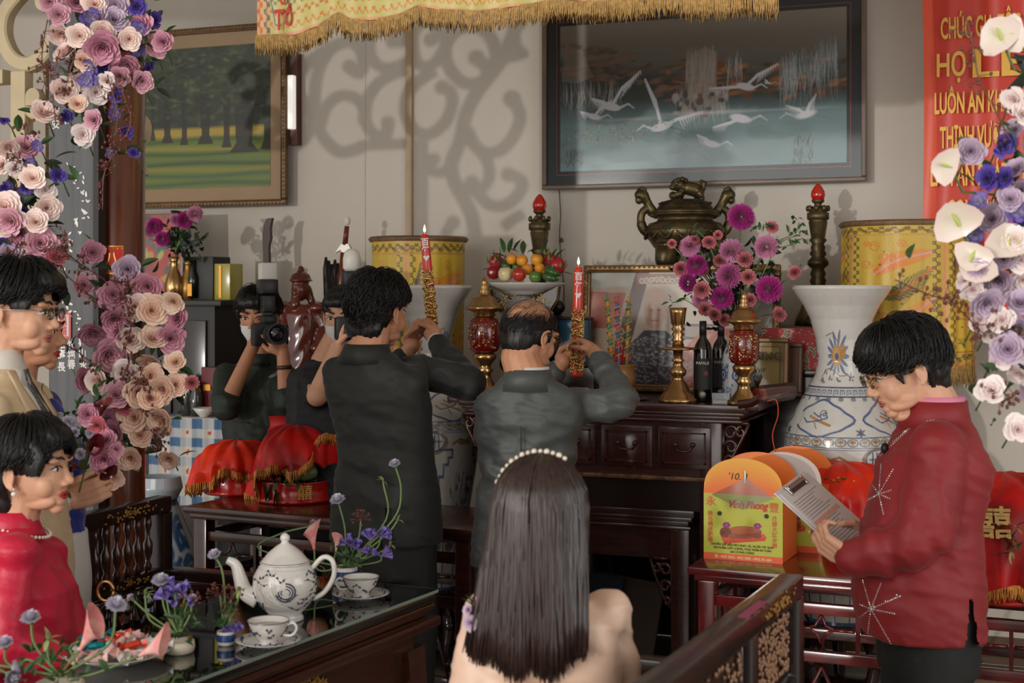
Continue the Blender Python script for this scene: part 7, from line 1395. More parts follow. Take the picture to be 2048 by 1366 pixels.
# ---- roast pig boxes
def pigbox(label,Q,ang,open_=False):
    W_,D_,H_=.282,.22,.232;t=thing('pig_box',label,'box',Q,ang);W=wmat(t);M_or=mat('orange_card',(226,104,40),.5,var=.05)
    c=Canvas(300,250,(186,186,62));c.rect(0,226,300,250,(224,92,40));X0=0
    c.poly([(60,150),(80,190),(235,168),(240,150),(80,172)],(200,70,30));c.poly([(60,150),(80,176),(240,158),(230,142)],(214,84,40));c.ell(150,142,72,24,(150,74,40),ang=-.08);c.ell(150,134,64,14,(176,92,50),ang=-.08);c.ell(84,146,22,20,(120,56,34));c.ell(110,160,16,10,(160,84,48));c.ell(205,152,16,10,(130,64,38));c.ell(74,148,8,8,(96,44,30))
    for cx,cy in((88,118),(206,114)):
        for a in range(6):c.ell(cx+9*math.cos(a*1.05),cy+7*math.sin(a*1.05),7,5,(150,44,120))
    MB(W).box((0,0,0),(W_,D_,H_),bev=.002).obj('carton',M_or,t,smooth=False)
    pts=[]
    me=grid('front_print',300,250,lambda u,v:(W_*u,-.0012+0*u,H_*(1-v)),c);link_mesh('front_print',me,MATS['painted_print'],t,world=False,smooth=False)
    arc=[(W_*.0,H_)]+[(W_*.5-W_*.5*math.cos(PI*k/20),H_+.128*math.sin(PI*k/20)**.7) for k in range(1,20)]+[(W_,H_)]
    for y_,nm in((0,'front_flap'),(D_-.002,'back_flap')):
        o=MB(W@TR((0,y_,0))@FR).prism(arc,-.001,.001).obj(nm,mat('sunset_card',(232,122,44),.45,var=0),t,smooth=False)
    c2=Canvas(150,70,(232,110,40));c2.mix(np.clip(1-c2.Y/55,0,1),(232,170,50))
    me=grid('flap_print',150,70,lambda u,v:(W_*.5+W_*.5*(2*u-1)*(1-.0*v),-.0014+0*u,H_+v*0+(.128*np.clip(1-(2*u-1)**2,0,1)**.38)*(1-v)),c2);link_mesh('flap_print',me,MATS['painted_print'],t,world=False,smooth=False)
    if open_:return t
    F=lambda x,z:W@TR((x*W_/300,-.0026,H_*(1-z/250)))@FR
    rd=mat('print_red',(196,44,40),.5);bk=mat('print_black',(60,52,30),.6)
    text('Vĩnh Phong',.036,F(168,38),rd,'lettering',t,.0003,.0012,sx=.85,shear=.3);text('永',.036,F(28,32),mat('print_orange',(206,96,40),.5),'lettering',t,.0003,.0006);text('豐',.036,F(268,44),MATS['print_orange'],'lettering',t,.0003,.0004)
    for i,ch in enumerate('馳名燒皮肥鴨'[:6]):text(ch,.019,F(26,78+i*20),MATS['print_orange'],'lettering',t,.0003,.0003)
    for i,ch in enumerate('承接大紅金豬'):text(ch,.019,F(270,84+i*20),MATS['print_orange'],'lettering',t,.0003,.0003)
    for i,s_ in enumerate(['CHUYÊN CHẾ BIẾN HEO QUAY, GÀ, XÁ XÍU, VỊT QUAY','SẢN PHẨM CHẤT LƯỢNG, THỰC PHẨM AN TOÀN','GIÁ CẢ PHẢI CHĂNG']):text(s_,.0105,F(148,192+i*13),bk,'lettering',t,.0002,.0002,sx=.86)
    text('☎ : 3923 5543 - 3923 5800 - 0903.391.684',.0125,F(150,239),mat('print_cream',(230,206,150),.5),'lettering',t,.0002,.0003,sx=.92);text("'10. 1",.034,W@TR((W_*.44,-.0026,H_+.062))@FR,bk,'handwriting',t,.0002,0,shear=.2)
    for x in(62,240):b=MB(F(x,75));b.lathe([(.008,-.001),(.008,.0008)],16);b.obj('vent_hole',M_hair,t,smooth=False)
    MB(W).box((W_*.52,-.005,H_+.04),(W_*.545,-.002,H_+.085),bev=.001).obj('staple_clip',M_steel,t,smooth=False)
    b=MB(W);b.add([(W_*.1,-.004,H_*.98),(W_*.9,-.004,H_*.97),(W_*.55,-.006,H_+.06),(W_*.5,-.010,H_*.78)],[(0,3,2),(3,1,2)]);b.obj('plastic_film',glass('clear_plastic'),t);return t
q=pZ(1405,1118,.68);pigbox('green and orange roast pig carton with arched flap in front, on the red stand',(q.x,q.y+.02,.68),R(-3))
q2=pD(1497,985,(q-E0).dot(FW)+.30);pb=pigbox('second pig carton behind, its arched white flaps stapled',(pY(1490,1000,q.y+.27).x,q.y+.27,.68),R(-3),True)
M_wc=mat('white_card_inside',(206,194,188),.6);arc=[(.141-.141*math.cos(PI*k/20),.232+.128*math.sin(PI*k/20)**.7) for k in range(21)]
MB(wmat(pb)@TR((0,-.003,0))@FR).prism(arc,-.0008,.0008).obj('white_inner_flap',M_wc,pb,smooth=False)
# cardboard panels under the tables
p=pY(1215,1120,5.75);t=thing('cardboard_sheet','brown and dark blue flattened cartons leaning beneath the altar','cardboard',(p.x,p.y,0));
for k,(x0,x1,cc,an) in enumerate([(-.12,.18,(74,62,52),12),(-.22,.02,(34,44,54),8)]):MB(TR((p.x,p.y-.03*k,0))@rot('X',R(-an))@rot('Y',R(6))).box((x0,0,.02),(x1,.02,.42)).obj('sheet',mat('dull_card_%d'%k,cc,.8),t,smooth=False)
# ================================================================ LEFT REAR CORNER
def Y5(px,py):return pY(px,py,5.95)
x0,x1=pY(286,600,5.95).x,pY(446,600,5.95).x;zc_=1.62+(585-600)/408
cbn=thing('black_cabinet','tall black carved cabinet behind the pink roses','cabinet',((x0+x1)/2,6.1,0))
MB().box((x0-.3,5.93,zc_-.03),(x1,6.42,zc_),bev=.008).obj('top',M_edge,cbn,smooth='auto');MB().box((x0-.26,5.97,0),(x1-.06,6.4,zc_-.03)).obj('body',M_edge,cbn,smooth=False)
for k in range(3):MB().box((x0-.2+k*.2,5.955,.9),(x0-.04+k*.2,5.975,zc_-.1),bev=.005).obj('panel',M_dark,cbn,smooth='auto')
cv=Canvas(70,100,(196,44,30));
for k in range(60):cv.ell(random.uniform(0,70),random.uniform(0,100),random.uniform(4,11),random.uniform(3,8),random.choice([(36,110,110),(196,190,90),(40,40,36),(160,50,40),(206,160,60),(60,90,70)]),.8,2,random.random()*3)
cv.rect(4,8,66,22,(206,50,34));q0,q1=pY(262,470,6.2),pY(352,470,6.2)
framed('folk_picture','colourful red folk picture in a grey frame behind the purple flowers',q0.x,q1.x,zc_+.01,1.62+(585-417)/395,6.3,.016,mat('grey_frame',(150,144,136),.5),cv,0,None,None,tilt=R(3))
def boxt(name,label,cat,xa,xb,ya,yb,Y,D_,m,parts=()):
    a,b_=pY(xa,yb,Y),pY(xb,ya,Y);t=thing(name,label,cat,((a.x+b_.x)/2,Y,a.z));MB().box((a.x,Y,a.z),(b_.x,Y+D_,b_.z),bev=.004).obj('case',m,t,smooth='auto');return t,a,b_
t,a,b_=boxt('gift_box','open black gift box holding a liquor bottle, on the black cabinet','box',366,426,513,600,6.05,.16,M_edge);q=pY(384,590,6.03)
b=MB(TR((q.x,6.035,a.z+.01))).lathe([(.022,0),(.022,.10),(.009,.14),(.009,.19)],16);b.obj('liquor_bottle',mat('dark_bottle_glass'),t);MB().box((q.x-.012,6.008,a.z+.02),(q.x+.012,6.014,a.z+.08)).obj('bottle_label',M_goldp,t,smooth=False)
t,a,b_=boxt('tin_box','yellow green tin box at the end of the black cabinet','box',428,460,527,600,6.06,.12,mat('yellow_green_tin',(160,150,52),.25,coat=.4));MB().box((a.x+.03,6.055,a.z+.01),(a.x+.045,6.06,b_.z-.01)).obj('stripe',M_goldp,t,smooth=False)
for k,(px,sc) in enumerate([(346,1),(362,.92)]):
    q=pY(px,585,5.99-.0*k);MB(TR((q.x,6.0+.05*k,zc_))@Matrix.Scale(sc,4)).lathe([(.03,0),(.045,.03),(.05,.07),(.035,.12),(.018,.16),(.017,.19),(.028,.215),(.026,.215),(.014,.18)],28).obj('gilt_vase',M_gold if k==0 else mat('ochre_gilt',(170,130,70),.35,.5),None,label=['gilt vase holding the purple flowers on the black cabinet','ochre gilt vase right behind the gilt one on the black cabinet'][k],cat='vase',group=None)
# maroon box, jars, bowl on the checked table
tz=1.62+(585-848)/440.;xa,xb=pY(300,900,5.78).x,pY(440,900,5.78).x
cv=Canvas(180,110,(206,198,186))
for i in range(0,180,54):cv.rect(i,0,i+26,110,(150,168,186),.55)
for j in range(0,110,17):
    cv.rect(0,j,180,j+8,(150,168,186),.5)
    for i in range(0,180,54):cv.rect(i,j,i+26,j+8,(54,98,140),.9)
    for i in range(40,180,54):cv.ell(i,j+12,4,1.6,(190,50,44));cv.ell(i+3,j+10,3,1,(190,50,44))
ct=thing('checked_table','small table under a blue and white checked cloth behind the bench','table',((xa+xb)/2,5.9,0));MB().box((xa,5.80,0),(xb,6.12,tz-.005)).obj('table_body',M_dark,ct,smooth=False)
link_mesh('checked_cloth',grid('c',180,110,lambda u,v:(xa-.01+(xb-xa+.02)*u,np.where(v<.3,6.12-(6.12-5.785)*v/.3,5.785+.006*np.sin(u*40)),np.where(v<.3,tz,tz-(v-.3)/.7*.42)),cv),mat('printed_cloth',vcol=True,rough=.8),ct)
t,a,b_=boxt('maroon_box','maroon box with gold tab standing on the checked table','box',402,440,735,842,5.92,.1,mat('maroon_card',(104,26,34),.5));q=pY(414,775,5.915);MB().box((q.x-.02,5.912,q.z-.015),(q.x+.02,5.918,q.z+.015)).obj('tab',M_goldp,t,smooth=False)
for k,px in enumerate((374,392)):
    q=pY(px,846,5.88);t=thing('glass_jar',['left dark glass jar beside the maroon box','right dark glass jar with brown lid beside the maroon box'][k],'jar',(q.x,5.88,tz));MB(TR((q.x,5.88,tz))).lathe([(.026,0),(.03,.01),(.03,.10+.03*(1-k)),(.02,.13+.03*(1-k)),(.018,.145+.03*(1-k))],20).obj('jar_body',mat('smoky_glass',(50,52,50),.1,coat=.6),t);MB(TR((q.x,5.88,tz+.145+.03*(1-k)))).lathe([(.021,0),(.021,.02),(0,.022)],16).obj('lid',M_brn,t)
q=pY(408,842,5.84);MB(TR((q.x,5.84,tz))).lathe([(.02,0),(.022,.006),(.035,.018),(.055,.045),(.052,.045),(.03,.018),(0,.012)],30).obj('white_bowl',M_porc,None,label='white porcelain bowl on the checked table',cat='bowl')
# wooden guardian statue, carved blade, sword and dark sheaths
q=pY(602,600,6.2);st=thing('wooden_statue','tall polished red-brown wooden statue of a robed warrior between the photographers','statue',(q.x,6.2,0));T=TR((q.x,6.2,0));b=MB(T);k_=1/425.;z_=lambda y:1.62+(585-y)*k_
b.loft([(0,0,.62,.15,.12,2.5),(0,0,.70,.15,.12,2.5),(0,0,.72,.12,.10,2)],30);b.limb([(-.05,0,.72),(-.055,0,.95),(-.03,0,1.15)],[.05,.06,.08]);b.limb([(.05,0,.72),(.06,0,.95),(.03,0,1.15)],[.05,.06,.08])
b.loft([(0,0,.92,.11,.085),(0,0,1.1,.085,.07),(0,0,1.25,.095,.075),(0,0,z_(630),.10,.075),(0,0,z_(610),.06,.05)],30);b.ell((0,-.01,z_(578)),(.044,.050,.060),n=18,m=12);b.ell((0,0,z_(556)),(.050,.052,.036),n=16,m=10);b.lathe([(.052,0),(.062,.006),(.05,.014)],20,TR((0,0,z_(562))));b.ell((0,-.058,z_(586)),(.012,.014,.016));b.limb([(-.03,.01,z_(575)),(-.05,.02,z_(605))],[.018,.02]);b.limb([(.03,.01,z_(575)),(.05,.02,z_(605))],[.018,.02]);b.ell((0,0,z_(537)),(.018,.018,.022))
b.limb([(0,-.045,z_(592)),(0,-.055,z_(612)),(0,-.05,z_(635))],[.018,.022,.008]);b.ell((0,-.052,z_(578)),(.008,.01,.010));b.limb([(-.09,0,z_(622)),(-.13,-.02,z_(665)),(-.06,-.08,z_(680))],[.045,.036,.026]);b.limb([(.09,0,z_(622)),(.14,-.0,z_(660)),(.12,-.06,z_(700))],[.045,.036,.028])
for s_ in(-1,1):b.ell((s_*.1,-.01,z_(618)),(.05,.05,.03));b.limb([(s_*.10,.02,z_(630)),(s_*.16,.03,1.1),(s_*.14,.03,.8)],[.03,.045,.05])
me=fuse(b,.006,1);co=getco(me);nn=normals(me);setco(me,co+nn*(.006*np.sin(co[:,2]*55+3*np.sin(co[:,0]*30))*np.clip((1.35-co[:,2])*6,.25,1))[:,None]);link_mesh('figure',me,mat('polished_rosewood',(92,36,24),.2,var=.3,vs=10,coat=.5),st)
MB(T).box((-.17,-.13,0),(.17,.13,.62),bev=.01).obj('plinth',M_dark,st,smooth='auto')
q=pY(535,480,6.35);t=thing('wooden_glaive','dark curved wooden blade standing by the wall above the left camera','carving',(q.x,6.35,0));P_=lambda px,py:pY(px,py,6.35)
out=[(529,530),(527,470),(529,450),(536,437),(546,436),(542,455),(543,476),(539,492),(540,530)];b=MB();b.prism([(P_(*p).x,P_(*p).z) for p in out][::-1],-.012,.012,TR((0,6.35,0))@FR);b.obj('blade',mat('walnut',(62,36,26),.4,var=.2),t,smooth=False);MB().tube([P_(535,535),Vector((P_(535,535).x,6.35,0))],.014,10).obj('shaft',M_dark,t)
q=pY(690,520,6.3);t=thing('ceremonial_sword','red lacquered sword with silver guard and pommel standing near the wall','sword',(q.x,6.3,0));P_=lambda px,py:pY(px,py,6.3)
MB().tube([P_(694,452),P_(690,490)],[.012,.014],10).obj('grip',mat('red_brown_grip',(112,44,30),.3),t);MB().ell(P_(695,442),(.015,.015,.022)).obj('pommel',M_white,t)
b=MB();b.prism([(P_(*p).x,P_(*p).z) for p in[(672,506),(684,488),(698,488),(708,508),(700,500),(690,508),(682,500)]][::-1],-.01,.01,TR((0,6.3,0))@FR);b.obj('guard',mat('white_silver',(200,196,188),.35,.3),t,smooth=False);MB().tube([P_(689,505),P_(682,570),Vector((P_(676,600).x,6.3,0))],[.020,.018,.016],10).obj('scabbard',mat('red_brown_grip'),t)
t=thing('umbrella_bundle','bundle of dark folded umbrellas left of the sword','umbrellas',(pY(665,600,6.32).x,6.32,0))
for k in range(5):A_=pY(652+k*6,514+(k*7)%16,6.32+.01*k);MB().tube([A_,A_-UP*.06,A_+Vector((.012*(2-k),0,-.4)),Vector((A_.x+.02,6.32,.02))],[.006,.016,.028,.012],8).obj('folded_umbrella',M_edge,t)
q=pY(432,690,6.4);MB().box((q.x-.04,6.44,q.z-.06),(q.x+.05,6.5,q.z+.13),bev=.004).obj('pink_wall_panel',mat('brown_pink_panel',(128,92,78),.5),None,smooth='auto',label='brownish pink panel on the wall beside the black cabinet',cat='panel')
# ================================================================ FLOWERS
def vmesh(name,V,F,cols,m):me=bpy.data.meshes.new(name);me.from_pydata(V,[],F);me.update();setcol(me,np.array(cols));me.materials.append(m);me.polygons.foreach_set('use_smooth',[True]*len(me.polygons));return me
M_pet=mat('petal',vcol=True,rough=.55,rnd=.07,sheen=.15)
def bloom(name,n,rf,hf,tilt,wd,cin,cout,NU=4,NV=4,ruff=0,lip=.25,point=.0,seed=0):
    """unit-size bloom facing +z; n petals spiralling out"""
    rn=random.Random(seed);V=[];F=[];Cc=[];ci,co_=lin(cin),lin(cout)
    for i in range(n):
        t=i/(n-1);ph=i*2.4+rn.uniform(-.2,.2);r0=rf[0]+(rf[1]-rf[0])*t;h=hf[0]+(hf[1]-hf[0])*t;al=tilt[0]+(tilt[1]-tilt[0])*t**1.1;w_=wd[0]+(wd[1]-wd[0])*t;k=len(V)
        for b_ in range(NV+1):
            v=b_/NV
            for a_ in range(NU+1):
                u=2*a_/NU-1;e=v*(1-.22*abs(u)**3+point*(1-abs(u)));rr=r0*(.35+.65*v)+math.sin(al)*h*e+lip*h*max(0,v-.7)*1.6*(t*.8+.1);z=math.cos(al)*h*e-lip*.35*h*max(0,v-.8)*t
                rr+=ruff*math.sin(u*5+i)*v;z+=ruff*.8*math.cos(u*7+i*2)*v;a=ph+u*w_*.5*math.sin(min(1,.35+v)*PI*.5);V.append((rr*math.cos(a),rr*math.sin(a),z));s_=min(1,max(0,.45*t+.75*v**1.5-.05));Cc.append(ci*(1-s_)+co_*s_)
        for b_ in range(NV):
            for a_ in range(NU):q=k+b_*(NU+1)+a_;F.append((q,q+1,q+NU+2,q+NU+1))
    return vmesh(name,V,F,Cc,M_pet)
def rose(c0,c1,seed,pt=.12):return bloom('rose',34,(.05,.34),(.50,.66),(.0,.98),(2.6,1.25),c0,c1,lip=.34,point=pt,seed=seed)
RO={'b':[rose((232,176,158),(248,226,218),1),rose((238,190,168),(250,230,220),2)],'m':[rose((170,84,116),(212,150,170),3,.3),rose((186,104,132),(220,168,182),4,.3)],'p':[rose((238,176,146),(250,218,196),5),rose((232,164,138),(250,222,200),6)],
      'l':[rose((176,140,176),(206,184,204),7,.2)],'r':[rose((170,60,80),(206,110,122),8,.25)],
      'v':[bloom('lisianthus',13,(.05,.2),(.45,.68),(.2,1.15),(1.7,1.5),(40,22,84),(84,62,158),ruff=.05,seed=9),bloom('lisianthus',12,(.05,.2),(.45,.7),(.2,1.2),(1.7,1.5),(206,196,214),(92,66,156),ruff=.06,seed=10)],
      'w':[bloom('rose',22,(.05,.25),(.4,.7),(.1,1.2),(2,1.4),(240,206,204),(248,236,232),ruff=.03,seed=11)]}
def pompon(name,n,c0,c1,L=1.0,r=.06,ball=.35,seed=0,up=-.35,curl=.0):
    rn=random.Random(seed);V=[];F=[];Cc=[];a0,a1=lin(c0),lin(c1)
    for i in range(n):
        z=1-(1-up)*(i+.5)/n;ph=i*2.4;s_=math.sqrt(max(0,1-z*z));d=Vector((s_*math.cos(ph),s_*math.sin(ph),z));x=d.cross(UP);x=x.normalized() if x.length>.01 else Vector((1,0,0));l=L*rn.uniform(.85,1.08);k=len(V);tp=d*l+UP*curl*(1-z)
        V+=[tuple(d*ball-x*r*.5),tuple(d*ball+x*r*.5),tuple(d*l*.75+x*r),tuple(tp),tuple(d*l*.75-x*r)];aa=a0*.35+a1*.65;Cc+=[aa,aa,aa,a1,aa];F+=[(k,k+1,k+2,k+4),(k+4,k+2,k+3)]
    return vmesh(name,V,F,Cc,M_pet)
RO['c']=[pompon('chrysanthemum',420,(150,40,110),(214,112,172),r=.06),pompon('chrysanthemum',420,(186,96,146),(226,156,190),r=.06,seed=2)];RO['d']=[pompon('chrysanthemum',420,(130,20,96),(186,50,140),r=.06,seed=3)]
RO['k']=[bloom('carnation',70,(.03,.35),(.75,.62),(.0,1.45),(.9,.6),(140,14,50),(206,120,124),ruff=.06,lip=.1,seed=12)];RO['s']=[pompon('scabiosa',150,(176,170,190),(216,210,226),r=.11,ball=.15,up=.15,seed=5)]
def spathe(name,c0,c1,L=1.5,W_=.85):
    V=[];F=[];Cc=[];a0,a1=lin(c0),lin(c1)
    for j in range(11):
        for i in range(9):
            a=2*PI*j/20*2;rr=i/8;an=PI*2*j/10-PI;hx=W_*math.sin(an)*rr*(1.1-.25*math.cos(an));hy=(-.15+.85*math.cos(an)*(1 if math.cos(an)>0 else.55))*L*rr*.7+.22*L;V.append((hx,hy,.10*rr*rr+.05*math.sin(an*2)*rr));Cc.append(a0*(1-rr)+a1*rr)
    for j in range(10):
        for i in range(8):q=j*9+i;F.append((q,q+1,q+10,q+9))
    return vmesh(name,V,F,Cc,mat('waxy_petal',vcol=True,rough=.3,coat=.2))
SP=spathe('anthurium',(222,214,190),(230,208,198))
SPD=MB().tube([(0,.1,.02),(.02,.35,.12),(.03,.62,.2)],[.07,.075,.04],8).mesh('spadix');SPD.materials.append(mat('yellow_green_spadix',(190,200,100),.5))
_lm=leafmesh(1,.42,.3);LM=MB().add(*_lm).mesh('leaf');LM.materials.append(M_leaf)
def put(me,name,P,d,s_,parent,roll=None,sub=None):
    o=bpy.data.objects.new(name,me);C.objects.link(o);o.parent=parent;F_=frame(d).to_4x4()@rot('Z',random.random()*6.3 if roll is None else roll);o.matrix_basis=wmat(parent).inverted()@TR(P)@F_@Matrix.Scale(s_,4);return o
KN={'b':'rose','m':'rose','p':'rose','l':'rose','r':'rose','w':'rose','v':'lisianthus','c':'chrysanthemum','d':'chrysanthemum','k':'carnation','s':'scabiosa'}
def toward(P,sp=.35,bias=(0,0,0)):d=(E0-P).normalized()+Vector((random.gauss(0,sp),random.gauss(0,sp*.4),random.gauss(0,sp)))+Vector(bias);return d.normalized()
def arrangement(t,L,Df,back=.10,stems=True,leaves=2,core_=None):
    for(x,y,r,k) in L:
        D_=Df(x,y)+random.uniform(-.03,.03);P=pD(x,y,D_);s_=r/FPX*D_*1.28;put(random.choice(RO[k]),KN[k],P,toward(P,.38),s_,t)
        B_=P+FW*back+Vector((0,0,-.05));
        if stems:MB().tube([P-(E0-P).normalized()*s_*.2,(P+B_)/2+UP*.01,B_],.0022,5).obj('stem',M_stem,t)
        for q in range(leaves):put(LM,'leaf',P+FW*.03+Vector((random.gauss(0,.03),0,random.gauss(0,.03))),FW,random.uniform(.035,.06),t).rotation_euler=(random.uniform(-1.2,.6)+1,random.uniform(-1,1),random.uniform(0,6.3))
def twigs(t,L,D_,n=26,seed=1,name='berry_twig'):
    rn=random.Random(seed)
    for pts in L:
        P=spl([pD(x,y,D_-.03) for x,y in pts],5);b=MB();b.tube(P,[.0018]*len(P),5)
        for k in range(n):
            i=rn.randrange(len(P)-1);p=P[i].lerp(P[i+1],rn.random());e=p+Vector((rn.gauss(0,.016),rn.gauss(0,.012),rn.gauss(0,.016)));b.tube([p,e],.0009,4,cap=False);b.ell(e,(.004,.004,.0055),n=6,m=4)
        b.obj(name,mat('reddish_bud',(104,56,46),.45),t)
# left installation along the board and column
top=[(152,8,24,'m'),(200,40,22,'l'),(232,12,26,'l'),(274,14,18,'v'),(178,34,20,'v'),(228,42,24,'l'),(118,30,18,'m'),(126,66,24,'b'),(160,72,22,'b'),(280,55,24,'m'),(307,40,18,'v'),(206,90,30,'m'),(258,78,20,'b'),(280,58,17,'v'),(274,100,18,'v'),(308,94,20,'m'),(328,84,18,'m'),(138,108,25,'b'),(170,122,20,'p'),(250,124,24,'m'),(182,134,18,'v'),(208,132,20,'v'),(174,158,18,'v'),(300,138,15,'v'),(284,162,18,'m'),(127,182,24,'b'),(160,164,20,'b'),(192,184,24,'w'),(235,192,15,'v'),(228,224,15,'v'),(86,230,24,'b'),(131,232,15,'v'),(155,210,17,'p'),(190,240,17,'m'),(252,262,15,'v'),(166,270,22,'w'),(218,306,11,'v'),(268,306,12,'v'),(205,60,22,'b'),(245,100,18,'r'),(190,10,22,'b'),(100,4,18,'m'),(215,160,18,'w'),(240,150,18,'m')]
lowL=[(10,240,10,'v'),(16,290,20,'b'),(54,298,22,'m'),(74,292,12,'v'),(62,328,15,'v'),(6,332,20,'b'),(66,358,22,'b'),(10,376,14,'v'),(54,374,15,'v'),(46,394,17,'v'),(116,352,17,'v'),(44,426,15,'v'),(10,418,30,'b'),(92,416,24,'b'),(24,440,24,'m'),(40,462,22,'m'),(72,446,22,'b'),(80,488,26,'m'),(8,488,16,'v'),(20,508,20,'l'),(62,520,20,'m'),(84,536,22,'m'),(112,520,18,'r'),(30,340,18,'w'),(90,380,20,'w'),(0,450,24,'b'),(50,440,20,'w')]
colR=[(184,506,20,'m'),(168,572,20,'m'),(256,538,24,'l'),(296,572,24,'m'),(226,590,24,'m'),(270,612,24,'b'),(302,622,28,'p'),(348,602,20,'p'),(357,638,23,'m'),(226,636,22,'m'),(186,662,24,'m'),(234,656,20,'m'),(304,680,24,'p'),(340,676,24,'m'),(260,682,24,'b'),(214,706,28,'m'),(304,718,24,'p'),(352,726,20,'p'),(252,740,24,'w'),(300,750,22,'p'),(200,762,24,'b'),(168,762,20,'m'),(274,782,28,'p'),(326,776,26,'p'),(350,770,22,'p'),(232,792,24,'m'),(250,740,20,'b'),(300,800,24,'p'),(326,836,28,'p'),(270,836,28,'p'),(234,866,24,'m'),(280,872,22,'p'),(262,914,22,'p'),(222,954,22,'p'),(340,916,19,'p'),(214,838,22,'m'),(240,812,20,'r'),(384,766,13,'k')]
ar1=thing('flower_garland','upper cluster of pink and violet flowers on the grey board','flowers',pD(190,120,4.15));arrangement(ar1,top,lambda x,y:4.08+.001*max(0,x-190)*.5);twigs(ar1,[[(215,150),(235,230),(222,300)],[(240,170),(262,240),(240,290)],[(120,100),(105,170),(112,250)],[(95,40),(84,110),(90,170)],[(230,300),(208,350),(205,420)],[(150,110),(135,160),(126,200)]],4.08,30)
ar2=thing('flower_garland','left cluster of pale roses and violet blooms above the young man','flowers',pD(40,420,4.0));arrangement(ar2,lowL,lambda x,y:4.0);twigs(ar2,[[(60,480),(30,500),(5,530)],[(130,460),(120,500),(110,540)],[(40,540),(80,500),(130,500)],[(60,240),(40,310),(20,350)]],4.0,30,2)
ar3=thing('flower_garland','large cascade of mauve and peach roses on the brown column','flowers',pD(280,700,4.3));arrangement(ar3,colR,lambda x,y:4.22);twigs(ar3,[[(120,540),(190,600),(240,640)],[(100,680),(150,700),(200,740)],[(250,600),(262,650),(250,700)],[(280,740),(300,780),(290,830)],[(220,560),(260,570),(240,600)],[(300,860),(320,880),(300,900)],[(105,480),(150,520),(210,560)],[(260,720),(250,760),(290,770)]],4.2,34,3)
b=MB()
for k in range(90):y=random.uniform(520,900);x=262+random.gauss(0,38)*(1 if y>600 else.6);p=pD(x,y,4.30);v,f=_lm;b.add(v,f,TR(p)@Matrix.Rotation(random.random()*6,4,Vector((random.gauss(0,1),random.gauss(0,1),random.gauss(0,1))).normalized())@Matrix.Scale(random.uniform(.05,.08),4))
b.obj('foliage',mat('dark_leaf_green',(38,52,36),.5,var=.3),ar3,kind='stuff');
for t_,X0,Y0,sx,sy,D_ in((ar1,200,110,45,60,4.14),(ar2,50,420,38,70,4.07)):
    b=MB()
    for k in range(60):p=pD(random.gauss(X0,sx),random.gauss(Y0,sy),D_);v,f=_lm;b.add(v,f,TR(p)@Matrix.Rotation(random.random()*6,4,Vector((random.gauss(0,1),random.gauss(0,1),random.gauss(0,1))).normalized())@Matrix.Scale(random.uniform(.04,.07),4))
    b.obj('foliage',mat('dark_leaf_green'),t_,kind='stuff')
# right installation
rt=thing('flower_stand_arrangement','pale anthuriums with violet and lilac roses at the right edge','flowers',pD(2020,600,3.1));DR=3.1
RL=[(2004,290,27,'v'),(2030,262,20,'l'),(1978,358,26,'v'),(2012,356,22,'v'),(1958,404,20,'v'),(2034,422,24,'v'),(1946,466,22,'v'),(1942,302,24,'l'),(2030,200,26,'w'),(2044,230,24,'w'),(2036,340,20,'l'),(2042,380,22,'l'),(1986,440,26,'l'),(2020,400,22,'l'),(1962,540,22,'l'),(1998,558,26,'l'),(2042,520,28,'w'),(2030,480,26,'w'),(1972,602,28,'l'),(2040,610,26,'l'),(1946,580,24,'w'),(1930,562,20,'w'),(2004,640,26,'w'),(1984,660,26,'w'),(2028,660,26,'l'),(2016,700,28,'l'),(1998,716,24,'w'),(2044,700,24,'w'),(2040,746,24,'w'),(1982,782,28,'w'),(2036,860,28,'w'),(2010,520,24,'l'),(2046,560,24,'w'),(1960,640,22,'w'),(2044,450,22,'v')]
arrangement(rt,RL,lambda x,y:DR,leaves=1)
for(x,y,s_,rl) in[(2006,84,46,.6),(2036,66,38,1.7),(1902,334,38,1.2),(1922,456,50,.5),(1966,520,44,2.4),(2020,500,48,.2),(2030,470,30,3.6),(1950,500,38,2.8)]:
    P=pD(x,y,DR-.03);o=put(SP,'anthurium',P,toward(P,.25),s_/FPX*DR*1.1,rt,roll=rl);o2=bpy.data.objects.new('spadix',SPD);C.objects.link(o2);o2.parent=o;MB().tube([P,P+Vector((.02,.06,-.05)),pD(2040,y+60,DR+.1)],.003,6).obj('stem',M_stem,rt)
twigs(rt,[[(1930,28),(1946,90),(1958,160),(1990,220),(2020,280)],[(1790,560),(1860,590),(1910,600)],[(1900,600),(1940,640),(1960,660)],[(1990,620),(2010,660),(2040,690)],[(1985,780),(2010,800),(2030,790)]],DR,24,4)
b=MB();b.tube([pD(2090,60,DR+.16),pD(2090,860,DR+.16)],.012,8);b.tube([pD(2090,860,DR+.16),Vector((pD(2090,860,DR+.16).x,pD(2090,860,DR+.16).y,0))],.016,10);b.lathe([(.2,0),(.2,.015),(.02,.03)],30,TR((pD(2090,860,DR+.16).x,pD(2090,860,DR+.16).y,0)));b.obj('support',M_dark,rt)
arrangement(rt,[(random.uniform(2062,2130),70+k*21,random.uniform(22,28),'lwvwlb'[k%6]) for k in range(38)],lambda x,y:DR+.04,stems=False,leaves=1);b=MB()
for k in range(110):p=pD(random.gauss(2090,20),random.uniform(60,860),DR+.12);v,f=_lm;b.add(v,f,TR(p)@Matrix.Rotation(random.random()*6,4,Vector((random.gauss(0,1),random.gauss(0,1),random.gauss(0,1))).normalized())@Matrix.Scale(random.uniform(.05,.09),4))
b.obj('foliage',mat('dark_leaf_green'),rt,kind='stuff')
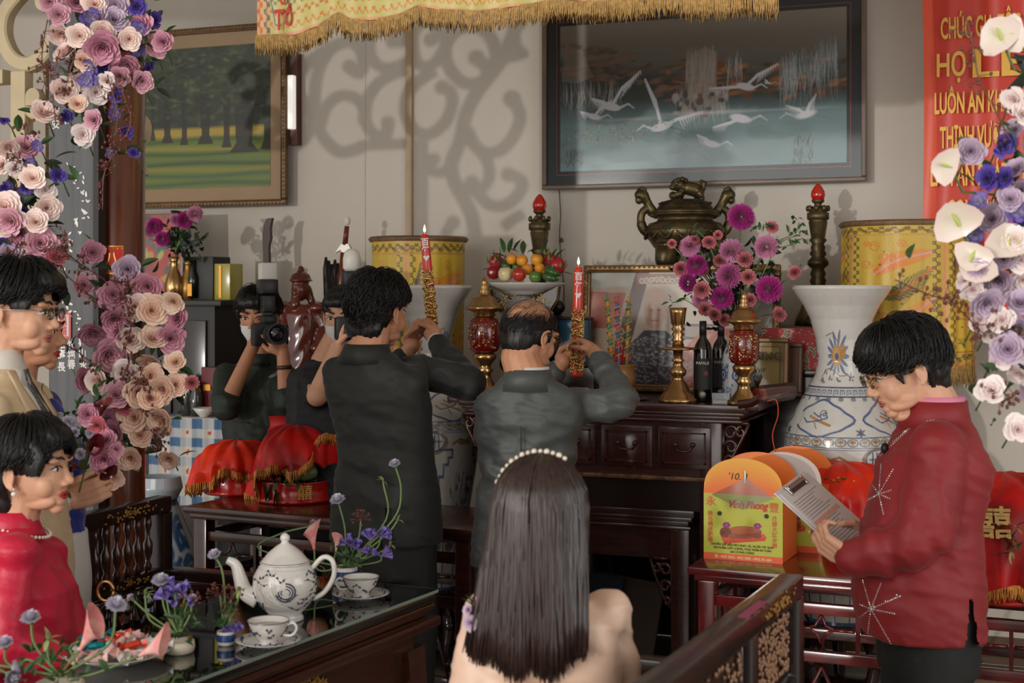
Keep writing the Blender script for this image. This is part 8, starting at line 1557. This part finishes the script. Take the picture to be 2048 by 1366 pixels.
# altar bouquet of magenta chrysanthemums
bq=thing('altar_bouquet','large bouquet of magenta chrysanthemums and striped carnations on the altar','flowers',pY(1480,700,5.8));
BL_=[(1482,434,27,'d'),(1380,494,22,'c'),(1462,500,24,'c'),(1532,493,24,'c'),(1393,532,22,'d'),(1377,566,20,'d'),(1458,552,26,'c'),(1444,596,24,'d'),(1538,578,27,'d'),(1400,600,17,'c'),(1545,454,13,'k'),(1418,486,15,'k'),(1490,518,17,'k'),(1440,520,15,'k'),(1404,540,14,'k'),(1362,538,16,'k'),(1404,580,18,'k'),(1496,554,16,'k'),(1590,546,15,'k'),(1560,628,16,'k'),(1410,618,15,'k'),(1428,630,15,'k'),(1450,640,14,'k'),(1344,488,10,'k'),(1436,470,10,'k'),(1500,600,14,'k'),(1390,480,10,'k')]
for(x,y,r,k) in BL_:
    P=pY(x,y,5.62+random.uniform(-.03,.05));put(random.choice(RO[k]),KN[k],P,toward(P,.35),r/480*1.02,bq);MB().tube(spl([P+FW*.015,P.lerp(pY(1478,640,5.75),.5)+FW*.03,pY(1478,660,5.75)],3),.0028,5).obj('stem',M_stem,bq)
b=MB()
for k in range(170):x,y=random.choice([(1470,540),(1400,520),(1520,530),(1440,610)]);p=pY(random.gauss(x,28),random.gauss(y,34),5.70);v,f=_lm;b.add(v,f,TR(p)@Matrix.Rotation(random.random()*6,4,Vector((random.gauss(0,1),random.gauss(0,1),random.gauss(0,1))).normalized())@Matrix.Scale(random.uniform(.03,.06),4))
b.obj('foliage',mat('dark_leaf_green'),bq,kind='stuff')
for pts in([(1520,560),(1550,500),(1570,480),(1600,470)],[(1540,500),(1580,490),(1606,476)],[(1560,480),(1590,466),(1598,445)],[(1430,500),(1404,470),(1392,462)],[(1400,620),(1370,600),(1344,606)],[(1500,460),(1520,456),(1535,452)]):
    P=[pY(x,y,5.62) for x,y in pts];b=MB();b.tube(spl(P,4),.0022,5);b.obj('stem',M_stem,bq)
    for p in P[1:]:
        for k in range(5):put(LM,'leaf',p+Vector((random.gauss(0,.012),0,random.gauss(0,.012))),UP,random.uniform(.02,.035),bq).rotation_euler=(random.uniform(-.5,2),random.uniform(-1,1),random.uniform(0,6))
q=pY(1480,740,5.76);MB(TR((q.x,5.76,AZ))).lathe([(.05,0),(.055,.01),(.06,.10),(.045,.18),(.035,.24),(.045,.28),(.04,.28),(.03,.22)],28).obj('bouquet_vase',mat('clear_green_glass',(90,110,96),.1,coat=.6),None,label='green glass vase holding the magenta bouquet',cat='vase')
# purple flowers on the black cabinet
pf=thing('purple_bouquet','magenta chrysanthemums in the gilt vase on the black cabinet','flowers',pY(348,520,6.0))
for(x,y,r,k) in[(390,427,17,'c'),(370,440,18,'d'),(352,440,14,'c'),(310,452,18,'d'),(300,462,15,'c'),(326,478,17,'d')]:
    P=pY(x,y,5.98);put(random.choice(RO[k]),KN[k],P,toward(P,.3),r/405,pf);MB().tube([P+FW*.01,pY(352,500,6.0),Vector((pY(346,500,6.0).x,6.0,zc_+.16))],.003,5).obj('stem',M_stem,pf)
b=MB()
for k in range(90):p=pY(random.gauss(362,18),random.gauss(482,18),6.0);v,f=_lm;b.add(v,f,TR(p)@Matrix.Rotation(random.random()*6,4,Vector((random.gauss(0,1),random.gauss(0,1),random.gauss(0,1))).normalized())@Matrix.Scale(random.uniform(.04,.07),4))
b.obj('foliage',mat('dark_leaf_green'),pf,kind='stuff')
# hand bouquet of dark calla lilies
hq=thing('hand_bouquet','bouquet of maroon calla lilies, mauve roses and herbs held by clasped hands','flowers',pD(180,930,3.85))
for(x,y,r,k) in[(176,830,22,'m'),(214,880,22,'m'),(208,916,26,'m'),(138,842,14,'s'),(182,866,12,'s'),(162,908,12,'s'),(150,866,12,'s'),(124,912,12,'m'),(196,850,18,'r'),(230,900,16,'m')]:P=pD(x,y,3.78);put(random.choice(RO[k]),KN[k],P,toward(P,.3),r/745*1.1,hq);MB().tube([P,pD(170,940,3.86),pD(158,985,3.86)],.0025,5).obj('stem',M_stem,hq)
def calla(P,d,s_,m,parent,roll=0):
    V=[];F=[]
    for j in range(9):
        v=j/8;r_=(.06+.34*v**1.6)
        for i in range(13):a=2*PI*i/12+.25*v;k=1+.35*max(0,math.cos(a))*v;V.append((r_*k*math.cos(a),r_*math.sin(a),v+.35*v*v*math.cos(a)))
    for j in range(8):
        for i in range(12):q=j*13+i;F.append((q,q+1,q+14,q+13))
    b=MB(TR(P)@frame(d).to_4x4()@rot('Z',roll)@Matrix.Scale(s_,4));b.add(V,F);o=b.obj('calla_lily',m,parent);MB(TR(P)@frame(d).to_4x4()@Matrix.Scale(s_,4)).tube([(0,0,.1),(0,0,.75)],[.05,.04],8).obj('spadix',mat('yellow_green_spadix'),o);return o
M_mar=mat('maroon_calla',(92,18,30),.35,var=.15,coat=.2);M_pkc=mat('pink_calla',(222,130,130),.4,var=.12,vs=30,col2=(232,184,176))
for(x,y,dx,dz,rl) in[(160,936,-.3,.2,1.5),(184,905,.3,.3,1.6),(196,940,.6,-.1,1.4),(200,832,.3,.7,0),(150,920,-.6,.3,1)]:P=pD(x,y,3.78);d=RX*dx+UP*dz-FW*.6;calla(P,d,.055,M_mar,hq,rl)
for k in range(60):put(LM,'leaf',pD(random.gauss(170,30),random.gauss(850,45),3.82),UP,random.uniform(.02,.04),hq).rotation_euler=(random.uniform(-.5,2),random.uniform(-1,1),random.uniform(0,6))
for x1,y1 in[(134,820),(160,806),(180,796),(200,812),(116,850)]:MB().tube(spl([pD(165,940,3.85),pD((165+x1)/2+4,(940+y1)/2,3.83),pD(x1,y1,3.82)],4),.002,5).obj('herb_stem',M_stem,hq)
# rose pinned on the red dress
q=onto(BVD,138,1078)
if q:
    cg=thing('rose_corsage','pink rose corsage pinned on the crimson dress','flowers',q[0]);P=q[0]+q[1]*.012;put(RO['m'][1],'rose',P,q[1]+UP*.4,.024,cg);MB().tube([P,P-UP*.075+q[1]*.008],[.004,.003],6).obj('stem',M_stem,cg)
    for k in range(6):leafat(P,Vector((random.gauss(0,1),random.gauss(0,.4),random.gauss(.4,.8))),.035,M_leaf,cg)
# ================================================================ TEA TABLE THINGS
TZ=.7586;M_tea=mat('tea',(150,110,60),.08,coat=.6);M_blk=mat('dark_blue_line',(44,54,74),.3,coat=.3);M_gr=mat('silver_line',(120,122,124),.3,.4)
def sprigs(b,rf,z0,z1,n,s_,seed):
    rn=random.Random(seed)
    for k in range(n):
        a=rn.random()*6.3;z=rn.uniform(z0,z1);w_=rn.uniform(.3,.9);pts=[]
        for i in range(7):u=i/6;aa=a+(u-.5)*w_*s_/.02;zz_=z+.006*s_/.02*math.sin(u*6+k);r_=rf(zz_)+.0006;pts.append((r_*math.cos(aa),r_*math.sin(aa),zz_))
        b.tube(pts,.0009,4)
        for i in(1,3,5):p=Vector(pts[i]);b.ell(p,(.003,.003,.0034),n=6,m=4)
# teapot
q=pZ(570,1240,TZ);tp=thing('teapot','white porcelain teapot with dark floral sprigs, domed lid and curved spout','teapot',(q.x,q.y,TZ));T=TR((q.x,q.y,TZ))@rot('Z',YAW)
PR=[(.045,0),(.050,.004),(.047,.012),(.042,.018),(.060,.036),(.078,.062),(.085,.090),(.082,.118),(.070,.140),(.062,.150),(.060,.153)];rz_,rr_=[z for r,z in PR],[r for r,z in PR];rf=lambda z:float(np.interp(z,rz_,rr_))
MB(T).lathe(PR,56).obj('body',M_porc,tp);l_=MB(T).lathe([(.064,.150),(.066,.153),(.060,.158),(.044,.178),(.022,.196),(.012,.202),(.009,.206),(.013,.214),(.012,.222),(.005,.228),(0,.229)],40).obj('lid',M_porc,tp)
b=MB(T);b.lathe([(.0646,.1545),(.0652,.1565)],40,cap=False).lathe([(.0645,.1400),(.0705,.1412)],40,cap=False).lathe([(.0475,.0085),(.0482,.0105)],40,cap=False);b.obj('silver_bands',M_gr,tp)
b=MB(T);b.tube(spl([(-.070,0,.055),(-.105,0,.075),(-.118,0,.110),(-.130,0,.145),(-.152,0,.158)],5),list(np.linspace(.026,.010,21)),14);b.obj('spout',M_porc,tp);b=MB(T);b.tube(spl([(.070,0,.135),(.100,0,.165),(.125,0,.155),(.128,0,.115),(.105,0,.075),(.074,0,.055)],5),.0085,10,flat=.8);b.obj('handle',M_porc,tp)
b=MB(T);sprigs(b,rf,.04,.135,34,.02,5);cx_=R(-80)
for k in range(3):b.tube([((rf(.088+.022*math.cos(t))+.001)*math.cos(cx_+(.3-.08*k)*math.sin(t)),(rf(.088+.022*math.cos(t))+.001)*math.sin(cx_+(.3-.08*k)*math.sin(t)),.088+(.024-.007*k)*math.cos(t)) for t in[i*.45 for i in range(11+k)]],.0022-.0004*k,5)
b.obj('floral_print',M_blk,tp)
def cup(px,py,label,turn):
    q=pZ(px,py,TZ);t=thing('saucer',label.replace('teacup with handle to the left','white saucer').replace('teacup with handle to the right','white saucer'),'saucer',(q.x,q.y,TZ),0,'saucers on the glass-topped table');T=TR((q.x,q.y,TZ))@rot('Z',turn)
    MB(T).lathe([(.035,0),(.038,.003),(.060,.009),(.080,.017),(.081,.0185),(.058,.012),(.030,.006),(0,.005)],48).obj('dish',M_porc,t);MB(T).lathe([(.0785,.0180),(.0805,.0190)],48,cap=False).obj('rim_line',M_gr,t);b=MB(T);sprigs(b,lambda z:.066,.0145,.0146,12,.02,3);b.obj('sprigs',M_blk,t)
    c=thing('teacup',label,'cup',(q.x,q.y,TZ+.006),turn,'teacups on the glass-topped table');T=T@TR((0,0,.006));pr=[(.024,0),(.026,.003),(.020,.008),(.030,.018),(.043,.036),(.050,.056),(.051,.058)]
    MB(T).lathe(pr+[(.048,.056),(.040,.036),(.026,.018),(0,.014)],44).obj('bowl',M_porc,c);MB(T).lathe([(.0445,.044),(0,.0441)],36).obj('tea',mat('milky_tea',(200,182,152),.1,coat=.5),c);MB(T).lathe([(.0508,.0555),(.0514,.0575),(.0502,.0588)],40,cap=False).obj('rim_line',M_gr,c)
    MB(T).tube(spl([(.044,0,.046),(.062,0,.052),(.070,0,.038),(.058,0,.022),(.036,0,.022)],5),.0036,8).obj('handle',M_porc,c);b=MB(T);sprigs(b,lambda z:float(np.interp(z,[p[1] for p in pr],[p[0] for p in pr])),.018,.05,16,.014,7);b.obj('floral_print',M_blk,c)
cup(722,1198,'teacup with handle to the left, at the far corner of the glass table',R(200));cup(537,1292,'teacup with handle to the right, at the near side of the glass table',R(15))
# posies in little bowls
def stems(t,base,L,D0=0,m=None):
    for(kind,pts,r) in L:
        D_=(base-E0).dot(FW)+D0;P=[pD(x,y,D_) for x,y in pts];P=[base+UP*.03]+P;b=MB();b.tube(spl(P,5),.0028,6);b.obj('stem',M_stem,t)
        if kind=='s':put(RO['s'][0],'scabiosa',P[-1],(P[-1]-P[-2]).normalized()+(E0-P[-1]).normalized()*.4,r/FPX*D_,t);MB(TR(P[-1])@frame(P[-1]-P[-2]).to_4x4()).lathe([(.003,-.010),(r/FPX*D_*.5,-.002),(r/FPX*D_*.5,.002)],12).obj('calyx',M_stem,t)
        elif kind=='c':calla(P[-1],P[-1]-P[-2]+UP*.02,r/FPX*D_,M_pkc,t,r)
        elif kind=='b':
            b=MB()
            for k in range(22):d=Vector((random.gauss(0,1),random.gauss(0,1),random.gauss(.6,.8))).normalized()*r/FPX*D_;b.tube([P[-1],P[-1]+d],.0007,4,cap=False);b.ell(P[-1]+d,.0036,n=6,m=4)
            b.obj('bud_cluster',mat('reddish_bud'),t)
        elif kind=='l':
            for k in range(5):leafat(P[-1],Vector((random.gauss(0,1),random.gauss(0,.5),random.gauss(.3,.7))),r/FPX*D_,mat('pale_leaf',(136,150,96),.5),t)
        elif kind=='v':
            for k in range(7):d=Vector((random.gauss(0,1),random.gauss(0,.5),random.gauss(.7,.6))).normalized();b=MB(TR(P[-1])@frame(d).to_4x4());b.lathe([(.0015,0),(.003,.014),(.007,.028),(.010,.034)],6,cap=False);b.obj('violet_bell',mat('violet_petal',(124,106,178),.5,rnd=.1),t)
def posy(label,px,py,L,r=.035,h=.05,col=M_porc,n=30,lf=0):
    q=pZ(px,py,TZ);t=thing('posy',label,'flowers',(q.x,q.y,TZ+h));B_=Vector((q.x,q.y,TZ+h*.4));stems(t,B_,L)
    for k in range(n):p=B_+Vector((random.gauss(0,r*.8),random.gauss(0,r*.6),random.uniform(.02,.09)));o=put(LM,'leaf',p,UP,random.uniform(.018,.034),t);o.rotation_euler=(random.uniform(-.5,2),random.uniform(-1,1),random.uniform(0,6))
    v=thing('posy_bowl','small bowl under the '+label,'bowl',(q.x,q.y,TZ));T=TR((q.x,q.y,TZ));MB(T).lathe([(r*.7,0),(r*.95,.004),(r*1.05,h*.5),(r,h),(r*.93,h),(r*.9,.006),(0,.006)],30).obj('bowl',col,v);b=MB(T);b.lathe([(r*1.02,h*.3),(r*1.055,h*.5),(r*1.02,h*.8)],30,cap=False);
    if col is M_porc:b.obj('blue_band',mat('cobalt_blue'),v)
posy('violet and lilac posy of agapanthus and scabiosa behind the teapot',690,1170,[('s',[(690,1060),(676,1003)],17),('s',[(786,1040),(802,980),(790,930)],13),('l',[(772,1040),(766,962)],14),('b',[(716,1080),(722,1040)],20),('l',[(772,1070),(796,1040)],14),('v',[(736,1110),(740,1080)],10),('v',[(750,1100),(762,1074)],10),('v',[(704,1110),(700,1090)],10),('v',[(720,1120),(716,1100)],10),('c',[(636,1140),(628,1098)],44),('c',[(668,1130),(672,1102)],30),('s',[(520,1100),(560,1068),(624,1052)],14),('l',[(770,1100),(780,1090)],14),('v',[(756,1124),(762,1112)],9)],.036,.055,n=44)
posy('orange and rust posy in the middle of the glass table',452,1290,[('s',[(446,1150),(430,1112)],15),('b',[(445,1230),(440,1190)],26),('b',[(455,1230),(462,1200)],24),('l',[(470,1220),(480,1180)],20),('v',[(466,1275),(470,1270)],8)],.022,.035,n=26)
posy('white and lavender posy on the left half of the glass table',358,1306,[('s',[(330,1220),(322,1165)],20),('v',[(350,1220),(352,1180)],12),('v',[(364,1220),(372,1190)],12),('v',[(340,1230),(334,1200)],12),('s',[(380,1230),(384,1200)],13),('l',[(300,1240),(290,1190)],20),('b',[(370,1220),(380,1200)],20),('s',[(300,1230),(262,1196)],9)],.036,.03,n=44,col=mat('cream_dish',(206,196,176),.3))
posy('scabiosa and pale calla posy at the bottom left corner',120,1392,[('s',[(70,1290),(62,1240)],22),('l',[(98,1320),(96,1280)],26),('s',[(216,1290),(232,1215)],24),('c',[(120,1350),(160,1300)],66),('c',[(180,1350),(278,1312)],60),('s',[(20,1330),(10,1290)],20),('l',[(150,1330),(140,1300)],26),('s',[(60,1320),(40,1330)],18),('s',[(-10,1330),(20,1350)],22)],.05,.03,n=50,col=mat('cream_dish'))
# sweets in paper wrappers on a plate, small trims
q=pZ(232,1320,TZ);pt_=thing('sweets_plate','blue-rimmed plate piled with wrapped sweets beside the woman in crimson','plate',(q.x,q.y,TZ));T=TR((q.x,q.y,TZ));MB(T).lathe([(.07,0),(.075,.004),(.125,.022),(.128,.025),(.08,.010),(0,.008)],48).obj('dish',M_porc,pt_);MB(T).lathe([(.120,.0225),(.1275,.0258)],48,cap=False).obj('rim_line',M_blk,pt_)
CC=[(mat('teal_foil',(20,130,136),.2,.6),'teal'),(mat('red_orange_foil',(206,60,34),.25,.2),'red'),(mat('white_wrapper',(222,214,206),.4),'white'),(mat('pink_wrapper',(224,178,172),.45),'pink')]
for k in range(38):
    a=random.random()*6.3;r_=.105*math.sqrt(random.random());m_,nm=CC[[0,2,3,1,2,3,2][k%7] if not(a>2.4 and a<3.6) else 0];P=Vector((q.x+r_*math.cos(a),q.y+r_*math.sin(a),TZ+.028+.05*(1-r_/.105)*random.random()))
    t=thing('wrapped_sweet','%s wrapped sweet in the pile on the blue-rimmed plate'%nm,'sweet',P,random.random()*3,'sweets on the plate');b=MB(wmat(t)@rot('Y',random.uniform(-.4,.4)));b.lathe([(.004,-.020),(.0085,-.016),(.0095,0),(.0085,.016),(.004,.020)],8,rot('Y',PI/2));b.obj('sweet',m_,t,smooth=False)
    for s_ in(-1,1):b=MB(wmat(t));b.lathe([(.003,0),(.012,.012)],7,TR((s_*.019,0,0))@rot('Y',s_*PI/2),cap=False,wob=lambda a,z:1+.2*math.sin(a*4));b.obj('twist',m_,t,smooth=False)
# brass ring handle at the bench arm, corsage on the peach blouse
b=MB();c_=pD(211,1182,3.55);b.tube([c_+RX*(.020*math.cos(a))+UP*(.024*math.sin(a)) for a in[i*PI/10 for i in range(21)]],.004,8);b.obj('brass_ring',M_gold,None,label='brass ring standing up beside the woman in crimson',cat='ring')
cg=thing('rose_corsage','lilac rose corsage at the left shoulder of the peach blouse','flowers',pD(948,1240,2.84))
for x,y,k,r in[(944,1246,'l',17),(938,1220,'l',12),(956,1212,'v',9),(960,1196,'m',8)]:P=pD(x,y,2.80);put(random.choice(RO[k]),KN[k],P,toward(P,.3)-RX*.5,r/1000,cg)
for k in range(8):leafat(pD(950,1220,2.82),RX*random.gauss(-.2,.7)+UP*random.gauss(.3,.6),.035,M_leaf,cg)
